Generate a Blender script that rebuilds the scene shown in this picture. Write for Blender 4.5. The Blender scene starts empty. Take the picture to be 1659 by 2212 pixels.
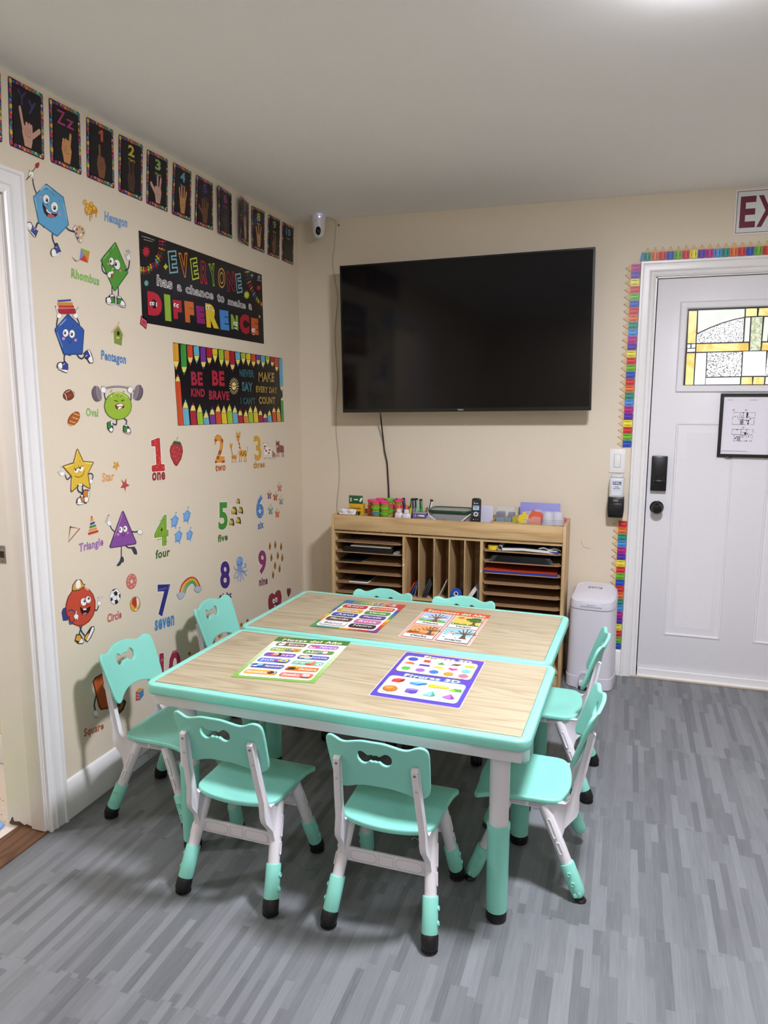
import bpy, bmesh, math, random
from mathutils import Vector, Matrix
random.seed(7)
SC=bpy.context.scene; COL=SC.collection
PI=math.pi
# ---------------------------------------------------------------- camera, exposure, light
CAM={'f': 1599.026, 'p': [1.824271, -4.012264, 1.482111], 'r': [0.95056, 0.31054, 0.000388], 'u': [-0.048458, 0.147094, 0.987935], 'd': [-0.306736, 0.93911, -0.15487]}
SC.view_settings.view_transform='Standard'; SC.view_settings.look='None'; SC.view_settings.gamma=1
SC.view_settings.use_curve_mapping=False; SC.view_settings.exposure=2.58
cd=bpy.data.cameras.new('camera'); cam=bpy.data.objects.new('camera',cd); COL.objects.link(cam)
cd.sensor_fit='VERTICAL'; cd.sensor_height=36; cd.lens=CAM['f']/2212*36; cd.clip_start=.05
cam.matrix_world=Matrix((( CAM['r'][0],CAM['u'][0],-CAM['d'][0],CAM['p'][0]),(CAM['r'][1],CAM['u'][1],-CAM['d'][1],CAM['p'][1]),(CAM['r'][2],CAM['u'][2],-CAM['d'][2],CAM['p'][2]),(0,0,0,1)))
SC.camera=cam
w=bpy.data.worlds.new('World'); SC.world=w; w.use_nodes=True
w.node_tree.nodes['Background'].inputs[0].default_value=(.75,.82,1,1); w.node_tree.nodes['Background'].inputs[1].default_value=.6
LAMP_MAIN=72.0; LAMP_REAR=13.0; LAMP_HALL_FILL=32.0; LAMPC='f1f1fd'
try:
    SC.cycles.max_bounces=10; SC.cycles.diffuse_bounces=6; SC.cycles.transparent_max_bounces=16; SC.cycles.use_denoising=True
except Exception: pass
# ---------------------------------------------------------------- materials
def lin(c): c/=255; return c/12.92 if c<=.04045 else ((c+.055)/1.055)**2.4
def rgb(h): return (lin(int(h[0:2],16)),lin(int(h[2:4],16)),lin(int(h[4:6],16)),1)
MC={}
def mat(name,h,rough=.5,metal=0,spec=.5,noise=0,nscale=30,bump=0,emit=0,alpha=1,trans=0):
    k=(name,h,rough)
    if k in MC: return MC[k]
    m=bpy.data.materials.new(name); m.use_nodes=True; nt=m.node_tree; b=nt.nodes['Principled BSDF']
    b.inputs['Base Color'].default_value=rgb(h); b.inputs['Roughness'].default_value=rough; b.inputs['Metallic'].default_value=metal
    b.inputs['Specular IOR Level'].default_value=spec; b.inputs['Alpha'].default_value=alpha
    if trans: b.inputs['Transmission Weight'].default_value=trans
    if emit: b.inputs['Emission Color'].default_value=rgb(h); b.inputs['Emission Strength'].default_value=emit
    if noise or bump:
        tc=nt.nodes.new('ShaderNodeTexCoord'); n=nt.nodes.new('ShaderNodeTexNoise'); n.inputs['Scale'].default_value=nscale; n.inputs['Detail'].default_value=4
        nt.links.new(tc.outputs['Object'],n.inputs['Vector'])
        if noise:
            r=nt.nodes.new('ShaderNodeMix'); r.data_type='RGBA'; c=rgb(h)
            r.inputs[6].default_value=tuple(x*(1-noise) for x in c[:3])+(1,); r.inputs[7].default_value=tuple(min(1,x*(1+noise)) for x in c[:3])+(1,)
            nt.links.new(n.outputs['Fac'],r.inputs[0]); nt.links.new(r.outputs[2],b.inputs['Base Color'])
        if bump:
            bp=nt.nodes.new('ShaderNodeBump'); bp.inputs['Strength'].default_value=bump; bp.inputs['Distance'].default_value=.002
            nt.links.new(n.outputs['Fac'],bp.inputs['Height']); nt.links.new(bp.outputs['Normal'],b.inputs['Normal'])
    MC[k]=m; return m
def ink(h,rough=.42): return mat('print_'+h,h,rough,spec=.35)
def wood(name,h1,h2,axis='X',fine=60,rough=.45,stretch=.08,big=1.0,spec=.4,lo=.35,hi=.7,rings=9):
    k=(name,h1,h2)
    if k in MC: return MC[k]
    m=bpy.data.materials.new(name); m.use_nodes=True; nt=m.node_tree; b=nt.nodes['Principled BSDF']; N=nt.nodes.new; L=nt.links.new
    tc=N('ShaderNodeTexCoord'); mp=N('ShaderNodeMapping'); s=[big*6]*3; s['XYZ'.index(axis)]*=stretch*2; mp.inputs['Scale'].default_value=s
    L(tc.outputs['Object'],mp.inputs['Vector'])
    n0=N('ShaderNodeTexNoise'); n0.inputs['Scale'].default_value=1.2; n0.inputs['Detail'].default_value=2; L(mp.outputs[0],n0.inputs['Vector'])
    mul=N('ShaderNodeMath'); mul.operation='MULTIPLY'; mul.inputs[1].default_value=rings; L(n0.outputs['Fac'],mul.inputs[0])
    fr=N('ShaderNodeMath'); fr.operation='PINGPONG'; fr.inputs[1].default_value=.5; L(mul.outputs[0],fr.inputs[0])
    mp2=N('ShaderNodeMapping'); s2=[fine*4]*3; s2['XYZ'.index(axis)]*=.02; mp2.inputs['Scale'].default_value=s2; L(tc.outputs['Object'],mp2.inputs['Vector'])
    n2=N('ShaderNodeTexNoise'); n2.inputs['Scale'].default_value=1; n2.inputs['Detail'].default_value=3; L(mp2.outputs[0],n2.inputs['Vector'])
    ad=N('ShaderNodeMath'); ad.operation='MULTIPLY_ADD'; ad.inputs[1].default_value=.9; L(fr.outputs[0],ad.inputs[0]); L(n2.outputs['Fac'],ad.inputs[2])
    cr=N('ShaderNodeValToRGB'); cr.color_ramp.elements[0].position=lo; cr.color_ramp.elements[1].position=hi+.2
    cr.color_ramp.elements[0].color=rgb(h2); cr.color_ramp.elements[1].color=rgb(h1); L(ad.outputs[0],cr.inputs[0]); L(cr.outputs[0],b.inputs['Base Color'])
    b.inputs['Roughness'].default_value=rough; b.inputs['Specular IOR Level'].default_value=spec
    MC[k]=m; return m
WALL=mat('wall_paint','dcd0ba',.6,noise=.02,nscale=120,bump=.06)
CEIL=mat('ceiling_paint','f1f0ee',.8,noise=.015,nscale=90)
TRIM=mat('white_trim_paint','e6e5e4',.32,noise=.02,nscale=25)
DOORW=mat('door_paint','e4e3e6',.3,noise=.012,nscale=60,bump=.05)
MINT=mat('mint_plastic','8bd9c8',.38,noise=.01,nscale=200,bump=.03)
WPL=mat('white_plastic','dedbe0',.36,noise=.01,nscale=150)
GROOVE_SHADE=mat('white_plastic_groove_shade','b9b5bc',.5)  # white plastic darkened: shade of shallow grooves put into the colour
BLK=mat('black_rubber','0b0b0d',.45,noise=.2,nscale=80)
BPL=mat('black_plastic','101013',.3)
ALU=mat('dull_metal','9a9a9c',.35,metal=1)
OAK=wood('oak_laminate','cfb080','ae8b5e','X',rough=.42,big=.7)
OAKV=wood('oak_laminate_upright','ccae80','a9875c','Z',rough=.42,big=.7)
MDF=wood('shelf_fibreboard','a88560','987552','X',rough=.55,big=.5)
ASH=wood('table_laminate','b7ab8f','9b8969','X',fine=38,rough=.38,stretch=.055,big=1.0,lo=.28,hi=.62,rings=15)
def floor_mat():
    m=bpy.data.materials.new('grey_plank_mat'); m.use_nodes=True; nt=m.node_tree; b=nt.nodes['Principled BSDF']; N=nt.nodes.new; L=nt.links.new
    def mth(op,a,bv=None,c=None):
        n=N('ShaderNodeMath'); n.operation=op
        for i,v in enumerate((a,bv,c)):
            if v is None: continue
            if isinstance(v,(int,float)): n.inputs[i].default_value=v
            else: L(v,n.inputs[i])
        return n.outputs[0]
    tc=N('ShaderNodeTexCoord'); sp=N('ShaderNodeSeparateXYZ'); L(tc.outputs['Object'],sp.inputs[0]); X,Y=sp.outputs[0],sp.outputs[1]
    # jigsaw tiles 0.6 m, offset to the seams seen on the floor
    tx=mth('ADD',X,.57+.6*10); ty=mth('ADD',Y,-.36+.6*20)
    wob=lambda a: mth('MULTIPLY',mth('SIGN',mth('SINE',mth('MULTIPLY',a,2*PI/.075))),.006)
    sx=mth('ADD',tx,wob(Y)); sy=mth('ADD',ty,wob(X))
    ix=mth('FLOOR',mth('DIVIDE',sx,.6)); iy=mth('FLOOR',mth('DIVIDE',sy,.6))
    fx=mth('ABSOLUTE',mth('SUBTRACT',mth('FRACT',mth('DIVIDE',sx,.6)),.5)); fy=mth('ABSOLUTE',mth('SUBTRACT',mth('FRACT',mth('DIVIDE',sy,.6)),.5))
    seam=mth('GREATER_THAN',mth('MAXIMUM',fx,fy),.4985)
    strip=mth('FLOOR',mth('DIVIDE',mth('ADD',X,mth('MULTIPLY',iy,.0133)),.0225))
    def wn(a,bb,cc):
        c=N('ShaderNodeCombineXYZ')
        for i,v in enumerate((a,bb,cc)):
            if isinstance(v,(int,float)): c.inputs[i].default_value=v
            else: L(v,c.inputs[i])
        n=N('ShaderNodeTexWhiteNoise'); n.noise_dimensions='3D'; L(c.outputs[0],n.inputs['Vector']); return n.outputs['Value']
    off=wn(strip,iy,3.0); ln=mth('MULTIPLY_ADD',wn(strip,iy,9.0),.3,.2)
    seg=mth('FLOOR',mth('DIVIDE',mth('ADD',Y,mth('MULTIPLY',off,2.0)),ln))
    val=wn(strip,seg,5.0)
    mp=N('ShaderNodeMapping'); mp.inputs['Scale'].default_value=(260,9,1); L(tc.outputs['Object'],mp.inputs['Vector'])
    n1=N('ShaderNodeTexNoise'); n1.inputs['Scale'].default_value=1; n1.inputs['Detail'].default_value=4; L(mp.outputs[0],n1.inputs['Vector'])
    n2=N('ShaderNodeTexNoise'); n2.inputs['Scale'].default_value=2.2; L(tc.outputs['Object'],n2.inputs['Vector'])
    v=mth('ADD',mth('MULTIPLY',val,.5),mth('MULTIPLY',n1.outputs['Fac'],.5)); v=mth('ADD',v,mth('MULTIPLY',mth('SUBTRACT',n2.outputs['Fac'],.5),.25))
    cr=N('ShaderNodeValToRGB'); cr.color_ramp.elements[0].position=.12; cr.color_ramp.elements[0].color=rgb('5d6062'); cr.color_ramp.elements[1].position=.96; cr.color_ramp.elements[1].color=rgb('8a8d90')
    L(v,cr.inputs[0])
    mx=N('ShaderNodeMix'); mx.data_type='RGBA'; L(seam,mx.inputs[0]); L(cr.outputs[0],mx.inputs[6]); mx.inputs[7].default_value=rgb('74767b'); L(mx.outputs[2],b.inputs['Base Color'])
    b.inputs['Roughness'].default_value=.5; b.inputs['Specular IOR Level'].default_value=.4
    bp=N('ShaderNodeBump'); bp.inputs['Strength'].default_value=.15; bp.inputs['Distance'].default_value=.001; L(n1.outputs['Fac'],bp.inputs['Height']); L(bp.outputs[0],b.inputs['Normal'])
    return m
def terrazzo():
    m=bpy.data.materials.new('speckled_terrazzo'); m.use_nodes=True; nt=m.node_tree; b=nt.nodes['Principled BSDF']; N=nt.nodes.new; L=nt.links.new
    tc=N('ShaderNodeTexCoord'); v=N('ShaderNodeTexVoronoi'); v.inputs['Scale'].default_value=70; L(tc.outputs['Object'],v.inputs['Vector'])
    lt=N('ShaderNodeMath'); lt.operation='LESS_THAN'; lt.inputs[1].default_value=.2; L(v.outputs['Distance'],lt.inputs[0])
    sp=N('ShaderNodeSeparateColor'); L(v.outputs['Color'],sp.inputs[0])
    cr=N('ShaderNodeValToRGB'); cr.color_ramp.interpolation='CONSTANT'; cr.color_ramp.elements[0].color=rgb('2a2622'); cr.color_ramp.elements[1].position=.35; cr.color_ramp.elements[1].color=rgb('d8cfc4')
    e=cr.color_ramp.elements.new(.8); e.color=rgb('f4f0ea'); L(sp.outputs[0],cr.inputs[0])
    mx=N('ShaderNodeMix'); mx.data_type='RGBA'; L(lt.outputs[0],mx.inputs[0]); mx.inputs[6].default_value=rgb('d8cfc4'); L(cr.outputs[0],mx.inputs[7]); L(mx.outputs[2],b.inputs['Base Color']); b.inputs['Roughness'].default_value=.4
    return m
# ---------------------------------------------------------------- mesh tools
def tag(o,label,cat,group=None,kind=None):
    if label: o['label']=label
    if cat: o['category']=cat
    if group: o['group']=group
    if kind: o['kind']=kind
    return o
def struct(o): o['kind']='structure'; return o
def empty(name,loc=(0,0,0),rz=0,label=None,cat=None,group=None):
    o=bpy.data.objects.new(name,None); COL.objects.link(o); o.location=loc; o.rotation_euler=(0,0,rz); o.empty_display_size=.05
    return tag(o,label,cat,group)
class MB:
    def __init__(s): s.bm=bmesh.new(); s.mats=[]
    def mi(s,m):
        if m not in s.mats: s.mats.append(m)
        return s.mats.index(m)
    def add(s,b,m,smooth=True,M=None):
        i=s.mi(m)
        if M is not None: bmesh.ops.transform(b,matrix=M,verts=b.verts)
        for f in b.faces: f.material_index=i; f.smooth=smooth
        me=bpy.data.meshes.new('t'); b.to_mesh(me); b.free(); s.bm.from_mesh(me); bpy.data.meshes.remove(me); return s
    def box(s,x0,x1,y0,y1,z0,z1,m,bev=0,seg=2,M=None):
        b=bmesh.new(); bmesh.ops.create_cube(b,size=1)
        for v in b.verts: v.co=Vector((x0+(v.co.x+.5)*(x1-x0),y0+(v.co.y+.5)*(y1-y0),z0+(v.co.z+.5)*(z1-z0)))
        if bev: bmesh.ops.bevel(b,geom=b.edges[:],offset=bev,segments=seg,affect='EDGES',profile=.5)
        return s.add(b,m,True,M)
    def tube(s,pts,r,m,n=12,cap=True,sx=1.0):
        pts=[Vector(p) for p in pts]; b=bmesh.new(); rings=[]; up=None
        for i,p in enumerate(pts):
            t=(pts[min(i+1,len(pts)-1)]-pts[max(i-1,0)]).normalized()
            if up is None: up=Vector((1,0,0)) if abs(t.x)<.9 else Vector((0,1,0))
            a=(up-t*up.dot(t)).normalized(); c=t.cross(a); up=a; rr=r[i] if isinstance(r,(list,tuple)) else r
            rings.append([b.verts.new(p+a*math.cos(2*PI*k/n)*rr*sx+c*math.sin(2*PI*k/n)*rr) for k in range(n)])
        for q,w_ in zip(rings,rings[1:]):
            for k in range(n): b.faces.new((q[k],q[(k+1)%n],w_[(k+1)%n],w_[k]))
        if cap: b.faces.new(rings[0][::-1]); b.faces.new(rings[-1])
        return s.add(b,m)
    def lathe(s,prof,m,n=28,at=(0,0,0),M=None,sy=1):
        b=bmesh.new(); rings=[]
        for r,z in prof: rings.append([b.verts.new((at[0]+r*math.cos(2*PI*k/n),at[1]+r*sy*math.sin(2*PI*k/n),at[2]+z)) for k in range(n)] if r>1e-6 else [b.verts.new((at[0],at[1],at[2]+z))])
        for q,w_ in zip(rings,rings[1:]):
            for k in range(n):
                f=[q[k%len(q)],q[(k+1)%len(q)],w_[(k+1)%len(w_)],w_[k%len(w_)]]
                f=list(dict.fromkeys(f))
                if len(f)>2: b.faces.new(f)
        for e,rev in ((rings[0],1),(rings[-1],0)):
            if len(e)>2: b.faces.new(e[::-1] if rev else e)
        return s.add(b,m,True,M)
    def prism(s,pts,plane,lo,hi,m,bev=0,inset=None,M=None,fn=None,smooth=True):
        b=bmesh.new(); 
        def P(a,c,d): return {'xy':(a,c,d),'xz':(a,d,c),'yz':(d,a,c)}[plane]
        n=len(pts); A=[b.verts.new(P(p[0],p[1],lo)) for p in pts]; B=[b.verts.new(P(p[0],p[1],hi)) for p in pts]
        fa=b.faces.new(A[::-1]); fb=b.faces.new(B)
        for i in range(n): b.faces.new((A[i],A[(i+1)%n],B[(i+1)%n],B[i]))
        bmesh.ops.recalc_face_normals(b,faces=b.faces)
        if inset: bmesh.ops.inset_region(b,faces=[f for f in b.faces if len(f.verts)==n],thickness=inset[0],depth=-inset[1])
        if bev:
            es=[e for e in b.edges if len(e.link_faces)==2 and e.calc_face_angle(0)>.9]
            bmesh.ops.bevel(b,geom=es,offset=bev,segments=2,affect='EDGES',profile=.5)
        if fn:
            for v in b.verts: v.co=fn(v.co)
        return s.add(b,m,smooth,M)
    def shape(s,outs,th,bev,m,cuts=(),fn=None,M=None):
        b=shape_bm(outs,th,bev)
        for ax,vals in cuts:
            for c in vals: bmesh.ops.bisect_plane(b,geom=b.verts[:]+b.edges[:]+b.faces[:],plane_co=Vector([c if k==ax else 0 for k in range(3)]),plane_no=Vector([1 if k==ax else 0 for k in range(3)]))
        if fn:
            for v in b.verts: v.co=fn(v.co)
        return s.add(b,m,True,M)
    def build(s,name,parent=None,loc=None,rot=None,ang=38):
        me=bpy.data.meshes.new(name); s.bm.to_mesh(me); s.bm.free()
        for m in s.mats: me.materials.append(m)
        try: me.set_sharp_from_angle(angle=math.radians(ang))
        except Exception: pass
        o=bpy.data.objects.new(name,me); COL.objects.link(o)
        if parent: o.parent=parent
        if loc: o.location=loc
        if rot: o.rotation_euler=rot
        return o
def shape_bm(outs,th,bev):
    cu=bpy.data.curves.new('t','CURVE'); cu.dimensions='2D'; cu.fill_mode='BOTH'; cu.extrude=max(th/2-bev,1e-5); cu.bevel_depth=bev; cu.bevel_resolution=2; cu.offset=-bev
    for o in outs:
        sp=cu.splines.new('POLY'); sp.points.add(len(o)-1); sp.use_cyclic_u=True
        for i,p in enumerate(o): sp.points[i].co=(p[0],p[1],0,1)
    ob=bpy.data.objects.new('t',cu); me=bpy.data.meshes.new_from_object(ob); b=bmesh.new(); b.from_mesh(me)
    bmesh.ops.remove_doubles(b,verts=b.verts,dist=1e-5)
    bpy.data.objects.remove(ob); bpy.data.curves.remove(cu); bpy.data.meshes.remove(me); return b
def rrect(x0,y0,x1,y1,r,n=5):
    o=[]
    for cx,cy,a in ((x1-r,y1-r,0),(x0+r,y1-r,90),(x0+r,y0+r,180),(x1-r,y0+r,270)):
        for k in range(n+1): t=math.radians(a+90*k/n); o.append((cx+r*math.cos(t),cy+r*math.sin(t)))
    return o
def smooth_closed(pts,n=4):
    o=[]; N=len(pts)
    for i in range(N):
        p0,p1,p2,p3=[pts[(i+k-1)%N] for k in range(4)]
        for k in range(n):
            t=k/n; o.append(tuple(.5*((2*p1[j])+(-p0[j]+p2[j])*t+(2*p0[j]-5*p1[j]+4*p2[j]-p3[j])*t*t+(-p0[j]+3*p1[j]-3*p2[j]+p3[j])*t**3) for j in range(2)))
    return o
def crom(pts,n=5):
    if len(pts)<3: return list(pts)
    o=[]; q=[pts[0]]+list(pts)+[pts[-1]]
    for i in range(1,len(q)-2):
        p0,p1,p2,p3=q[i-1:i+3]
        for k in range(n):
            t=k/n; o.append(tuple(.5*((2*p1[j])+(-p0[j]+p2[j])*t+(2*p0[j]-5*p1[j]+4*p2[j]-p3[j])*t*t+(-p0[j]+3*p1[j]-3*p2[j]+p3[j])*t**3) for j in range(len(p1))))
    o.append(pts[-1]); return o
TXT={}
def text_mesh(body,off):
    k=(body,off)
    if k in TXT: return TXT[k]
    cu=bpy.data.curves.new('t','FONT'); cu.body=body; cu.size=1; cu.offset=off; cu.resolution_u=3; cu.space_character=1.1; cu.fill_mode='FRONT'
    ob=bpy.data.objects.new('t',cu); me=bpy.data.meshes.new_from_object(ob)
    r=([(v.co.x,v.co.y) for v in me.vertices],[tuple(p.vertices) for p in me.polygons])
    bpy.data.objects.remove(ob); bpy.data.curves.remove(cu); bpy.data.meshes.remove(me); TXT[k]=r; return r
class Art:
    """flat printed graphics: polygons laid over each other by hundredths of a millimetre on one real surface"""
    def __init__(s): s.it=[]
    def poly(s,c,pts): s.it.append((c,list(pts),[tuple(range(len(pts)))]))
    def rect(s,c,x0,y0,x1,y1,r=0): s.poly(c,rrect(x0,y0,x1,y1,r) if r else [(x0,y0),(x1,y0),(x1,y1),(x0,y1)])
    def ell(s,c,x,y,a,b,n=20): s.poly(c,[(x+a[0]*math.cos(t)+b[0]*math.sin(t),y+a[1]*math.cos(t)+b[1]*math.sin(t)) for t in [2*PI*k/n for k in range(n)]])
    def circ(s,c,x,y,rx,ry=None,n=20): s.ell(c,x,y,(rx,0),(0,ry or rx),n)
    def stroke(s,c,w,pts,sm=True):
        p=crom(pts,5) if sm and len(pts)>2 else list(pts)
        q=[p[0]]
        for a in p[1:]:
            if math.dist(a,q[-1])>1e-6: q.append(a)
        p=q
        if len(p)<2: return
        Lf=[];Rt=[];h=w/2
        for i,a in enumerate(p):
            b0=p[max(i-1,0)];b1=p[min(i+1,len(p)-1)]; dx,dy=b1[0]-b0[0],b1[1]-b0[1]; l=math.hypot(dx,dy) or 1; nx,ny=-dy/l*h,dx/l*h
            Lf.append((a[0]+nx,a[1]+ny));Rt.append((a[0]-nx,a[1]-ny))
        def cap(c0,frm): return [(c0[0]+(frm[0]-c0[0])*math.cos(t)+(frm[1]-c0[1])*math.sin(t),c0[1]+(frm[1]-c0[1])*math.cos(t)-(frm[0]-c0[0])*math.sin(t)) for t in (PI*.25,PI*.5,PI*.75)]
        s.poly(c,Lf+cap(p[-1],Lf[-1])+Rt[::-1]+cap(p[0],Rt[0]))
    def text(s,body,layers,bl,br,tl):
        base=None
        for off,c in layers:
            vs,fs=text_mesh(body,off)
            if not vs: continue
            if base is None: xs=[v[0] for v in vs];ys=[v[1] for v in vs];base=(min(xs),min(ys),max(xs)-min(xs) or 1,max(ys)-min(ys) or 1)
            o=[]
            for x,y in vs:
                u=(x-base[0])/base[2];v=(y-base[1])/base[3]
                o.append((bl[0]+u*(br[0]-bl[0])+v*(tl[0]-bl[0]),bl[1]+u*(br[1]-bl[1])+v*(tl[1]-bl[1])))
            s.it.append((c,o,fs))
    def label(s,body,c,x,y,h,cx=True,off=.02,maxw=None,asp=1.0):
        vs,_=text_mesh(body,off); xs=[v[0] for v in vs];ys=[v[1] for v in vs]; k=h/.73; wd=(max(xs)-min(xs))*k*asp; hh=(max(ys)-min(ys))*k
        if maxw and wd>maxw: wd=maxw
        x0=x-wd/2 if cx else x; yb=y+min(ys)*k
        s.text(body,[(off,c)] if isinstance(c,str) else c,(x0,yb),(x0+wd,yb),(x0,yb+hh))
    def mesh(s,name,fr,parent=None,loc=(0,0,0),lift=.0004,rough=.42,mats=None):
        """fr(u,v,h) -> xyz in the object's own frame"""
        V=[];F=[];I=[];ms=[]; eps=min(5e-5,.003/max(1,len(s.it)))
        for k,(c,pts,fs) in enumerate(s.it):
            b=len(V); m=(mats or {}).get(c) or ink(c,rough)
            if m not in ms: ms.append(m)
            i=ms.index(m)
            V+= [fr(p[0],p[1],lift+eps*k) for p in pts]
            for f in fs: F.append(tuple(b+j for j in f)); I.append(i)
        me=bpy.data.meshes.new(name); me.from_pydata(V,[],F); me.polygons.foreach_set('material_index',I)
        for m in ms: me.materials.append(m)
        me.update(); o=bpy.data.objects.new(name,me); COL.objects.link(o); o.location=loc
        if parent: o.parent=parent
        return o
def copy_tree(o,parent=None):
    c=o.copy(); COL.objects.link(c)
    if parent: c.parent=parent
    for ch in o.children: copy_tree(ch,c)
    return c
def link_tree(o): return o
# ---------------------------------------------------------------- room shell
RX,RY,H=4.3,-6.0,2.45
YJ=-2.14; YK=-3.0; ZJ=2.085       # doorway in the left wall
DX0,DX1,DZ=1.925,2.86,2.062       # opening in the back wall
FL=floor_mat()
struct(MB().box(0,RX,RY,.14,-.06,0,FL).build('floor'))
struct(MB().box(-1.6,RX+.1,RY-.1,.3,H,H+.08,CEIL).build('ceiling'))
mb=MB(); mb.box(-.17,0,YJ,.2,0,H,WALL); mb.box(-.17,0,RY,YK,0,H,WALL); mb.box(-.17,0,YK,YJ,ZJ,H,WALL); struct(mb.build('wall_left'))
mb=MB(); mb.box(0,DX0,0,.14,0,H,WALL); mb.box(DX1,RX,0,.14,0,H,WALL); mb.box(DX0,DX1,0,.14,DZ,H,WALL); struct(mb.build('wall_back'))
struct(MB().box(RX,RX+.1,RY-.1,.14,0,H,WALL).build('wall_right'))
struct(MB().box(0,RX,RY-.1,RY,0,H,WALL).build('wall_front'))
# room beyond the doorway
struct(MB().box(-1.6,-.122,-3.6,-1.75,-.06,-.002,terrazzo()).build('floor_hall'))
mb=MB(); mb.box(-1.6,-.17,-1.80,-1.75,0,H,WALL); mb.box(-1.65,-1.6,-3.6,-1.75,0,H,WALL); mb.box(-1.65,-.17,-3.65,-3.6,0,H,WALL); struct(mb.build('wall_hall'))
struct(MB().box(-1.6,-.17,-1.812,-1.80,0,.12,TRIM,.002).build('baseboard_hall'))
THR=wood('oak_threshold','6b4a35','48301f','Y',fine=50,rough=.55,big=1.2)
struct(MB().box(-.122,.004,YK,YJ,-.01,.006,THR,.003).build('trim_1'))
# baseboards: stepped profile
BP=[(0,0),(.016,0),(.016,.098),(.0135,.104),(.0135,.112),(.010,.118),(.009,.13),(.005,.137),(0,.14)]
def bbx(name,x0,x1): struct(MB().prism([(-p[0],p[1]) for p in BP],'yz',x0,x1,TRIM).build(name))
bbx('baseboard_back',0.016,1.850)
bbx('baseboard_back_right',2.936,RX)
struct(MB().prism(BP,'xz',-2.062,0,TRIM).build('baseboard_left'))
struct(MB().prism(BP,'xz',RY,-3.08,TRIM).build('baseboard_left_front'))
# casings: profile across the width (t: 0 inner edge -> 1 outer edge) and projection
CP=[(0,0),(0,.011),(.10,.014),(.13,.010),(.30,.012),(.36,.017),(.44,.014),(.80,.017),(.84,.022),(.97,.022),(1,.018),(1,0)]
def casing(mb,plane,sgn,a,w,z1,M=TRIM):
    # upright whose inner edge is at a and outer edge at a+sgn*w, mitred at the top
    pts=[(a+sgn*t*w,p) for t,p in CP]
    b=bmesh.new(); A=[];B=[]
    for (c,p),(t,_) in zip(pts,CP):
        q=lambda z:(c,-p,z) if plane=='back' else (p,c,z)
        A.append(b.verts.new(q(0))); B.append(b.verts.new(q(z1+t*w)))
    n=len(pts); b.faces.new(A); b.faces.new(B)
    for i in range(n): b.faces.new((A[i],A[(i+1)%n],B[(i+1)%n],B[i]))
    bmesh.ops.recalc_face_normals(b,faces=b.faces); mb.add(b,M)
def header(mb,plane,a0,a1,w,z1,M=TRIM):
    b=bmesh.new(); A=[];B=[]
    for t,p in CP:
        q=lambda c:(c,-p,z1+t*w) if plane=='back' else (p,c,z1+t*w)
        A.append(b.verts.new(q(a0-t*w))); B.append(b.verts.new(q(a1+t*w)))
    n=len(CP); b.faces.new(A); b.faces.new(B)
    for i in range(n): b.faces.new((A[i],A[(i+1)%n],B[(i+1)%n],B[i]))
    bmesh.ops.recalc_face_normals(b,faces=b.faces); mb.add(b,M)
mb=MB(); casing(mb,'back',-1,DX0,.075,DZ); casing(mb,'back',1,DX1,.075,DZ); header(mb,'back',DX0,DX1,.075,DZ)
mb.box(DX0-.001,DX0+.006,0,.13,0,DZ,TRIM); mb.box(DX1-.006,DX1+.001,0,.13,0,DZ,TRIM); mb.box(DX0,DX1,0,.13,DZ-.006,DZ+.001,TRIM)
mb.box(DX0,DX1,.075,.13,0,DZ,mat('dark_gap_backing','0c0c0d',.8)); struct(mb.build('trim_2'))  # unseen black box added behind the door, blocks outside light and darkens the gap
mb=MB(); casing(mb,'left',1,YJ,.078,ZJ); casing(mb,'left',-1,YK,.078,ZJ); header(mb,'left',YK,YJ,.078,ZJ)
JB=mat('jamb_paint','e8e4df',.4,noise=.03,nscale=12)
mb.box(-.17,0,YJ-.004,YJ,0.004,ZJ,JB); mb.box(-.058,0,YJ-.016,YJ-.004,0.008,ZJ,JB,.003); mb.box(-.17,0,YK,YK+.004,0.004,ZJ,JB); mb.box(-.17,0,YK,YJ,ZJ-.004,ZJ,JB)
CH=mat('splintered_wood','5a4436',.9)
mb.prism([(-.165,.004),(-.15,.03),(-.145,.014),(-.12,.018),(-.10,.008),(-.09,.014),(-.06,.008),(-.04,.004)],'xz',YJ-.0065,YJ-.0035,CH)
struct(mb.build('trim_3'))
sp=empty('strike_plate',(-.104,YJ-.004,.969),0,'dull metal strike plate let into the left doorway jamb','strike plate')
mb=MB(); mb.box(-.016,.016,-.002,0,-.03,.03,ALU,.001); mb.build('plate',sp)
mb=MB(); mb.box(-.004,.012,-.003,-.0019,-.011,.011,BLK); mb.build('latch_hole',sp)
for z in (-.023,.023): MB().lathe([(0,.0),(.003,.0),(.003,.001),(0,.001)],ALU,12,M=Matrix.Translation((0,-.003,z))@Matrix.Rotation(PI/2,4,'X')).build('screw',sp)
rug=MB(); rug.prism(rrect(-.95,-2.95,-.168,-2.15,.03),'xy',-.001,.010,mat('rug_border_blue','7fa8d8',.85,noise=.1,nscale=200),.002); rug.prism(rrect(-.93,-2.93,-.188,-2.17,.02),'xy',.0095,.0115,mat('rug_green','8fae3a',.9,noise=.15,nscale=150),.001)
tag(rug.build('play_rug'),'green play rug with a light blue edge on the speckled hall floor','rug')
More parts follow.
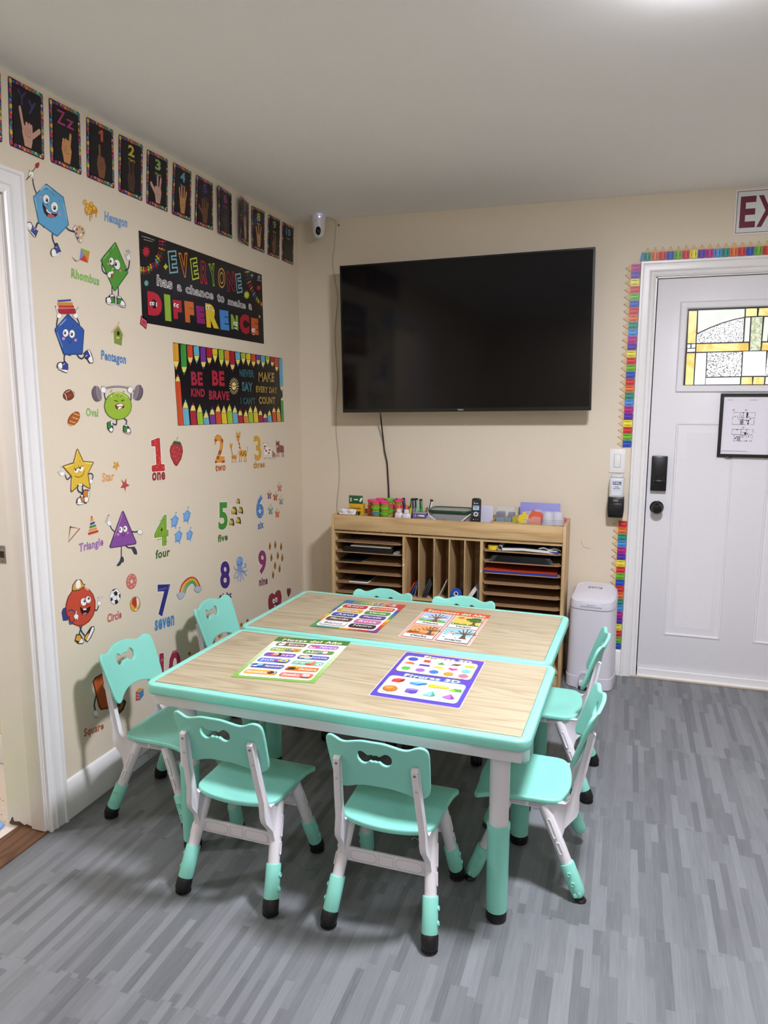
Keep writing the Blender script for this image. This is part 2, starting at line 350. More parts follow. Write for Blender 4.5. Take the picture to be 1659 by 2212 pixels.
# ---------------------------------------------------------------- back door
door=MB()
door.box(DX0+.011,DX1-.011,.02,.064,.048,DZ-.008,DOORW,.002)
door=struct(door.build('door_1'))
def moulding(x0,x1,z0,z1,name,parent):
    mb=MB(); P_=[(0,0),(.004,.004),(.010,.004),(.014,.001),(.018,.001)]
    rings=[]
    b=bmesh.new()
    def ring(d,h): return [b.verts.new((x,.0202-h,z)) for x,z in ((x0+d,z0+d),(x1-d,z0+d),(x1-d,z1-d),(x0+d,z1-d))]
    rg=[ring(d,h) for d,h in ((0,0),(.003,.005),(.009,.005),(.013,.001),(.022,.0012),(.050,.0085),(.052,.0085))]
    for q,w_ in zip(rg,rg[1:]):
        for k in range(4): b.faces.new((q[k],q[(k+1)%4],w_[(k+1)%4],w_[k]))
    b.faces.new(rg[-1]); bmesh.ops.recalc_face_normals(b,faces=b.faces)
    if sum(f.normal.y for f in b.faces)>0: bmesh.ops.reverse_faces(b,faces=b.faces)
    mb.add(b,DOORW,False); return mb.build(name,parent)
moulding(2.058,2.331,.238,1.352,'raised_panel',door); moulding(2.484,2.757,.238,1.352,'raised_panel',door)
# glazed insert
GX0,GX1,GZ0,GZ1=2.080,2.715,1.535,1.906
mb=MB(); fo=[(GX0-.034,GZ0-.034),(GX1+.034,GZ0-.034),(GX1+.034,GZ1+.034),(GX0-.034,GZ1+.034)]
b=bmesh.new(); prof=((-.036,0),(-.034,.006),(-.028,.010),(-.006,.008),(-.001,.003),(0,.0015))
rg=[[b.verts.new((x,.0205-h,z)) for x,z in ((GX0+d,GZ0+d),(GX1-d,GZ0+d),(GX1-d,GZ1-d),(GX0+d,GZ1-d))] for d,h in prof]
for q,w_ in zip(rg,rg[1:]):
    for k in range(4): b.faces.new((q[k],q[(k+1)%4],w_[(k+1)%4],w_[k]))
bmesh.ops.recalc_face_normals(b,faces=b.faces); mb.add(b,DOORW,False); wf=mb.build('window_frame',door)
for x,z in ((GX0-.018,GZ1+.018),(2.30,GZ1+.018),(2.52,GZ1+.018),(GX1+.018,GZ1+.018),(GX0-.018,1.72)):
    MB().lathe([(0,0),(.006,0),(.005,.002),(0,.0025)],TRIM,14,M=Matrix.Translation((x,.0115,z))@Matrix.Rotation(PI/2,4,'X')).build('screw_cap',wf)
def glass(name,h,kind):
    m=bpy.data.materials.new(name); m.use_nodes=True; nt=m.node_tree; b=nt.nodes['Principled BSDF']; N=nt.nodes.new; L=nt.links.new
    tc=N('ShaderNodeTexCoord'); b.inputs['Roughness'].default_value=.25
    a=rgb(h)
    mx=N('ShaderNodeMix'); mx.data_type='RGBA'; mx.inputs[6].default_value=a
    if kind=='pebble':
        v=N('ShaderNodeTexVoronoi'); v.inputs['Scale'].default_value=190; L(tc.outputs['Object'],v.inputs['Vector'])
        g=N('ShaderNodeMath'); g.operation='GREATER_THAN'; g.inputs[1].default_value=.62; L(v.outputs['Distance'],g.inputs[0]); L(g.outputs[0],mx.inputs[0]); mx.inputs[7].default_value=rgb('6f6f72')
    else:
        n=N('ShaderNodeTexNoise'); n.inputs['Scale'].default_value=9 if kind=='amber' else (45 if kind=='ripple' else 14); n.inputs['Detail'].default_value=5; n.inputs['Distortion'].default_value=1.5; L(tc.outputs['Object'],n.inputs['Vector'])
        r=N('ShaderNodeMapRange'); r.inputs[1].default_value=.42; r.inputs[2].default_value=.68; L(n.outputs['Fac'],r.inputs[0]); L(r.outputs[0],mx.inputs[0])
        mx.inputs[7].default_value={'amber':rgb('e8b04e'),'ripple':rgb('8f9a72'),'plain':tuple(x*.92 for x in a[:3])+(1,)}[kind]
    L(mx.outputs[2],b.inputs['Base Color']); L(mx.outputs[2],b.inputs['Emission Color']); b.inputs['Emission Strength'].default_value=.11  # faint glow put into the panes in place of daylight behind them
    return m
GM={'a':glass('amber_glass','fbdf9a','amber'),'g':glass('pale_green_glass','d6e6d4','plain'),'p':glass('pebbled_glass','f4f4f2','pebble'),'r':glass('rippled_glass','cdd4bc','ripple'),'b':glass('pale_blue_glass','dfe8ea','plain'),'k':mat('lead_came','16181c',.45),'w':glass('clear_glass','f2f4f4','plain')}
A=Art()
CR_E=(1440,640,7.575)
GP=[('a', [(2.0857, 1.895), (2.1225, 1.8946), (2.1244, 1.7403), (2.0884, 1.7405)]), ('a', [(2.7004, 1.895), (2.6636, 1.8946), (2.6617, 1.7403), (2.6977, 1.7405)]), ('g', [(2.1282, 1.8965), (2.3346, 1.8972), (2.3359, 1.8599), (2.2907, 1.8507), (2.2373, 1.8358), (2.1837, 1.8146), (2.1311, 1.7896)]), ('g', [(2.6579, 1.8965), (2.4515, 1.8972), (2.4502, 1.8599), (2.4954, 1.8507), (2.5488, 1.8358), (2.6024, 1.8146), (2.655, 1.7896)]), ('p', [(2.1294, 1.7823), (2.1841, 1.8088), (2.2376, 1.8306), (2.291, 1.8458), (2.3348, 1.8551), (2.3372, 1.7425), (2.1299, 1.7411)]), ('p', [(2.6567, 1.7823), (2.602, 1.8088), (2.5485, 1.8306), (2.4951, 1.8458), (2.4513, 1.8551), (2.4489, 1.7425), (2.6562, 1.7411)]), ('a', [(2.3407, 1.8978), (2.3879, 1.8976), (2.3896, 1.8628), (2.3419, 1.8612)]), ('a', [(2.4454, 1.8978), (2.3982, 1.8976), (2.3965, 1.8628), (2.4442, 1.8612)]), ('g', [(2.3415, 1.8557), (2.3624, 1.8562), (2.3641, 1.7434), (2.3426, 1.7424)]), ('g', [(2.4446, 1.8557), (2.4237, 1.8562), (2.422, 1.7434), (2.4435, 1.7424)]), ('w', [(2.0882, 1.7345), (2.1017, 1.7349), (2.1019, 1.718), (2.0887, 1.7173)]), ('w', [(2.6979, 1.7345), (2.6844, 1.7349), (2.6842, 1.718), (2.6974, 1.7173)]), ('w', [(2.1078, 1.7356), (2.1241, 1.7359), (2.1243, 1.7184), (2.1075, 1.7179)]), ('w', [(2.6783, 1.7356), (2.662, 1.7359), (2.6618, 1.7184), (2.6786, 1.7179)]), ('b', [(2.0889, 1.7132), (2.1246, 1.7137), (2.1246, 1.6989), (2.089, 1.6983)]), ('b', [(2.6972, 1.7132), (2.6615, 1.7137), (2.6615, 1.6989), (2.6971, 1.6983)]), ('a', [(2.1303, 1.7352), (2.3627, 1.7362), (2.3644, 1.6999), (2.1303, 1.6976)]), ('a', [(2.6558, 1.7352), (2.4234, 1.7362), (2.4217, 1.6999), (2.6558, 1.6976)]), ('a', [(2.088, 1.6915), (2.1245, 1.6918), (2.1259, 1.5378), (2.0891, 1.5374)]), ('a', [(2.6981, 1.6915), (2.6616, 1.6918), (2.6602, 1.5378), (2.697, 1.5374)]), ('b', [(2.1307, 1.6917), (2.1775, 1.6921), (2.1802, 1.5385), (2.131, 1.5381)]), ('b', [(2.6554, 1.6917), (2.6086, 1.6921), (2.6059, 1.5385), (2.6551, 1.5381)]), ('p', [(2.1825, 1.6929), (2.3364, 1.6946), (2.3395, 1.5782), (2.1834, 1.5764)]), ('p', [(2.6036, 1.6929), (2.4497, 1.6946), (2.4466, 1.5782), (2.6027, 1.5764)]), ('b', [(2.1823, 1.5713), (2.3366, 1.5732), (2.3375, 1.5393), (2.183, 1.5385)]), ('b', [(2.6038, 1.5713), (2.4495, 1.5732), (2.4486, 1.5393), (2.6031, 1.5385)]), ('a', [(2.3426, 1.5731), (2.3894, 1.5737), (2.391, 1.5391), (2.343, 1.5387)]), ('a', [(2.4435, 1.5731), (2.3967, 1.5737), (2.3951, 1.5391), (2.4431, 1.5387)]), ('r', [(2.3676, 1.8569), (2.4155, 1.8568), (2.4166, 1.7004), (2.3706, 1.6998)]), ('b', [(2.3417, 1.696), (2.4423, 1.6956), (2.4462, 1.5791), (2.3438, 1.579)])]
A.rect('k',GX0,GZ0,GX1,GZ1)
for c,pts in GP: A.poly(c,pts)
A.mesh('stained_glass',lambda u,v,h:(u,.0192-h*2,v),door,lift=.0,mats=GM)
lk=MB(); lk.box(1.952,2.028,-.012,.0205,1.003,1.181,BPL,.005); lk=lk.build('deadbolt',door)
mb=MB(); mb.lathe([(0,0),(.02,0),(.019,.004),(0,.004)],BPL,20,M=Matrix.Translation((1.992,-.012,1.055))@Matrix.Rotation(PI/2,4,'X')); mb.box(1.972,2.012,-.03,-.014,1.050,1.059,BPL,.003); mb.build('thumb_turn',lk)
for x,z in ((1.967,1.056),(2.016,1.056),(2.014,1.068)): MB().lathe([(0,0),(.0022,0),(.0018,.0008),(0,.001)],ALU,10,M=Matrix.Translation((x,-.0122,z))@Matrix.Rotation(PI/2,4,'X')).build('screw',lk)
MB().lathe([(0,0),(.034,0),(.034,.006),(.022,.012),(.014,.018),(.014,.032),(.022,.040),(.029,.052),(.029,.060),(.022,.070),(0,.074)],mat('black_knob_metal','0a0a0b',.22),28,M=Matrix.Translation((1.989,.0205,.915))@Matrix.Rotation(PI/2,4,'X')).build('door_knob',door)
sw=MB(); sw.prism([(.019,.05),(.006,.05),(.002,.046),(.002,.014),(-.012,.008),(-.014,.004),(.019,.004)],'yz',DX0+.012,DX1-.012,TRIM,.001); sw.prism([(-.012,.009),(-.016,.006),(-.016,.001),(.0,.001),(.0,.009)],'yz',DX0-.02,DX1+.0,mat('worn_vinyl','bcae98',.6,noise=.25,nscale=18)); struct(sw.build('trim_4'))
fp=empty('floor_plan_frame',(2.255,.0,1.183),0,'black framed emergency floor plan hanging on the white door','picture frame')
mb=MB(); W_,H_=.245,.312
b=bmesh.new(); rg=[[b.verts.new((x,y,z)) for x,z in ((d,d),(W_-d,d),(W_-d,H_-d),(d,H_-d))] for d,y in ((0,.018),(0,.002),(.002,0),(.015,0),(.016,.006))]
for q,w_ in zip(rg,rg[1:]):
    for k in range(4): b.faces.new((q[k],q[(k+1)%4],w_[(k+1)%4],w_[k]))
bmesh.ops.recalc_face_normals(b,faces=b.faces); mb.add(b,mat('black_frame_wood','0d0e10',.4),False); mb.build('frame',fp)
A=Art(); A.rect('e4e2ea',.012,.012,W_-.012,H_-.012); K='3c3c42'
def ln(*p): A.stroke(K,.0016,p,False)
def U(x,y): return (.008+(x-190)*.2085/1455*1.0, .306-(y-120)*.296/1960)
def LN(*p): ln(*[U(*q) for q in p])
for p in (((570,740),(575,690),(730,690)),((770,690),(1020,690)),((1075,690),(1250,690),(1245,790)),((1240,830),(1238,880)),((1065,870),(1238,865)),((1228,920),(1222,1080),(1130,1080)),((980,1080),(545,1080),(550,1000)),((560,815),(555,920)),((780,690),(770,860),(920,865)),((885,690),(880,860)),((985,690),(980,860)),((725,850),(725,915),(880,915)),((820,860),(825,800),(870,800)),((890,915),(890,1080)),((890,930),(1060,935)),((700,800),(705,850)),((560,1230),(850,1235),(925,1230)),((560,1230),(550,1400),(1210,1405),(1200,1520)),((850,1235),(840,1400)),((850,1330),(1000,1330)),((1015,1235),(1005,1400)),((960,1235),(1105,1235)),((1170,1235),(1225,1235),(1215,1340)),((640,1405),(640,1480)),((830,1440),(825,1610),(720,1610)),((830,1440),(1015,1440),(1015,1500)),((630,1540),(625,1610),(690,1610)),((830,1610),(885,1610)),((950,1610),(1050,1610)),((1110,1610),(1200,1610),(1195,1570))): LN(*p)
for x0,y0,x1,y1,c in ((985,690,1030,790,'26262c'),(975,790,1015,865,'26262c'),(1030,930,1070,980,'26262c'),(1025,1005,1065,1080,'26262c'),(950,1330,1005,1400,'26262c'),(790,930,885,1075,'8a8a92'),(735,1455,825,1600,'9a9aa2'),(850,690,885,715,'26262c')):
    a=U(x0,y1); b_=U(x1,y0); A.rect(c,a[0],a[1],b_[0],b_[1])
for x,y in ((630,820),(1052,835),(1105,905),(990,955),(855,905),(835,1005),(715,1250),(1050,1365),(905,1485),(1095,1465),(1035,1600),(715,1475),(690,1530),(665,1515)): A.circ('26262c',*U(x,y),.0024,n=10)
for x,y in ((565,610),(950,610),(905,1170)): A.circ('b4b2ba',*U(x,y),.006,.004,14)
for x0,x1,y in ((370,440,288),(450,510,288),(1040,1130,288),(1140,1260,288),(260,380,1940),(390,640,1942),(660,860,1944),(870,1080,1946)): A.stroke('6a6a72',.0012,[U(x0,y),U(x1,y)],False)
A.mesh('plan_sheet',lambda u,v,h:(u,.0075-h,v),fp,lift=.0002)
MB().box(.04,.07,.0,.02,-.003,.001,BPL,.001).build('hook',fp)
# exit sign
es=Art(); es.rect('e6dfe2',0,0,.355,.203); es.rect('5a1f3a',.007,.007,.348,.196); es.rect('d6dad8',.0095,.0095,.3455,.1935)
CRX=lambda x,y:(x,y)
for ch,x0,x1 in (('E',.022,.090),('X',.096,.186),('I',.198,.222),('T',.232,.312)):
    es.text(ch,[(.03,'6a1a38')],(x0,.030),(x1,.030),(x0,.172))
tag(es.mesh('exit_sign',lambda u,v,h:(u,-h,v),None,(2.259,-.001,2.237),lift=.001,rough=.35),'white sign with a dark red border and the word EXIT above the door','sign')
# pencil borders
PCOL=['c83a38','d8703a','2f8a7a','4a8ccc','b02a80','5a34a0','e0d43a','c83a38','6aae34','3452b0']
GLOSS=.36
def border(cols,pitch,h,first=0):
    A=Art()
    for i,c in enumerate(cols):
        x=i*pitch; bd=h*.62
        A.poly(c,[(x,.002),(x+pitch*.25,0),(x+pitch*.75,0),(x+pitch,.002),(x+pitch,bd),(x,bd)])
        dk='%02x%02x%02x'%tuple(int(int(c[k:k+2],16)*.62) for k in (0,2,4)); lt='%02x%02x%02x'%tuple(min(255,int(int(c[k:k+2],16)*1.12+14)) for k in (0,2,4))
        A.poly(lt,[(x+pitch*.5,.003),(x+pitch*.64,.003),(x+pitch*.62,bd*.97),(x+pitch*.48,bd*.97)])
        for q in (.24,.74): A.poly(dk,[(x+pitch*(q-.03),bd*.12),(x+pitch*(q+.05),bd*.45),(x+pitch*(q+.02),bd*.9),(x+pitch*(q-.02),bd*.95),(x+pitch*(q-.06),bd*.5)])
        A.poly('d8b98a',[(x,bd),(x+pitch,bd),(x+pitch*.58,h*.94),(x+pitch*.42,h*.94)]); A.poly(dk if c!='e0d43a' else 'c8a04a',[(x+pitch*.42,h*.94),(x+pitch*.58,h*.94),(x+pitch*.5,h)])
    return A
seq=lambda n,s: [PCOL[(s-i)%10] for i in range(n)]
A=border(seq(30,2),.0353,.062); A.poly('4a8ccc',[(-.002,.0),(-.016,.0),(-.010,.038),(-.002,.044)])
o=A.mesh('pencil_border',lambda u,v,h:(u,-h-.004*math.sin(max(0,min(1,v/.062))*PI),v),None,(1.860,-.001,2.1405),lift=.001,rough=GLOSS); tag(o,'glossy pencil-shaped border strip running along the top of the back door','border strip')
def upright(n,pit,z0,lab):
    o=border(seq(n,9),pit,.070).mesh('pencil_border',lambda u,v,h:(-v,-h-.003*math.sin(v/.07*PI),u),None,(1.8487,-.001,z0),lift=.001,rough=GLOSS); tag(o,lab,'border strip')
upright(26,.0348,1.222,'glossy upright pencil-shaped border strip left of the door, above the light switch')
upright(20,.0349,.141,'upright pencil-shaped border strip beside the door, below the hand sanitizer')
# light switch, sanitizer, wall scuff
ls=empty('light_switch',(1.784,0,1.151),0,'white rocker light switch plate between pencil border and hand sanitizer','light switch')
mb=MB(); mb.box(-.039,.039,-.006,0,-.061,.061,TRIM,.002); mb.build('plate',ls)
mb=MB(); mb.box(-.017,.017,-.0075,-.005,-.034,.034,GROOVE_SHADE,.001); mb.box(-.015,.015,-.011,-.006,-.032,.032,TRIM,.003); mb.build('rocker',ls)
hs=empty('hand_sanitizer',(1.788,0,.865),0,'hand sanitizer dispenser with clear bottle above a black base','sanitizer dispenser')
CL=mat('clear_plastic','e8ecf0',.08,alpha=.45); GEL=mat('sanitizer_gel','dfe4e6',.15,alpha=.8)
mb=MB(); mb.box(-.036,.036,-.080,-.004,.103,.205,GEL,.010,3); mb.box(-.032,.032,-.075,-.009,.203,.222,CL,.010,3); mb.build('bottle',hs)
A=Art(); A.rect('d8dce2',-.022,.118,.022,.196,.004); A.rect('24306a',-.019,.170,.021,.186,.002); A.text('PURELL',[(.03,'f4f4f6')],(-.016,.173),(.018,.1735),(-.015,.183)); A.text('HAND',[(.03,'24306a')],(-.010,.157),(.010,.157),(-.010,.163)); A.text('SANITIZER',[(.03,'24306a')],(-.017,.148),(.017,.148),(-.017,.155)); A.stroke('8a90b0',.0012,[(-.016,.140),(.016,.140)],False); A.mesh('front_label',lambda u,v,h:(u,-.0803-h,v),hs,lift=.0003)
mb=MB(); mb.prism([(-.036,.0),(.036,.0),(.038,.012),(.041,.040),(.040,.105),(-.040,.105),(-.041,.040),(-.038,.012)],'xz',-.082,0,BPL,.005); mb.box(-.034,.034,-.088,-.078,.012,.075,BPL,.004); mb.build('base',hs)
A=Art(); A.text('PURELL',[(.04,'9a9aa2')],(-.014,.084),(.012,.085),(-.012,.094)); A.mesh('logo',lambda u,v,h:(u,-.0823-h,v),hs,lift=.0003)
A=Art()
random.seed(3)
for x,y,a,b in ((0,0,.006,.001),(.012,-.004,.009,.001),(-.008,.02,.002,.003),(-.011,.031,.002,.002),(.03,-.008,.012,.0008),(-.004,.012,.002,.002),(-.013,-.012,.002,.001)): A.circ('7a6c5c',x,y,a,b,10)
tag(A.mesh('wall_scuff',lambda u,v,h:(u,-h,v),None,(1.632,-.0005,.688),lift=.0003),'small dark scuff marks on the wall between cabinet and door','scuff marks')
# ---------------------------------------------------------------- lamp over the room
def ceiling_lamp(x,y,r,pw,label,name='ceiling_light'):
    t=empty(name,(x,y,H),0,label,'ceiling light')
    MB().lathe([(0,0),(r,0),(r,-.012),(r-.006,-.015),(r-.010,-.012),(0,-.012)],TRIM,40).build('housing',t)
    MB().lathe([(0,-.0125),(r-.010,-.0125),(r-.011,-.019),(r-.018,-.023),(r*.7,-.026),(0,-.027)],mat('lamp_diffuser_%d'%int(pw*10),LAMPC,.4,emit=pw),40).build('diffuser',t)
ceiling_lamp(1.975,-2.135,.150,LAMP_MAIN,'round white flush ceiling light above the table, just past the top right of view')
ceiling_lamp(2.9,-4.5,.150,LAMP_REAR,'round white flush ceiling light behind the camera on the right')
ceiling_lamp(1.75,-5.3,.150,LAMP_REAR,'round white flush ceiling light behind the camera, farther back')
ceiling_lamp(-.9,-2.75,.12,LAMP_HALL_FILL,'round ceiling light in the room beyond the left doorway')  # fill lamp out of view, added so the hall looks bright
# ---------------------------------------------------------------- television
tv=empty('television',(.9805,-.155,1.792),0,'large black flat television mounted on the back wall above the storage cabinet','television'); tv.rotation_euler=(0,math.radians(-.9),0)
TW,TH=1.325,.783
SCR=mat('tv_screen','030307',.09,spec=.35); BEZ=mat('tv_bezel','08080a',.25)
mb=MB(); mb.box(-TW/2,TW/2,.002,.045,-TH/2,TH/2,BEZ,.004); mb.box(-TW*.36,TW*.36,.04,.085,-TH*.42,TH*.3,BEZ,.01); mb.build('housing',tv)
b=bmesh.new(); rg=[[b.verts.new((x,y,z)) for x,z in ((-TW/2+d,-TH/2+d*1.0+e),(TW/2-d,-TH/2+d+e),(TW/2-d,TH/2-d),(-TW/2+d,TH/2-d))] for d,e,y in ((0,0,.004),(.001,0,0),(.010,.010,0),(.0105,.010,.0025))]
for q,w_ in zip(rg,rg[1:]):
    for k in range(4): b.faces.new((q[k],q[(k+1)%4],w_[(k+1)%4],w_[k]))
bmesh.ops.recalc_face_normals(b,faces=b.faces); MB().add(b,BEZ,False).build('bezel',tv)
MB().box(-TW/2+.01,TW/2-.01,.0016,.0025,-TH/2+.019,TH/2-.01,SCR).build('screen',tv)
A=Art(); A.text('VIZIO',[(.02,'b4b4b8')],(-.016,-TH/2+.006),(.016,-TH/2+.006),(-.016,-TH/2+.014)); A.mesh('logo',lambda u,v,h:(u,-h,v),tv,lift=.0005)
mb=MB(); mb.box(-.25,.25,.085,.153,-.2,.12,BPL,.01); mb.build('wall_mount',tv)
tag(MB().tube(crom([(.531,-.120,1.397),(.515,-.06,1.355),(.513,-.012,1.237),(.521,-.010,1.17),(.535,-.010,1.106),(.541,-.010,1.02),(.546,-.010,.933),(.548,-.012,.86),(.55,-.012,.80)]),.0042,BPL,8).build('power_cord'),'black power cord hanging from the television down behind the cabinet','cord')
# security camera in the corner
sc_=empty('security_camera',(.168,-.098,H),0,'white dome security camera with a black oval face on the ceiling corner','security camera')
MB().lathe([(0,0),(.041,0),(.042,-.006),(.040,-.024),(.0385,-.026),(0,-.026)],WPL,32).build('base',sc_)
mb=MB(); mb.lathe([(0,-.026),(.0385,-.026),(.037,-.045),(.0345,-.072),(.031,-.092),(.024,-.106),(.013,-.114),(0,-.116)],WPL,32); body=mb.build('body',sc_)
fa=mat('camera_face','050507',.12)
b=bmesh.new(); bmesh.ops.create_uvsphere(b,u_segments=24,v_segments=14,radius=1)
MB().add(b,fa,M=Matrix.Translation((.010,-.026,-.080))@Matrix.Rotation(math.radians(16),4,'Z')@Matrix.Diagonal((.0145,.012,.025,1))).build('face',sc_)
MB().lathe([(0,0),(.0035,0),(.003,.001),(0,.0012)],ALU,12,M=Matrix.Translation((.0125,-.0375,-.083))@Matrix.Rotation(PI/2,4,'X')).build('lens',sc_)
b=bmesh.new(); bmesh.ops.create_uvsphere(b,u_segments=12,v_segments=8,radius=.0028)
MB().add(b,mat('status_light','b0a8ff',.3,emit=6),M=Matrix.Translation((.022,-.0345,-.012))).build('status_light',sc_)
MB().box(-.008,.006,-.0405,-.036,-.031,-.0285,GROOVE_SHADE).build('slot',sc_)
pts=[(.205,-.07,2.445),(.222,-.03,2.446),(.235,-.006,2.433),(.229,-.004,2.38),(.224,-.004,2.30),(.213,-.004,2.237),(.222,-.004,2.13),(.239,-.004,2.035),(.230,-.004,1.93),(.220,-.004,1.833),(.226,-.004,1.70),(.234,-.004,1.574),(.226,-.004,1.46),(.221,-.004,1.364),(.228,-.004,1.23),(.241,-.004,1.097),(.238,-.004,.97),(.226,-.006,.84),(.235,-.012,.60),(.24,-.012,.3)]
tag(MB().tube(crom(pts,4),.0019,mat('beige_wire','b9b2a0',.5),6).build('camera_wire'),'thin pale wire running from the corner security camera down the back wall','wire')
tag(MB().lathe([(0,0),(.005,0),(.0035,.003),(0,.003)],BPL,12,M=Matrix.Translation((.249,0,2.418))@Matrix.Rotation(PI/2,4,'X')).build('wall_anchor'),'tiny black screw hole near the ceiling beside the camera wire','screw')
# ---------------------------------------------------------------- storage cabinet
X0,X1,YF,YB=.308,1.562,-.300,-.022
cab=empty('storage_cabinet',((X0+X1)/2,-.16,0),0,'wide oak storage cabinet with paper shelves and upright slots against the back wall','cabinet')
cx,cy=(X0+X1)/2,-.16
def part(name,fn,parent=cab,off=(cx,cy,0)):
    mb=MB(); fn(mb); o=mb.build(name); me=o.data; me.transform(Matrix.Translation((-off[0],-off[1],-off[2]))); o.parent=parent; return o
for a in (X0,X1-.016): part('side_panel',lambda m:m.box(a,a+.016,YF,YB,0,.842,OAKV,.001))
part('back_panel',lambda m:m.box(X0+.016,X1-.016,YB-.005,YB,.02,.838,OAK))
part('front_rail',lambda m:m.box(X0+.0165,X1-.0165,YF-.001,YF+.015,.760,.841,OAK,.001))
part('tray_floor',lambda m:(m.box(X0+.016,X1-.016,YF+.012,YB-.005,.740,.752,OAK)))
part('back_rail',lambda m:m.box(X0+.0165,X1-.0165,YB-.018,YB-.005,.752,.841,OAK))
for a in (.452,.600,.748): part('tray_divider',lambda m:m.box(a,a+.009,YF+.015,YB-.018,.752,.830,OAKV))
part('tray_divider',lambda m:m.box(1.168,1.178,YF+.015,YB-.018,.752,.836,OAKV))
part('tray_divider',lambda m:m.box(1.178,X1-.016,-.200,-.188,.752,.832,OAK))
part('tray_divider',lambda m:m.box(.317,.752,-.250,-.241,.752,.822,OAK))
for a in (.715,1.133): part('partition',lambda m:m.box(a,a+.0135,YF,YB-.005,.08,.742,OAKV,.001))
for a in (.803,.886,.968,1.050): part('slot_divider',lambda m:m.box(a,a+.005,YF+.001,YB-.005,.412,.745,OAKV))
part('slot_floor',lambda m:m.box(.728,1.133,YF+.001,YB-.005,.400,.412,OAK))
SH=[.696,.639,.581,.524,.466,.409,.352]
def shelf(x0,x1,z): part('shelf',lambda m:m.prism([(x0,YB-.005),(x0,YF+.022),(x0+.012,YF+.004),(x1-.022,YF+.004),(x1,YF+.022),(x1,YB-.005)],'xy',z-.0045,z,MDF))
for z in SH: shelf(X0+.016,.715,z); shelf(1.1465,X1-.016,z)
part('base_board',lambda m:(m.box(X0+.016,X1-.016,YF+.004,YB-.005,.070,.086,OAK,.001)))
part('kick_board',lambda m:(m.box(X0+.016,X1-.016,YF+.012,YF+.026,.0,.070,OAK,.001)))
for x,z in ((.722,.588),(1.140,.585)): part('cam_cap',lambda m:m.box(x-.004,x+.004,YF-.0015,YF+.001,z-.005,z+.005,WPL,.0008))
# things on the shelves
def sheet(name,label,cat,x0,x1,y0,y1,z0,h,m,group=None,bev=.0005,parts=None):
    o=MB().box(x0,x1,y0,y1,z0,z0+h,m,bev).build(name); tag(o,label,cat,group); return o
BF=mat('black_card','0d0d10',.5); KR=mat('kraft_paper','7d6248',.7); CRM=mat('cream_card','b9b09a',.6); PAP=mat('white_paper','dcdad6',.6); DKP=mat('dark_grey_card','26241f',.6)
ZB=.0005
sheet('paper_sheet','brown sheet lying on the top left shelf of the cabinet','paper',.375,.66,-.285,-.06,.696+ZB,.0015,KR)
tag(MB().tube([(.385,-.25,.704),(.40,-.25,.711),(.415,-.25,.704)],.003,BPL,8).tube([(.385,-.2,.704),(.40,-.2,.716),(.43,-.2,.704)],.004,BPL,8).build('binder_clip'),'small black clip lying on the top left shelf of the cabinet','clip')
z=.639+ZB
for i,(a,b_) in enumerate(((.372,.655),(.374,.652),(.371,.656),(.375,.653))):
    sheet('black_folder',('bottom','second from bottom','third from bottom','topmost')[i]+' black folder in the pile on the second left shelf','folder',a,b_,-.292+.004*i,-.07,z,.0068,BF,'black folders on the second left shelf'); z+=.0072
sheet('cream_board','cream board lying on the pile of black folders','board',.415,.645,-.286,-.08,z,.006,CRM)
sheet('clear_sleeve','clear plastic sleeve beside the black folders on the second left shelf','sleeve',.662,.690,-.296,-.12,.639+ZB,.010,mat('milky_plastic','b8b8b4',.2,alpha=.6))
sheet('dark_sheet','dark sheet lying on the third left shelf','paper',.34,.47,-.280,-.07,.581+ZB,.002,DKP)
mb=MB(); mb.box(.405,.515,-.290,-.12,.466+ZB,.474,PAP,.001); pad=tag(mb.build('paper_pad'),'white paper pad with a dark cover on the fifth left shelf','pad'); 
o=MB().box(.407,.513,-.285,-.122,.4742,.4765,DKP,.0005).build('cover',pad)
def lean(name,label,cat,x,w,d,t,ang,m,z0=.4125,y0=-.285,grp=None,extra=None):
    # a thin piece standing on the slot floor and leaning to the right
    M_=Matrix.Translation((x,y0,z0))@Matrix.Rotation(math.radians(ang),4,'Y')
    mb=MB().box(0,t,0,d,0,w,m,.0006,M=M_); 
    mb.bm.verts.ensure_lookup_table(); dz=min(v.co.z for v in mb.bm.verts)
    for v in mb.bm.verts: v.co.z+=z0+.0003-dz
    return tag(mb.build(name),label,cat,grp)
lean('red_folder','red folder leaning in the first upright slot','folder',.738,.083,.2,.006,26,mat('red_folder','b8401f',.45)); lean('blue_folder','blue folder leaning in the first upright slot beside the red one','folder',.752,.093,.2,.008,26,mat('blue_folder','1f4f98',.45))
lean('clear_sleeve','clear sleeve leaning in the first upright slot behind the blue folder','sleeve',.7755,.066,.2,.003,14,mat('milky_plastic','b8b8b4',.2,alpha=.6))
for i in range(3): lean('shiny_packet',('left','middle','right')[i]+' of the three shiny dark packets leaning in the second upright slot','packet',.818+.010*i,.112-.012*i,.2,.007,22,mat('shiny_dark_film','3a3a40',.12,spec=.8),grp='shiny packets in the second slot')
lean('white_sheet','white sheet leaning in the third upright slot','paper',.905,.118,.2,.003,25,PAP)
t=empty('tape_roll',(.990,-.262,.4140),0,'blue roll of tape lying in front of a sheet in the fourth upright slot','tape')
MB().lathe([(.012,-.010),(.030,-.010),(.030,.010),(.012,.010),(.012,-.010)],mat('blue_tape','1f4fb0',.35),28,M=Matrix.Translation((.014,0,.0305))@Matrix.Rotation(math.radians(80),4,'X')).build('tape',t)
MB().lathe([(.008,-.011),(.0125,-.011),(.0125,.011),(.008,.011),(.008,-.011)],PAP,20,M=Matrix.Translation((.014,0,.0305))@Matrix.Rotation(math.radians(80),4,'X')).build('core',t)
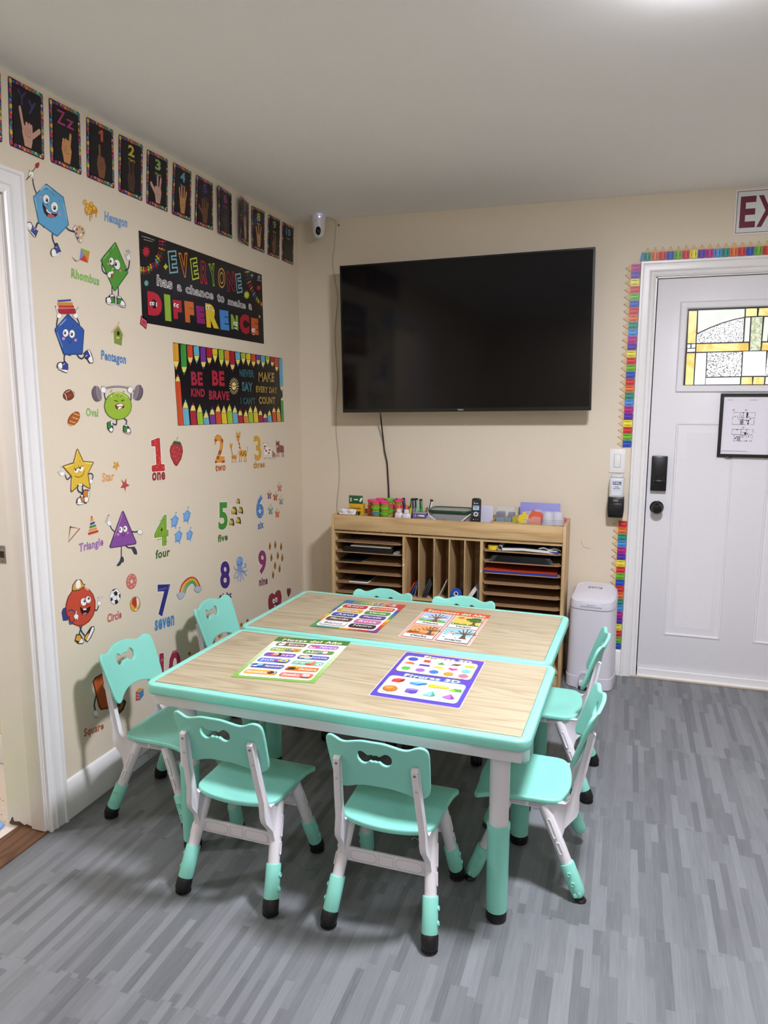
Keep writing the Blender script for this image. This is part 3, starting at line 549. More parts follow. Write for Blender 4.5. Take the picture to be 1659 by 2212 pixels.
lean('clear_sleeve','clear sheet leaning behind the blue tape in the fourth upright slot','sleeve',.998,.09,.17,.002,30,mat('milky_plastic','b8b8b4',.2,alpha=.6),y0=-.235)
lean('white_box','white box leaning in the fifth upright slot','box',1.058,.070,.16,.020,33,PAP)
t=empty('spiral_notebook',(1.1155,-.28,.4125),0,'spiral bound notebook in the fifth upright slot beside the white box','notebook')
MB().box(.004,.012,0,.15,.0003,.075,BF,.001,M=Matrix.Rotation(math.radians(3),4,'Y')).build('pages',t)
for k in range(9): MB().lathe([(.0035,-.0008),(.005,-.0008),(.005,.0008),(.0035,.0008),(.0035,-.0008)],WPL,10,M=Matrix.Translation((.007+.0003*k,-.001,.008+.0075*k))@Matrix.Rotation(PI/2,4,'Z')).build('ring',t)
t=empty('tape_roll',(1.193,-.255,.6965),0,'yellow roll of tape on the top right shelf of the cabinet','tape')
MB().lathe([(.011,.0005),(.026,.0005),(.026,.022),(.011,.022),(.011,.0005)],mat('yellow_tape','e0c62c',.4),30).build('tape',t); MB().lathe([(.008,.0005),(.011,.0005),(.011,.021),(.008,.021),(.008,.0005)],BPL,20).build('core',t)
t=empty('paper_roll',(1.232,-.285,.696),0,'rolled white paper with a dark cover sheet on the top right shelf','paper roll')
mb=MB(); b=bmesh.new(); prof=[(math.cos(a)*r,math.sin(a)*r) for r,a in [(.014-.0009*k/6,-.4+2*PI*k/14) for k in range(22)]]
A_=[b.verts.new((p[0],0,p[1]+.0145)) for p in prof]; B_=[b.verts.new((p[0],.22,p[1]+.0145)) for p in prof]
for k in range(len(prof)-1): b.faces.new((A_[k],A_[k+1],B_[k+1],B_[k]))
mb.add(b,PAP).build('roll',t)
mb=MB(); mb.prism([(.012,.003),(.12,.008),(.22,.004),(.288,.0005),(.288,.012),(.22,.016),(.12,.020),(.012,.016)],'xz',0,.21,PAP); mb.build('sheets',t)
mb=MB(); mb.prism([(.012,.0165),(.12,.0205),(.24,.0155),(.24,.0185),(.12,.0245),(.012,.0195)],'xz',.004,.2,BF); mb.build('cover',t)
mb=MB(); mb.prism([(.25,.0125),(.292,.0120),(.292,.001),(.288,.001)],'xz',-.004,.06,mat('blue_clip','24489c',.35)); mb.build('clip',t)
tag(MB().tube(crom([(1.42,-.27,.7105),(1.45,-.268,.722),(1.48,-.26,.712),(1.505,-.255,.7185),(1.535,-.25,.7085)]),.004,mat('shiny_wrap','b8bcc4',.1,spec=.8),8).build('plastic_wrap'),'crumpled shiny wrapper on top of the paper roll','wrapper')
z=.639+ZB
for i in range(5):
    t=empty('hanging_folder',(1.345,-.18,z),0,('lowest','second lowest','middle','second highest','topmost')[i]+' black hanging folder on the second right shelf','folder','black hanging folders on the second right shelf')
    mb=MB(); mb.box(-.155+.006*i,.145-.006*i,-.11+.004*i,.12,0,.0055,BF,.0006); mb.build('folder',t)
    for s in (-1,1):
        x=s*(.155-.005*i)-.003; MB().box(x-.012,x+.012,-.114+.004*i,-.106+.004*i,.0015,.004,ALU,.0004).build('metal_hook',t)
    z+=.0062
BL_=mat('blue_folder','1f4f98',.45); sheet('blue_folder','wide blue folder lying on the third right shelf','folder',1.152,1.525,-.292,-.07,.581+ZB,.008,mat('deep_blue_folder','23359c',.4))
mb=MB(); mb.prism([(1.155,.5905),(1.30,.5905),(1.522,.592),(1.522,.596),(1.30,.5945),(1.155,.600)],'xz',-.288,-.06,mat('red_folder','b8401f',.45)); tag(mb.build('red_folder'),'red folder lying on the blue folder on the third right shelf','folder')
# ---------------------------------------------------------------- things in the top tray
TZ=.7525
pal=empty('paint_palette',(.395,-.272,.8545),0,'white plastic paint palette resting on the tray edge of the cabinet','palette')
mb=MB()
b=bmesh.new(); nx,ny=31,13; g=[[None]*ny for _ in range(nx)]
for i in range(nx):
    for j in range(ny):
        u=-.046+.092*i/(nx-1); v=-.016+.032*j/(ny-1); hh=0
        for c in (-.023,.021): hh=max(hh,.021*max(0,1-((u-c)/.019)**2-(v/.0135)**2)**.5)
        g[i][j]=b.verts.new((u,v,.006+hh))
for i in range(nx-1):
    for j in range(ny-1): b.faces.new((g[i][j],g[i+1][j],g[i+1][j+1],g[i][j+1]))
mb.add(b,WPL); mb.prism(rrect(-.048,-.018,.048,.018,.008),'xy',0,.0062,WPL,.001); mb.build('tray',pal); pal.rotation_euler=(math.radians(48),0,0)
YLB=mat('yellow_crayon_card','e0a818',.5); GRB=mat('green_crayon_card','1f5a34',.5)
cb=empty('crayon_box',(.402,-.145,TZ),0,'tall yellow box of white chalk with a green top at the left of the tray','box')
MB().box(-.041,.041,-.02,.02,0,.134,YLB,.0008).build('carton',cb)
mb=MB(); mb.box(-.041,.041,-.0195,-.0185,.134,.180,GRB,.0004); mb.build('hang_tab',cb)
A=Art(); A.text('5',[(.03,'f4f0e4')],(-.034,.146),(-.024,.146),(-.034,.166)); A.rect('e8dcc0',-.012,.154,.014,.161,.003); A.stroke('f4f2ee',.011,[(.026,.150),(.034,.164)],False); A.mesh('tab_print',lambda u,v,h:(u,-.0196-h,v),cb,lift=.0003)
A=Art(); A.poly('2a4a24',[(-.03,.085),(.03,.092),(.022,.070),(-.02,.066)]); A.text('Crayola',[(.03,'1c2a18')],(-.031,.098),(.029,.101),(-.031,.113)); A.circ('e08a2c',-.004,.079,.006); A.circ('d8502c',.008,.080,.005); A.rect('8a2418',.022,.028,.034,.044,.002); A.mesh('carton_print',lambda u,v,h:(u,-.0201-h,v),cb,lift=.0003)
c2=empty('crayon_box',(.383,-.205,TZ),0,'low yellow crayon box with a green flap in front of the tall yellow box','box')
MB().box(-.04,.038,-.018,.018,0,.078,YLB,.0008).build('carton',c2); MB().box(-.038,.036,-.010,.012,.0775,.101,GRB,.0006).build('flap',c2)
A=Art(); A.text('24',[(.03,'f0ecd8')],(-.035,.083),(-.022,.083),(-.035,.094)); 
for i,c in enumerate(('e8b43c','d8602c','d83c2c','e8a030','8fb43c')): A.circ(c,-.010+.010*i,.089,.005,.006)
A.mesh('flap_print',lambda u,v,h:(u,-.0101-h,v),c2,lift=.0003)
A=Art(); A.text('Crayola',[(.03,'1c2a18')],(-.02,.050),(.034,.052),(-.02,.066)); A.mesh('carton_print',lambda u,v,h:(u,-.0181-h,v),c2,lift=.0003)
tag(MB().lathe([(0,0),(.018,.002),(.024,.03),(.020,.08),(.012,.098),(0,.102)],mat('grey_clay','6a6468',.7,noise=.1),14,at=(.486,-.073,TZ)).build('grey_lump'),'dark grey rounded lump between the yellow box and the dough tubs','craft item')
# dough tubs
LIDC={'pink':'e83c80','green':'5cc83c','blue':'3f8ec0','red':'d83c48','yellow':'d8c83c'}
TB=mat('dough_tub','d0a834',.4)
tub0=None
def mk_tub(col,x,y,z,lab):
    t=empty('dough_tub',(x,y,z),0,lab,'dough tub','modelling dough tubs in the tray')
    MB().lathe([(0,.0005),(.0215,.0005),(.0235,.020),(0,.020)],mat('tub_body_'+col,{'pink':'c8a040','green':'a8b830','blue':'b8a83a','red':'c89038','yellow':'d0b838'}[col],.4),24).build('body',t)
    MB().lathe([(.0225,.0195),(.0258,.0195),(.0262,.0285),(.0245,.0305),(.021,.0305),(.020,.0285),(0,.0285)],mat('tub_lid_'+col,LIDC[col],.35),24).build('lid',t)
    A2=Art()
    for k in range(6): A2.poly('5a4a1c',[(-.9+.34*k,.006),(-.74+.34*k,.008),(-.66+.34*k,.014),(-.84+.34*k,.015)])
    A2.mesh('label',lambda u,v,h:((.0216+v*.1+h)*math.sin(u),-(.0216+v*.1+h)*math.cos(u),v),t,lift=.0005)
    return t
stacks=[('front left',.520,-.165,'yellow blue blue green pink'.split()),('front right',.570,-.162,'green green green green pink'.split()),('far left',.484,-.125,'red red red red pink'.split()),('rear middle',.528,-.105,'green red pink green pink'.split()),('rear centre',.580,-.100,'yellow blue green pink green'.split()),('rear right',.632,-.105,'yellow yellow pink pink pink'.split())]
pos=('bottom','second from bottom','middle','second from top','topmost')
for nm,x,y,cs in stacks:
    for i,c in enumerate(cs):
        if i==0 : continue
        mk_tub(c,x,y,TZ+.0315*i+(.006 if 'rear' in nm else 0),f'{c}-lidded dough tub, {pos[i]} in the {nm} tub stack')
    mk_tub(cs[0],x,y,TZ+(.006 if 'rear' in nm else 0),f'{cs[0]}-lidded dough tub, bottom of the {nm} tub stack')
# glue bottles
for x,y,lab in ((.664,-.195,'left white glue bottle with an orange tip in the tray'),(.712,-.215,'right white glue bottle with an orange tip in the tray')):
    t=empty('glue_bottle',(x,y,TZ),0,lab,'glue bottle','white glue bottles'); mb=MB()
    mb.lathe([(0,.001),(.024,.001),(.0255,.01),(.0255,.085),(.023,.097),(.014,.104),(0,.104)],WPL,24,sy=.62); mb.build('body',t)
    MB().lathe([(.013,.1035),(.0145,.104),(.0135,.122),(.008,.124),(0,.124)],WPL,20).build('collar',t)
    MB().lathe([(.0075,.1235),(.0065,.134),(.003,.150),(0,.152)],mat('orange_tip','e06a24',.4),16).build('cap',t)
    A=Art(); A.poly('c8502c',[(-.012,.058),(0,.074),(.012,.058),(.008,.058),(0,.066),(-.008,.058)]); A.rect('e8dcc8',-.014,.03,.014,.056,.002); A.mesh('front_label',lambda u,v,h:(u,-.0158*math.sqrt(max(0,1-(u/.0256)**2))-h-.0002,v),t,lift=.0005)
# markers
MK=[(.655,-.11,-14,'16161c','16161c','black marker at the left end of the row'),(.678,-.10,-8,'2a2a5a','16161c','dark blue marker behind the left glue bottle'),(.693,-.115,6,'c8c83a','16161c','yellow-green marker between the glue bottles'),(.708,-.10,2,'24306a','16161c','navy marker behind the right glue bottle'),(.728,-.12,-3,'8a7f98','16161c','grey-purple marker right of the glue bottles'),(.739,-.10,-3,'7fc8a8','16161c','mint marker beside the green marker'),(.772,-.118,-4,'3aa04a','16161c','green marker near the right end of the row'),(.784,-.10,12,'e8e6e2','16161c','white marker with a black cap at the right end of the row')]
for x,y,an,c,cc,lab in MK:
    t=empty('marker',(x,y,TZ+.002),0,lab,'marker','markers standing in the tray'); t.rotation_euler=(math.radians(-6),math.radians(an),0)
    MB().lathe([(0,0),(.0055,0),(.0078,.012),(.0082,.095),(0,.095)],mat('marker_'+c,c,.35),16).build('barrel',t); MB().lathe([(.0084,.094),(.0088,.100),(.0086,.160),(.006,.166),(0,.166)],mat('marker_'+c,c,.35),16).build('cap',t)
    MB().box(-.0025,.0025,-.0125,-.0085,.115,.164,mat('marker_'+cc,cc,.35),.001).build('clip',t); MB().lathe([(.0086,.157),(.0090,.158),(.0088,.1665),(.005,.168),(0,.168)],mat('marker_'+cc,cc,.35),16).build('cap_end',t)
# purple crayon box, clear bag, bin
t=empty('crayon_box',(.797,-.235,TZ),0,'purple box of crayons left of the clear plastic bin','box'); MB().box(-.034,.034,-.022,.022,0,.112,mat('purple_card','5a4a8a',.5),.0008).build('carton',t)
A=Art(); A.rect('7f5fb0',-.034,.0,-.028,.112); A.text('A',[(.03,'f4f2f4')],(-.026,.094),(-.019,.094),(-.026,.106)); A.rect('e8e4ec',-.010,.096,.026,.104,.002); A.circ('c83c58',-.004,.100,.003); A.rect('1c181c',-.026,.06,.032,.088,.003)
for k,c in enumerate(('e0c83c','e8e0d0','d8702c','e0c83c','c8a0b0','e8e0d0')): A.rect(c,-.024+.009*k,.058,-.018+.009*k,.082)
A.text('Crayons',[(.03,'e8d84a')],(-.024,.080),(.028,.081),(-.024,.088)); A.mesh('carton_print',lambda u,v,h:(u,-.0221-h,v),t,lift=.0003)
A=Art(); A.rect('c8c4cc',-.034,-.022,.034,.022)
for k in range(7): A.rect('7a7880',-.030+.009*k,-.02,-.026+.009*k,.02)
A.mesh('top_print',lambda u,v,h:(u,v,.112+h),t,lift=.0003)
FILM=mat('clear_film','f4f6f8',.06,spec=.9,alpha=.22)
def blob(n1,n2,rx,ry,rz,seed,amp):
    random.seed(seed); b=bmesh.new(); bmesh.ops.create_icosphere(b,subdivisions=3,radius=1)
    for v in b.verts:
        k=1+amp*math.sin(v.co.x*7+seed)*math.cos(v.co.z*9)+amp*random.uniform(-.8,.8); v.co=Vector((v.co.x*rx*k,v.co.y*ry*k,v.co.z*rz*k))
    return b
tag(MB().add(blob(0,0,.030,.014,.05,4,.12),FILM,False,M=Matrix.Translation((.852,-.266,TZ+.058))).build('clear_bag'),'small crumpled clear bag between the purple crayon box and the bin','bag')
t=empty('plastic_bin',(.948,-.165,TZ),0,'clear plastic bin with a dark green lid in the middle of the tray','bin')
CLP=mat('clear_bin_plastic','c8ced4',.12,alpha=.38); GLD=mat('dark_green_lid','123a28',.3)
MB().shape([rrect(-.106,-.072,.106,.072,.035)],.115,.006,CLP,M=Matrix.Translation((0,0,.0582))).build('body',t)
MB().shape([rrect(-.116,-.082,.116,.082,.042),rrect(-.104,-.070,.104,.070,.034)],.016,.004,GLD,M=Matrix.Translation((0,0,.124))).build('lid_rim',t)
MB().shape([rrect(-.104,-.070,.104,.070,.034)],.003,.001,mat('lid_panel','8f9c98',.15,alpha=.75,noise=.1,nscale=60),M=Matrix.Translation((0,0,.128))).build('lid_panel',t)
MB().tube(crom([(-.111,-.02,.114),(-.10,-.085,.102),(-.02,-.094,.066),(.06,-.093,.074),(.104,-.082,.106),(.112,-.02,.116)]),.0035,WPL,8).build('handle',t)
A=Art(); A.circ('2f5a34',-.022,.072,.018,.011); A.circ('e0c83c',-.022,.072,.013,.008); A.text('Crayola',[(.02,'24402c')],(-.032,.069),(-.012,.069),(-.032,.074)); A.poly('3f78b0',[(-.075,.06),(-.055,.068),(-.05,.052),(-.07,.05)]); A.poly('e8c04a',[(.032,.055),(.048,.075),(.054,.073),(.044,.055)]); A.poly('e8e4dc',[(.02,.05),(.045,.066),(.06,.056),(.05,.046)]); A.poly('4a90b8',[(.0,.06),(.016,.07),(.02,.058)]); A.mesh('front_label',lambda u,v,h:(u,-.0722-h,v),t,lift=.0004)
for nm,c,q in (('yellow_toy','e0b83c',(.03,-.03,.03)),('blue_toy','3f78b0',(-.05,-.02,.03)),('white_toy','d8d4cc',(-.01,.0,.03))): MB().box(q[0]-.03,q[0]+.03,q[1]-.02,q[1]+.02,.006,.055,mat(nm,c,.5),.012).build('contents',t)
# phone
t=empty('phone_handset',(1.093,-.225,TZ+.0035),math.radians(4),'black cordless phone handset standing upright in the tray','phone'); t.rotation_euler=(math.radians(-7),0,math.radians(3))
MB().shape([rrect(-.024,0,.024,.198,.012)],.024,.004,BPL,M=Matrix.Rotation(PI/2,4,'X')).build('body',t)
A=Art(); A.rect('2a2a30',-.019,.125,.019,.188,.006); A.rect('9fc0cc',-.0165,.135,.0165,.160,.001); A.rect('7a9aa8',-.0165,.155,.0165,.160); A.circ('5a7a88',0,.148,.004,.003); A.circ('5a7a88',-.008,.153,.003,.002); A.text('AT&T',[(.03,'dcdce4')],(-.004,.168),(.011,.168),(-.004,.1725)); A.circ('dcdce4',-.009,.170,.003); A.rect('b84a48',-.018,.176,-.008,.179); A.circ('c8c8ce',0,.114,.0125); A.circ('24242c',0,.114,.006); A.circ('5a5a64',0,.114,.003)
for r in range(4):
    for c in range(3):
        A.rect('24242a',-.0165+.0115*c,.082-.0125*r,-.007+.0115*c,.0905-.0125*r,.002); A.text('123456789*0#'[r*3+c],[(.02,'d8d8e0')],(-.0135+.0115*c,.0838-.0125*r),(-.0105+.0115*c,.0838-.0125*r),(-.0135+.0115*c,.0888-.0125*r))
for x,y in ((-.0165,.122),(.0165,.122),(-.0165,.106),(.0165,.106)): A.circ('7a7a86',x,y,.0025)
A.mesh('face',lambda u,v,h:(u,-.0122-h,v),t,lift=.0003,rough=.3)
tag(MB().shape([rrect(-.035,0,.035,.145,.012)],.006,.002,mat('lavender_white_card','cfd0e2',.45),M=Matrix.Translation((1.126,-.10,TZ))@Matrix.Rotation(math.radians(82),4,'X')).build('white_card'),'pale white card standing behind the phone handset','card')
t=empty('clear_case',(1.232,-.115,TZ),0,'clear case holding teal and purple blocks right of the phone','case')
MB().box(-.050,.050,-.03,.03,0,.150,mat('clear_case_film','dfe3e6',.08,alpha=.25),.003).build('case',t)
for x0,x1 in ((-.047,-.004),(.016,.046)): MB().box(x0,x1,-.026,.026,.002,.095,mat('teal_block','3f7a80',.4),.002).build('teal_block',t); MB().box(x0,x1,-.026,.026,.0955,.120,mat('indigo_block','3a3a6a',.4),.002).build('indigo_block',t)
tag(MB().box(-.105,.105,-.001,.001,0,.17,mat('lilac_paper','8f90d0',.6),.0003,M=Matrix.Translation((1.405,-.072,TZ))@Matrix.Rotation(math.radians(-7),4,'X')).build('lilac_sheet'),'lilac sheet standing behind the bag of foam letters','paper')
tag(MB().add(blob(0,0,.088,.042,.068,9,.08),FILM,False,M=Matrix.Translation((1.388,-.135,TZ+.077))).build('letter_bag'),'clear plastic bag of foam letters at the right of the tray','bag')
def foam(name,ch,c,x,y,z,s,rot,lab,pts):
    o=MB().prism(pts,'xz',-.005,.005,mat('foam_'+c,c,.7),.0015,M=Matrix.Translation((x,y,z))@Matrix.Rotation(math.radians(rot),4,'Y')@Matrix.Diagonal((s,1,s,1))).build(name); tag(o,lab,'foam letter','foam letters in the clear bag')
foam('foam_letter','E','e0c83c',1.335,-.162,TZ+.094,.05,-12,'yellow foam letter inside the clear bag',[(-.5,-.5),(.2,-.5),(.25,-.15),(0,-.1),(0,.0),(.45,-.05),(.55,.35),(.3,.45),(.4,.75),(.05,.8),(-.1,.5),(-.4,.55),(-.6,.1)])
foam('foam_letter','B','d8603c',1.395,-.165,TZ+.100,.05,20,'orange foam letter inside the clear bag',[(-.6,-.6),(.5,-.5),(.75,-.1),(.6,.2),(.7,.6),(.3,.85),(-.2,.7),(-.6,.8),(-.75,.1)])
for nm,c,x,z in (('purple','9a58a0',1.350,.045),('blue','3f68b0',1.305,.055),('green','4fb05a',1.425,.050),('olive','a8a83c',1.300,.088),('red','c8483c',1.280,.045)): foam('foam_letter','o',c,x,-.158,TZ+z,.036,15,f'{nm} foam letter at the bottom of the clear bag',[(-.6,-.5),(.5,-.6),(.8,0),(.4,.5),(-.3,.6),(-.8,.2)])
CUPM=mat('frosted_cup','dadce2',.25,alpha=.55)
for x,y,lab in ((1.466,-.222,'left upside-down clear cup at the right end of the tray'),(1.512,-.205,'right upside-down clear cup at the right end of the tray')):
    mb=MB(); mb.lathe([(.031,0),(.033,.002),(.0325,.008),(.0305,.009),(.027,.062),(.024,.068),(0,.068)],CUPM,26); mb.lathe([(.030,.03),(.0305,.031),(.0300,.032)],CUPM,26); o=mb.build('clear_cup',None,(x,y,.832)); tag(o,lab,'cup','clear cups on the tray')
    o.location.z=.8325
tag(MB().box(1.525,1.543,-.10,-.06,TZ,TZ+.10,mat('pink_plastic','d8587a',.4),.004).build('pink_box'),'small pink box behind the clear cups','box')
# ---------------------------------------------------------------- diaper pail
def loft(mb,secs,m,n=40,cap=True):
    b=bmesh.new(); rings=[]
    for cx_,cy_,z,a,bb,e in secs:
        r=[]
        for k in range(n):
            t=2*PI*k/n; c,s_=math.cos(t),math.sin(t); r.append(b.verts.new((cx_+a*abs(c)**(2/e)*(1 if c>=0 else -1),cy_+bb*abs(s_)**(2/e)*(1 if s_>=0 else -1),z if not callable(z) else z(cx_+a*abs(c)**(2/e)*(1 if c>=0 else -1),cy_+bb*abs(s_)**(2/e)*(1 if s_>=0 else -1)))))
        rings.append(r)
    for q,w_ in zip(rings,rings[1:]):
        for k in range(n): b.faces.new((q[k],q[(k+1)%n],w_[(k+1)%n],w_[k]))
    if cap: b.faces.new(rings[0][::-1]); b.faces.new(rings[-1])
    return mb.add(b,m)
pail=empty('diaper_pail',(1.705,-.145,0),math.radians(-5),'tall white diaper pail with a rounded lid between cabinet and door','diaper pail')
PW=mat('pail_white','d4d3dc',.3,noise=.01,nscale=90)
lid=lambda x,y: .008*(y/.12)
mb=MB(); loft(mb,[(0,0,0,.116,.120,4.5),(0,0,.004,.120,.124,4.5),(0,0,.062,.120,.124,4.5),(0,0,.0645,.1175,.1215,4.5),(0,0,.067,.1175,.1215,4.5),(0,0,.30,.113,.118,4.5),(0,0,lambda x,y:.425+lid(x,y)*1.5,.112,.117,4.5)],PW); mb.build('body',pail)
mb=MB(); loft(mb,[(0,0,lambda x,y:.429+lid(x,y)*1.5,.1125,.1175,4.5),(0,0,lambda x,y:.445+lid(x,y)*2,.1135,.1185,4.5),(0,0,lambda x,y:.476+lid(x,y)*2.5,.109,.114,4.5),(0,0,lambda x,y:.488+lid(x,y)*3,.097,.102,4.2),(0,0,lambda x,y:.489+lid(x,y)*3,.094,.099,4.2),(0,0,lambda x,y:.487+lid(x,y)*3,.092,.097,4.2),(0,0,lambda x,y:.493+lid(x,y)*3,.07,.075,4),(0,0,lambda x,y:.495+lid(x,y)*3,.02,.02,3)],PW); ld=mb.build('lid',pail)
A=Art(); A.text('genie',[(.02,'8f8d98'),(-.012,'8f8d98')],(-.036,.006),(.038,.006),(-.036,.038)); A.mesh('logo',lambda u,v,h:(u,v,.4955+lid(u,v)*3+h),ld,lift=.001)
mb=MB(); mb.prism([(-.055,.432),(.055,.432),(.046,.449),(.030,.453),(-.030,.453),(-.046,.449)],'xz',-.1215,-.110,PW,.002); tb=mb.build('lid_tab',pail)
A=Art(); A.text('SELECT',[(.02,'9a98a4')],(-.020,.439),(.022,.439),(-.020,.4455)); A.mesh('lettering',lambda u,v,h:(u,-.1217-h,v),tb,lift=.0004)
arch=[(-.056,0),(-.056,.055),(-.050,.075),(-.035,.090),(0,.094),(.035,.090),(.050,.075),(.056,.055),(.056,0)]
arin=[(-.047,0),(-.047,.052),(-.042,.068),(-.030,.080),(0,.084),(.030,.080),(.042,.068),(.047,.052),(.047,0)]
mb=MB(); mb.prism(arch+arin[::-1],'xz',-.128,-.118,PW,.0015); mb.build('pedal_arch',pail)
MB().prism(arin,'xz',-.1255,-.1245,mat('pail_recess_shade','b4b3bc',.5)).build('pedal_recess_shade',pail)  # flat plate in darker pail white, recess shade put into its colour
mb=MB(); mb.box(-.043,.043,-.150,-.122,.018,.050,PW,.008,3); mb.build('pedal',pail); MB().box(-.040,.040,-.146,-.1246,.0,.016,BLK,.001).build('pedal_foot',pail)
# ---------------------------------------------------------------- tables
TT=.5975
def table(label,cx,cy,w,d,rz):
    t=empty('kids_table',(cx,cy,0),math.radians(rz),label,'table','two mint edged tables pushed together'); hw,hd=w/2,d/2
    MB().shape([rrect(-hw,-hd,hw,hd,.038,7),rrect(-hw+.0275,-hd+.0275,hw-.0275,hd-.0275,.004,2)],.036,.0085,MINT,M=Matrix.Translation((0,0,TT-.018))).build('rim',t)
    MB().box(-hw+.0265,hw-.0265,-hd+.0265,hd-.0265,TT-.022,TT-.001,ASH).build('tabletop',t)
    b=bmesh.new(); mb=MB()
    o,i=.024,.040
    for x0,x1,y0,y1 in ((-hw+o,hw-o,-hd+o,-hd+i),(-hw+o,hw-o,hd-i,hd-o),(-hw+o,-hw+i,-hd+i,hd-i),(hw-i,hw-o,-hd+i,hd-i)): mb.box(x0,x1,y0,y1,.522,TT-.034,WPL,.002)
    mb.build('apron',t)
    for sx in (-1,1):
        for sy in (-1,1):
            x,y=sx*(hw-.092),sy*(hd-.098)
            mb=MB(); mb.lathe([(0,.285),(.0275,.285),(.0285,.52),(0,.52)],WPL,26); mb.prism(rrect(-.045,-.050,.045,.050,.02),'xy',.515,TT-.030,WPL,.004); mb.box(*(sorted((sx*.03,sx*.067))),-.048,.048,.520,TT-.032,WPL,.004); mb.box(-.045,.045,*(sorted((sy*.03,sy*.073))),.520,TT-.032,WPL,.004)
            lg=mb.build('leg',t,(x,y,0))
            MB().lathe([(.020,.295),(.0325,.298),(.0330,.285),(.0312,.278),(.0308,.10),(.0298,.032),(.020,.030)],MINT,28).build('sleeve',lg)
            MB().lathe([(0,.001),(.0265,.001),(.029,.004),(.0298,.018),(.029,.034),(.02,.036)],BLK,26).build('foot_cap',lg)
    return t
table('front mint-edged kids table with wood-grain top, nearer the camera',1.032,-1.876,1.200,.590,-1.5)
table('rear mint-edged kids table with wood-grain top, nearer the cabinet',1.032,-1.279,1.196,.586,-2.0)
# ---------------------------------------------------------------- chairs
HB=[(0,.5835),(.030,.5825),(.055,.576),(.078,.5685),(.094,.568),(.110,.5745),(.124,.577),(.137,.571),(.1435,.556),(.1435,.52),(.1405,.47),(.1375,.432),(.131,.412),(.116,.403),(.099,.405),(.072,.418),(.036,.429),(0,.431)]
HO=[(0,.5385),(.008,.541),(.015,.537),(.022,.541),(.031,.5475),(.041,.546),(.0475,.537),(.047,.522),(.040,.511),(.030,.508),(.021,.512),(.013,.5195),(.007,.517),(0,.519)]
def mirror(h): return h+[(-x,y) for x,y in h[::-1] if x>1e-6]
HS=[(0,-.120),(.06,-.116),(.104,-.106),(.128,-.091),(.138,-.068),(.140,-.03),(.142,.03),(.146,.09),(.152,.132),(.151,.150),(.138,.160),(.11,.159),(.06,.160),(0,.164)]
SZ=.300
def upx(z): return .122-.014*(z-.28)/.24
def back_fn(v):
    x,z,t=v.x,v.y,v.z     # outline x, z; t thickness
    return Vector((x,-.1735-.36*(z-.49)+.026*(x/.1435)**2+t,z))
def seat_fn(v):
    x,y,t=v.x,v.y,v.z
    z=SZ-.010+t-.011*math.exp(-((x/.085)**2+((y+.015)/.085)**2)*1.0)
    if y>.09: z-=.016*((y-.09)/.075)**2
    if y<-.07: z-=.004*((-.07-y)/.05)**2
    return Vector((x,y,z))
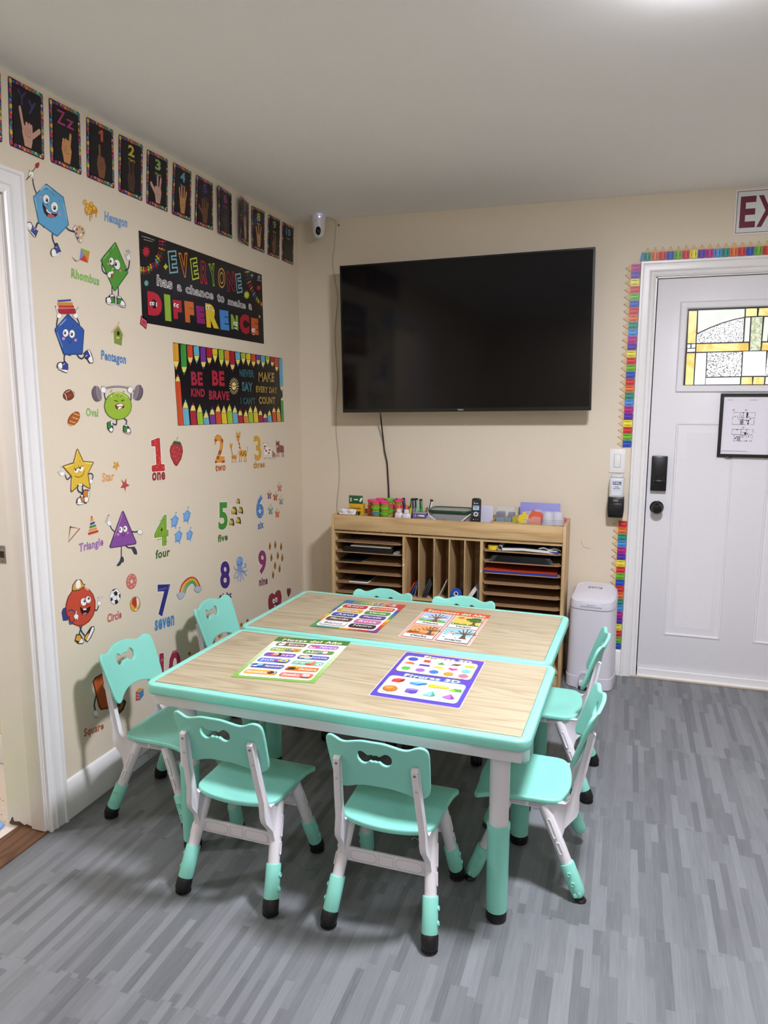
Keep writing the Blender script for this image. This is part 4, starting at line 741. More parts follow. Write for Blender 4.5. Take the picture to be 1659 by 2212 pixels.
def make_chair(label,boots=True,short=None):
    dz=.015 if boots else 0; up3=lambda o: o.data.transform(Matrix.Translation((0,0,dz)))
    t=empty('kids_chair',(0,0,0),0,label,'chair','mint and white kids chairs around the tables')
    MB().shape([smooth_closed(mirror(HS),3)],.017,.005,MINT,cuts=((0,[k*.02 for k in range(-7,8)]),(1,[k*.02 for k in range(-5,8)])),fn=seat_fn).build('seat',t,(0,0,dz))
    MB().shape([smooth_closed(mirror(HB),3),smooth_closed(mirror(HO),2)],.0125,.0042,MINT,cuts=((0,[k*.012 for k in range(-11,12)]),),fn=back_fn).build('backrest',t,(0,0,dz))
    for s in (-1,1):
        fn=lambda v,s=s: Vector((s*(upx(v.z)+v.x),v.y,v.z))
        up=[(-.052,.286),(-.112,.288),(-.122,.300),(-.146,.40),(-.1655,.500),(-.170,.512),(-.180,.516),(-.189,.509),(-.187,.495),(-.169,.40),(-.150,.318),(-.151,.275),(-.146,.255),(-.128,.232),(-.113,.212),(-.108,.190),(-.104,.158),(-.086,.164),(-.060,.235)]
        o=MB().prism(up,'yz',-.0095,.0095,WPL,.0012,inset=(.0045,.0028),fn=fn).build('back_support',t,(0,0,dz))
        for z,m_ in ((.496,ALU),(.448,GROOVE_SHADE)):  # upper one a screw, lower one a darkened dot standing for a recess
            y=-.1872+(.497-z)*.19; x=s*upx(z)
            MB().lathe([(0,0),(.0042,0),(.0036,.001),(0,.001)],m_,12,M=Matrix.Translation((x,y,z))@Matrix.Rotation(PI/2,4,'X')).build('screw',o)
        mb=MB(); mb.box(-.0075,.0075,-.060,.078,.263,.284,WPL,.002,M=Matrix.Translation((s*.126,0,0))); mb.box(-.0015,.0015,-.048,-.005,.268,.279,GROOVE_SHADE,.0005,M=Matrix.Translation((s*.1335,0,0))); mb.box(-.0015,.0015,.005,.062,.268,.279,GROOVE_SHADE,.0005,M=Matrix.Translation((s*.1335,0,0))); mb.build('seat_rail',t,(0,0,dz))
        for k,(ft,tp) in enumerate((((.150,-.170,0),(.121,-.050,.268)),((.150,.168,0),(.121,.062,.268)))):
            f=Vector((s*ft[0],ft[1],0)); p=Vector((s*tp[0],tp[1],tp[2]+dz)); d=(p-f).normalized(); L_=(p-f).length
            lift=.034 if short==(s,k) else 0
            side=Vector((s,0,0)); side=(side-d*side.dot(d)).normalized(); nrm=side
            q=lambda a: tuple(f+d*a)
            mb=MB(); mb.tube([q(.10+lift),q(.165),q(L_-.02),q(L_+.006)],[.0168,.0175,.0185,.018],WPL,10)
            fr=Matrix((( *side,0),(*d,0),(*side.cross(d),0),(0,0,0,1))).transposed()
            def plate(a0,a1,w0,m_,hh):
                R_=Matrix.Translation(f+d*((a0+a1)/2)+side*hh)@Matrix(((d.x,side.cross(d).x,side.x,0),(d.y,side.cross(d).y,side.y,0),(d.z,side.cross(d).z,side.z,0),(0,0,0,1)))
                return R_,rrect(-(a1-a0)/2,-w0,(a1-a0)/2,w0,w0*.95)
            for a0,a1 in ((.150+dz,.188+dz),(.198+dz,.262+dz)):
                R_,o_=plate(a0,a1,.0062,WPL,.0178); i_=[(x*.86,y*.62) for x,y in o_]
                mb.shape([o_,i_],.003,.0006,WPL,M=R_)
            lg=mb.build('leg',t)
            e0=.002 if boots else 0
            if boots:
                MB().tube([q(.042),q(.050),q(.138),q(.1415)],[.0205,.0222,.0222,.0208],MINT,20).build('sleeve',lg)
                mb=MB(); c=f+d*.0225; b=bmesh.new(); rings=[]
                e1=Vector((1,0,0)); e1=(e1-d*e1.dot(d)).normalized(); e2=d.cross(e1)
                for a_,r_ in [(.048,.0215),(.044,.0236),(.034,.0240),(.0225,.0240)]+[(.0225-.0235*math.sin(k*PI/14),.0240*math.cos(k*PI/14)) for k in range(1,7)]:
                    rr=[]
                    for j in range(20):
                        p_=f+d*a_+(e1*math.cos(2*PI*j/20)+e2*math.sin(2*PI*j/20))*r_; p_.z=max(p_.z,.0006); rr.append(b.verts.new(p_))
                    rings.append(rr)
                for w0,w1 in zip(rings,rings[1:]):
                    for j in range(20): b.faces.new((w0[j],w0[(j+1)%20],w1[(j+1)%20],w1[j]))
                b.faces.new(rings[-1]); b.faces.new(rings[0][::-1]); bmesh.ops.recalc_face_normals(b,faces=b.faces); mb.add(b,BLK)
                for j in range(20):
                    a=2*PI*j/20; mb.box(-.0016,.0016,-.0016,.0016,.003,.014,BLK,M=Matrix.Translation((c.x+.0228*math.cos(a)*.93,c.y+.0228*math.sin(a)*.93,0)))
                mb.build('boot',lg)
            else:
                mb=MB(); mb.tube([q(.012+lift),q(.016+lift),q(.024+lift),q(.040+lift),q(.115+lift),q(.1185+lift)],[.010,.0155,.0205,.0222,.0222,.0208],MINT,20)
                for dx in (-.007,.007):
                    R_,o_=plate(.020+lift,.034+lift,.0055,MINT,.0205); mb.shape([o_],.003,.001,MINT,M=R_@Matrix.Translation((0,dx,0)))
                mb.build('sleeve',lg)
                if not lift: MB().lathe([(0,.0006),(.017,.0006),(.018,.004),(.013,.010),(0,.010)],BLK,18,at=(f.x+d.x*.008,f.y+d.y*.008,0)).build('foot_pad',lg)
            for a in ((.075,.112) if boots else (.062+lift,.092+lift)):
                M_=Matrix.Translation(f+d*a+side*.0212)@side.to_track_quat('Z','Y').to_matrix().to_4x4()
                MB().lathe([(.0066,0),(.0066,.0035),(.0052,.0045),(.0038,.0036),(.0036,.002),(0,.002)],MINT,14,M=M_).build('screw_boss',lg)
    # stretchers
    for y,z,hx in ((-.089,.172,.132),(.094,.196,.127)):
        mb=MB(); mb.box(-hx+.010,hx-.010,y-.004,y+.004,z-.021,z+.021,WPL,.0012)
        for x,w_ in ((-.068,.040),(.068,.040)):
            o_=rrect(x-w_,z-.0155,x+w_,z+.0155,.0145); cx_=x; i_=[(cx_+(a-cx_)*.965,z+(b_-z)*.90) for a,b_ in o_]
            for yy in (y-.0042,y+.0042): mb.shape([o_,i_],.0012,.0003,GROOVE_SHADE,M=Matrix.Translation((0,yy,0))@Matrix.Rotation(PI/2,4,'X'))
        for yy in (y-.0042,y+.0042): mb.shape([[(-.024,z-.0155),(.024,z-.0155),(.020,z),(.024,z+.0155),(-.024,z+.0155),(-.020,z)],[(-.0228,z-.0142),(.0228,z-.0142),(.0188,z),(.0228,z+.0142),(-.0228,z+.0142),(-.0188,z)]],.0012,.0003,GROOVE_SHADE,M=Matrix.Translation((0,yy,0))@Matrix.Rotation(PI/2,4,'X'))
        mb.build('stretcher',t,(0,0,dz))
    return t
CH0=make_chair('mint and white kids chair, left of the two at the near table edge')
CHAIRS=[(.768,-2.108,-1.5,None),(1.239,-2.105,-0.8,'mint and white kids chair, right of the two at the near table edge'),
 (1.592,-1.212,88,'mint and white kids chair with black boots at the right end of the rear table'),
 (.306,-1.848,-90,'mint and white kids chair by the left wall, nearest the doorway'),
 (.312,-1.262,-90,'mint and white kids chair by the left wall under the number eight sticker'),
 (.790,-1.040,180,'left mint kids chair between the rear table and the storage cabinet'),
 (1.165,-1.052,178,'right mint kids chair between the rear table and the storage cabinet')]
for x,y,r,lab in CHAIRS:
    o=CH0 if lab is None else copy_tree(CH0)
    o.location=(x,y,0); o.rotation_euler=(0,0,math.radians(r))
    if lab: o['label']=lab
o=make_chair('mint and white kids chair without black boots at the right end of the front table',False,(1,0)); o.location=(1.593,-1.784,0); o.rotation_euler=(0,0,math.radians(90))
tag(MB().tube(crom([(1.31,-2.10,.19),(1.30,-2.06,.175),(1.275,-2.03,.165),(1.262,-2.02,.150)]),.0009,WPL,5).build('loose_thread'),'thin white thread hanging beside the right front chair','thread')
# ---------------------------------------------------------------- posters on the tables
def on_table(A,name,label,q):
    bl,br,tr,tl=[Vector((a,b_)) for a,b_ in q]; u=((br-bl)+(tr-tl))/2; v=((tl-bl)+(tr-br))/2
    o=A.mesh(name,lambda a,b_,h:(a*u.x+b_*v.x,a*u.y+b_*v.y,h),None,(bl.x,bl.y,TT-.0008),lift=.0008,rough=.3); return tag(o,label,'poster','learning posters on the tables')
def title(A,s,cols,x0,y0,x1,y1,glow='f4f2ee',line='1c1a1c'):
    A.text(s,[(.085,glow),(.055,line),(.02,cols)],(x0,y0),(x1,y0),(x0,y1))
def btn(A,c,x0,y0,x1,y1,s,tc='f6f4f0',tx0=None,tx1=None,line='2a2422',k=.0,rim=True):
    r=(y1-y0)*.36
    if rim: A.rect(line,x0-.004,y0-.003,x1+.004,y1+.003,r)
    A.rect(c,x0,y0,x1,y1,r*.95); h=(y1-y0); a=tx0 if tx0 is not None else x0+.14*(x1-x0); b_=tx1 if tx1 is not None else x1-.14*(x1-x0)
    A.text(s,[(.045,line if tc!='1c1a1c' else 'f4f2ee'),(.02,tc)],(a,y0+h*.26),(b_,y0+h*.26),(a,y0+h*.80))
A=Art(); A.rect('3f7f6a',0,0,1,1,.03)
for i,c in enumerate(('2f6fb0','3f9a6a','5fb04a','c8c83a','e8a03a','d8602c','c83c30')): A.rect(c,.02+.14*i,.88,.02+.14*(i+1),1)
for i,c in enumerate(('3f9a5a','2f7f9a','4a60a8','7fa84a','d8b83a','e08a2c','4f8f5a','3f9a5a')): A.rect(c,0,.86-.108*(i+1),.08,.88-.108*i)
for i,c in enumerate(('c83c30','4a4a9a','3a70b0','3f9a5a','d8c03a','e07a2c','c8402c','7a3a80')): A.rect(c,.92,.86-.108*(i+1),1,.88-.108*i)
for i,c in enumerate(('3f9a5a','3f8f8a','5f9a4a','e0a03a','d8602c','b03a3a','7a3a80')): A.rect(c,.02+.14*i,0,.02+.14*(i+1),.06)
A.rect('f2f1f0',.055,.045,.945,.855,.05)
for i,(ch,c) in enumerate(zip('Colores',('d83c34','8fc83a','e8b83a','4a9ad8','8a5fb0','f06aa0','e8e0d8'))): A.text(ch,[(.10,'f4f2ee'),(.065,'1c1a1c'),(.02,c)],(.19+.10*i,.885),(.275+.10*i,.885),(.19+.10*i,.975))
for i,(a,b_,c,d,e,f) in enumerate((('Rojo','c8342c','f6f4f0','Anaranjado','d8602c','f6f4f0'),('Amarillo','d8b02c','f6f4f0','Verde','4f9a3f','f6f4f0'),('Azul','3a4a9c','f6f4f0','Morado','5a3f90','f6f4f0'),('Marrón','5a3a30','f6f4f0','Rosa','d86aa8','f6f4f0'),('Blanco','f2f2f0','1c1a1c','Negro','26242a','f6f4f0'))):
    y=.70-.155*i; btn(A,b_,.09,y,.475,y+.118,a,c); btn(A,e,.53,y-.005,.915,y+.113,d,f,tx0=.56 if i==0 else None,tx1=.89 if i==0 else None)
on_table(A,'colour_poster','rainbow-bordered Colores chart lying on the rear table',[(0.6873, -1.4611), (0.9584, -1.4644), (0.9621, -1.0664), (0.6851, -1.07)])
A=Art(); A.rect('f2b8a8',0,0,1,1); A.rect('d8502c',0,.87,1,1)
for k in range(26): A.circ('ea9a8c',(k*.377)%1*.98+.01,(k*.617)%.86+.005,.014,.009,8)
for k in range(9): A.circ('e8702c',.06+.11*k,.985-(k%2)*.1,.03,.018,8)
title(A,'Estaciones del Año','f4f0e4',.07,.885,.95,.965,'e8c83a')
def tree(cx,cy,c,s=1):
    A.poly(c,[(cx-.045*s,cy-.10*s),(cx-.022*s,cy),(cx-.025*s,cy+.05*s),(cx+.025*s,cy+.05*s),(cx+.02*s,cy),(cx+.055*s,cy-.10*s)])
    for dx,dy in ((-.11,.12),(-.06,.16),(0,.18),(.06,.16),(.12,.11),(-.13,.05),(.14,.06)): A.stroke(c,.018*s,[(cx,cy+.03*s),(cx+dx*.55*s,cy+.03*s+dy*.35*s),(cx+dx*s,cy+dy*s)])
for i,(nm,x,y) in enumerate((('Primavera',.05,.46),('Verano',.53,.46),('Otoño',.05,.04),('Invierno',.53,.04))):
    w_,h_=.42,.385; A.rect('2a3050',x-.008,y-.006,x+w_+.008,y+h_+.006); A.rect('f4f2f0',x,y,x+w_,y+h_); yb=y+.095
    sky=('a8c8e8','e8c85a','e0a068','8fc8d0')[i]; A.rect(sky,x+.01,yb,x+w_-.01,y+h_-.01)
    if i==0:
        for a,b_,r in ((.08,.24,.05),(.16,.25,.04),(.34,.23,.05)): A.circ('eef2f6',x+a,y+b_,r,r*.5,10)
        A.poly('6fae4a',[(x+.01,yb),(x+w_-.01,yb),(x+w_-.01,yb+.05),(x+.28,yb+.09),(x+.1,yb+.06),(x+.01,yb+.10)]); tree(x+.24,yb+.10,'7a5238')
        for a in (.05,.08,.11,.36): A.circ('e8c83a',x+a,yb+.05,.012,.009,8)
    if i==1:
        A.circ('e8602c',x+.10,y+.33,.05,.03,12); A.poly('5f8f3a',[(x+.01,yb),(x+w_-.01,yb),(x+w_-.01,yb+.04),(x+.01,yb+.06)]); tree(x+.32,yb+.10,'6a4a34',.8)
        for a,b_,r in ((.24,.30,.07),(.32,.33,.08),(.38,.28,.06),(.30,.26,.06)): A.circ('3f6a2c',x+a,y+b_,min(r,.40-a if a>.3 else r),r*.55,12)
        for k in range(9): A.circ(('e8e0b0','c8a03a','8fae4a')[k%3],x+.04+.035*k,yb+.03+.02*(k%2),.014,.012,8)
    if i==2:
        A.poly('c8703a',[(x+.01,yb),(x+w_-.01,yb),(x+w_-.01,yb+.05),(x+.01,yb+.07)]); tree(x+.32,yb+.10,'6a4830',.9)
        for k in range(22): A.circ(('b8582c','d87a3a','8f4a2a')[k%3],x+.03+(k*.137)%.37,yb+.03+(k*.0917)%.24,.014,.008,8)
        A.poly('7a4a2c',[(x+.03,yb+.03),(x+.18,yb+.05),(x+.18,yb+.08),(x+.03,yb+.07)])
    if i==3:
        A.poly('f4f6f8',[(x+.01,yb),(x+w_-.01,yb),(x+w_-.01,yb+.07),(x+.22,yb+.09),(x+.01,yb+.08)]); tree(x+.31,yb+.11,'5a4438')
        A.circ('f8f8f8',x+.12,yb+.06,.055,.04,14); A.circ('f8f8f8',x+.12,yb+.115,.04,.03,14); A.circ('f8f8f8',x+.12,yb+.155,.03,.022,14); A.poly('c83c34',[(x+.09,yb+.165),(x+.15,yb+.165),(x+.14,yb+.19),(x+.10,yb+.19)]); A.stroke('c83c34',.015,[(x+.09,yb+.137),(x+.15,yb+.137),(x+.16,yb+.10)]); A.circ('e8803a',x+.125,yb+.152,.008,.005,8)
        for k in range(14): A.circ('f4f6f8',x+.03+(k*.173)%.37,yb+.12+(k*.0713)%.15,.007,.005,8)
        for a in (.22,.28,.36,.06): A.circ('24303c',x+a,yb+.02,.018,.008,8)
    A.text(nm,[(.05,'3a5a3a'),(.012,'1c1a1c')],(x+.10,y+.025),(x+.33,y+.025),(x+.10,y+.075))
on_table(A,'season_poster','pink and orange Estaciones del Año chart lying on the rear table',[(1.0482, -1.4805), (1.3229, -1.4984), (1.3324, -1.0999), (1.05, -1.0806)])
A=Art()
for i in range(12):
    t_=i/11; A.rect('%02x%02x%02x'%(int(0x7f+(0xe8-0x7f)*t_),int(0xb0+(0xf0-0xb0)*t_),int(0x4f+(0xdc-0x4f)*t_)),0,.88*i/12,1,.88*(i+1)/12+.002)
A.rect('3f7a34',0,.88,1,1)
for k in range(12): A.poly('4f8a40',[(.02+.085*k,.895+.03*(k%3)),(.05+.085*k,.90+.03*(k%3)),(.04+.085*k,.925+.03*(k%3))])
title(A,'Meses del Año','f6f4ee',.10,.90,.92,.965,'e8d83a')
A.rect('f4f4f2',.06,.04,.94,.88,.04)
MES=(('Enero','7a6048','Febrero','a06ac0'),('Marzo','9ab83a','Abril','5f8f3f'),('Mayo','7a5ab0','Junio','5a58b0'),('Julio','5a78c8','Agosto','7fc0a0'),('Septiembre','4a54a8','Octubre','e0762c'),('Noviembre','e0a83a','Diciembre','e8705c'))
for i,(a,c,b_,d) in enumerate(MES):
    y=.765-.1355*i; w_=.40
    left=i not in (0,2,4); btn(A,c,.085,y,.485,y+.095,a,tx0=.11 if left else .25,tx1=(.36 if left else .46) if a!='Septiembre' else .47,rim=False); 
    l2=i in (1,3,5); btn(A,d,.525,y-.012,.92,y+.083,b_,tx0=.56 if l2 else .68,tx1=.76 if l2 else .90,rim=False)
def pic(x,y,parts):
    for c,dx,dy,rx,ry in parts: A.circ(c,x+dx,y+dy,rx,ry,12)
pic(.16,.81,(('3a2c28',0,0,.052,.040),('f6f4f2',0,-.005,.046,.034),('f6f4f2',.01,.032,.032,.024),('c83c34',.0,.012,.03,.008),('e8803a',.015,.03,.008,.006)))
A.rect('f4f0f2',.545,.765,.625,.80); A.poly('d84a6a',[(.55,.805),(.60,.775),(.65,.81),(.62,.83),(.60,.82),(.575,.83)])
pic(.36,.675,(('7a5ab0',-.05,-.004,.03,.026),('e8c83a',-.05,-.004,.012,.01),('d86aa0',.01,.016,.04,.024),('f4e0e8',.01,.016,.018,.012),('e8903a',.07,-.004,.034,.024),('8a4a2c',.07,-.004,.014,.01),('4a8a3a',.0,-.03,.05,.008)))
pic(.80,.655,(('4a7ab8',-.05,-.012,.024,.022),('d86a6a',-.09,-.02,.02,.016),('f4eef2',.01,.012,.034,.030),('e88ab0',.0,.05,.01,.03),('e88ab0',.03,.048,.01,.028),('d86aa0',.02,-.022,.04,.012)))
pic(.24,.54,(('3a2420',.02,.012,.05,.034),('e8b090',-.01,.008,.04,.030),('e0603c',-.02,-.022,.05,.018),('c83c58',-.10,.012,.014,.01),('c83c58',.11,.012,.014,.01)))
pic(.63,.525,(('3a2420',.02,.036,.05,.024),('e8b090',.0,.024,.04,.024),('a8d0e8',.03,-.012,.06,.026),('e8e0a0',-.05,-.004,.03,.026),('5a9a4a',-.04,-.024,.03,.012)))
pic(.38,.405,(('e8c83a',.03,.005,.056,.036),('5a78c8',.03,.005,.026,.016),('2c2420',.03,-.034,.05,.008),('c04ab0',-.07,.005,.02,.02),('a03a90',-.05,-.015,.02,.016)))
pic(.80,.385,(('c84a3c',-.05,-.012,.06,.020),('e8803c',-.01,.010,.022,.042),('3a2c28',-.01,.052,.006,.014),('f0f0ee',.07,-.008,.035,.028),('2c2a2c',.08,-.008,.012,.010)))
pic(.14,.275,(('3a4a80',.0,.0,.07,.036),('7fc8d8',.045,.012,.04,.03),('f4f2f0',-.06,-.02,.03,.014),('f4f2f0',.0,-.02,.03,.014),('c8503c',.09,.03,.02,.012)))
pic(.60,.26,(('e8a83a',.01,.02,.055,.036),('3a2418',.0,-.004,.050,.028),('e8803a',.06,-.002,.03,.006),('8a4a24',-.04,-.028,.04,.008)))
pic(.41,.135,(('f4f0ea',.035,.005,.050,.036),('5a4038',.03,.0,.044,.032),('f4f0ea',.02,.0,.038,.028),('3a2820',.0,.0,.045,.028),('c8503c',-.03,.005,.02,.016)))
pic(.84,.115,(('c8402c',.0,.03,.034,.026),('f6f4f0',.0,.012,.045,.03),('e8a888',.0,.018,.022,.014),('8a5a34',.0,-.028,.055,.014),('c8703c',.06,-.01,.02,.026)))
on_table(A,'month_poster','green Meses del Año calendar chart lying on the front table',[(0.6604, -2.0257), (0.9345, -1.9939), (0.905, -1.5857), (0.6298, -1.622)])
A=Art(); A.rect('ece9f0',0,0,1,1,.02); A.rect('5a48b0',.008,.006,.992,.994,.02)
random.seed(11)
for k in range(46):
    x,y=random.uniform(.02,.96),random.uniform(.02,.97); s_=.022; c=('6a58c0','4a3a9c')[k%2]
    A.poly(c,[(x,y),(x+s_*1.4,y+s_*.2),(x+s_*1.2,y+s_),(x+s_*.2,y+s_*.9)]) if k%3 else A.poly(c,[(x,y),(x+s_*1.5,y),(x+s_*.7,y+s_)])
A.rect('e8d83a',.055,.535,.945,.905,.05); A.rect('f6f6f6',.063,.541,.937,.899,.045); A.rect('8fc0d8',.055,.06,.945,.435,.05); A.rect('f6f6f6',.063,.066,.937,.429,.045)
title(A,'Figuras 2D','f8f6f4',.26,.880,.86,.955,'e8d83a'); title(A,'Figuras 3D','f8f6f4',.20,.425,.86,.505,'8fd0dc')
def reg(n,x,y,r,c,rot=0,ky=.72): A.poly('2a2a30',[(x+r*1.06*math.cos(2*PI*k/n+rot),y+r*1.06*ky*math.sin(2*PI*k/n+rot)) for k in range(n)]); A.poly(c,[(x+r*math.cos(2*PI*k/n+rot),y+r*ky*math.sin(2*PI*k/n+rot)) for k in range(n)])
def cap(s,x,y,w_=.12): A.text(s,[(.01,'1c1a1e')],(x-w_/2,y),(x+w_/2,y),(x-w_/2,y+.016))
R=.058
for n,x,y,c,rot,s in ((36,.16,.835,'3f4fb0',0,'Círculo'),(4,.34,.825,'d84a34',PI/4,'Cuadrado'),(3,.52,.805,'4f9a3a',PI/2,'Triángulo'),(36,.86,.82,'a8c83a',0,'Óvalo'),(6,.16,.615,'5fae4a',0,'Hexágono'),(7,.335,.612,'9a60c0',PI/2,'Heptágono'),(8,.50,.610,'3f74c8',PI/8,'Octágono'),(9,.675,.605,'c89430',PI/2,'Eneágono'),(10,.85,.602,'e8708c',0,'Decágono'),(5,.85,.708,'6fc0b8',PI/2,'Pentágono')):
    reg(n,x,y,R*(.96 if n<36 else 1),c,rot,.72 if s!='Óvalo' else .5); cap(s,x,y-.068,.125)
A.poly('6a5444',[(.63,.80),(.72,.80),(.765,.845),(.675,.845)]); cap('Rombo',.69,.765,.09)
A.poly('e0702c',[(.10+.0,.715)]+[(.16+.065*math.cos(t),.715+.045*math.sin(t)) for t in [PI*k/12 for k in range(13)]][::-1]); cap('Semicírculo',.16,.69,.14)
A.rect('4a3f98',.28,.705,.41,.742); cap('Rectángulo',.345,.68,.14); A.poly('e8cc3a',[(.45,.695),(.59,.695),(.555,.738),(.485,.738)]); cap('Trapecio',.52,.67,.12)
A.poly('e83c8c',[(.69,.685),(.635,.715),(.635,.735),(.665,.742),(.69,.73),(.715,.742),(.745,.735),(.745,.715)]); cap('Corazón',.69,.655,.11)
A.poly('d84034',[(.12,.300),(.21,.300),(.21,.355),(.12,.355)]);A.poly('e8604c',[(.12,.355),(.21,.355),(.255,.385),(.165,.385)]);A.poly('8f2418',[(.21,.300),(.255,.335),(.255,.385),(.21,.355)]);cap('Cubo',.185,.262,.09)
A.poly('4a90e0',[(.33,.305),(.43,.290),(.43,.325),(.33,.34)]);A.poly('7ab4f0',[(.33,.34),(.43,.325),(.52,.362),(.42,.375)]);A.poly('2f68b0',[(.43,.29),(.52,.33),(.52,.362),(.43,.325)]);cap('Ortoedro',.42,.246,.15)
reg(6,.585,.325,.045,'f0d830',0);A.poly('d8b82c',[(.585,.290),(.76,.30),(.79,.32),(.775,.345),(.59,.357),(.62,.325)]);A.poly('f0e060',[(.60,.357),(.62,.327),(.79,.322),(.775,.348)]);cap('Prisma',.68,.262,.11);cap('Hexagonal',.68,.238,.16)
A.poly('8fd03a',[(.78,.275),(.865,.275),(.83,.325)]);A.poly('4f9a3a',[(.865,.275),(.935,.275),(.915,.325),(.83,.325)]);cap('Prisma',.855,.242,.10);cap('Triangular',.855,.218,.14)
A.circ('8f3f14',.17,.168,.084,.058);A.circ('d8742c',.17,.17,.080,.055);A.circ('e8944c',.155,.185,.045,.028);cap('Esfera',.17,.085,.12)
A.poly('5a48a8',[(.345,.14),(.43,.125),(.475,.145),(.48,.205),(.345,.205)]);A.ell('8f80d0',.412,.205,(.068,0),(0,.018));A.rect('7060b8',.36,.14,.39,.195);cap('Cilindro',.405,.085,.15)
A.poly('7fc8b4',[(.545,.135),(.60,.118),(.655,.128),(.69,.142),(.635,.225)]);A.poly('4f9a88',[(.645,.125),(.69,.142),(.635,.225)]);cap('Cono',.62,.085,.10)
A.poly('b06ad0',[(.755,.14),(.86,.118),(.835,.215)]);A.poly('7f4a9a',[(.86,.118),(.90,.14),(.835,.215)]);cap('Pirámide',.83,.078,.15)
on_table(A,'shape_poster','purple Figuras 2D and 3D chart lying on the front table',[(1.1259, -2.0264), (1.4075, -2.0345), (1.4084, -1.6351), (1.1263, -1.6217)])
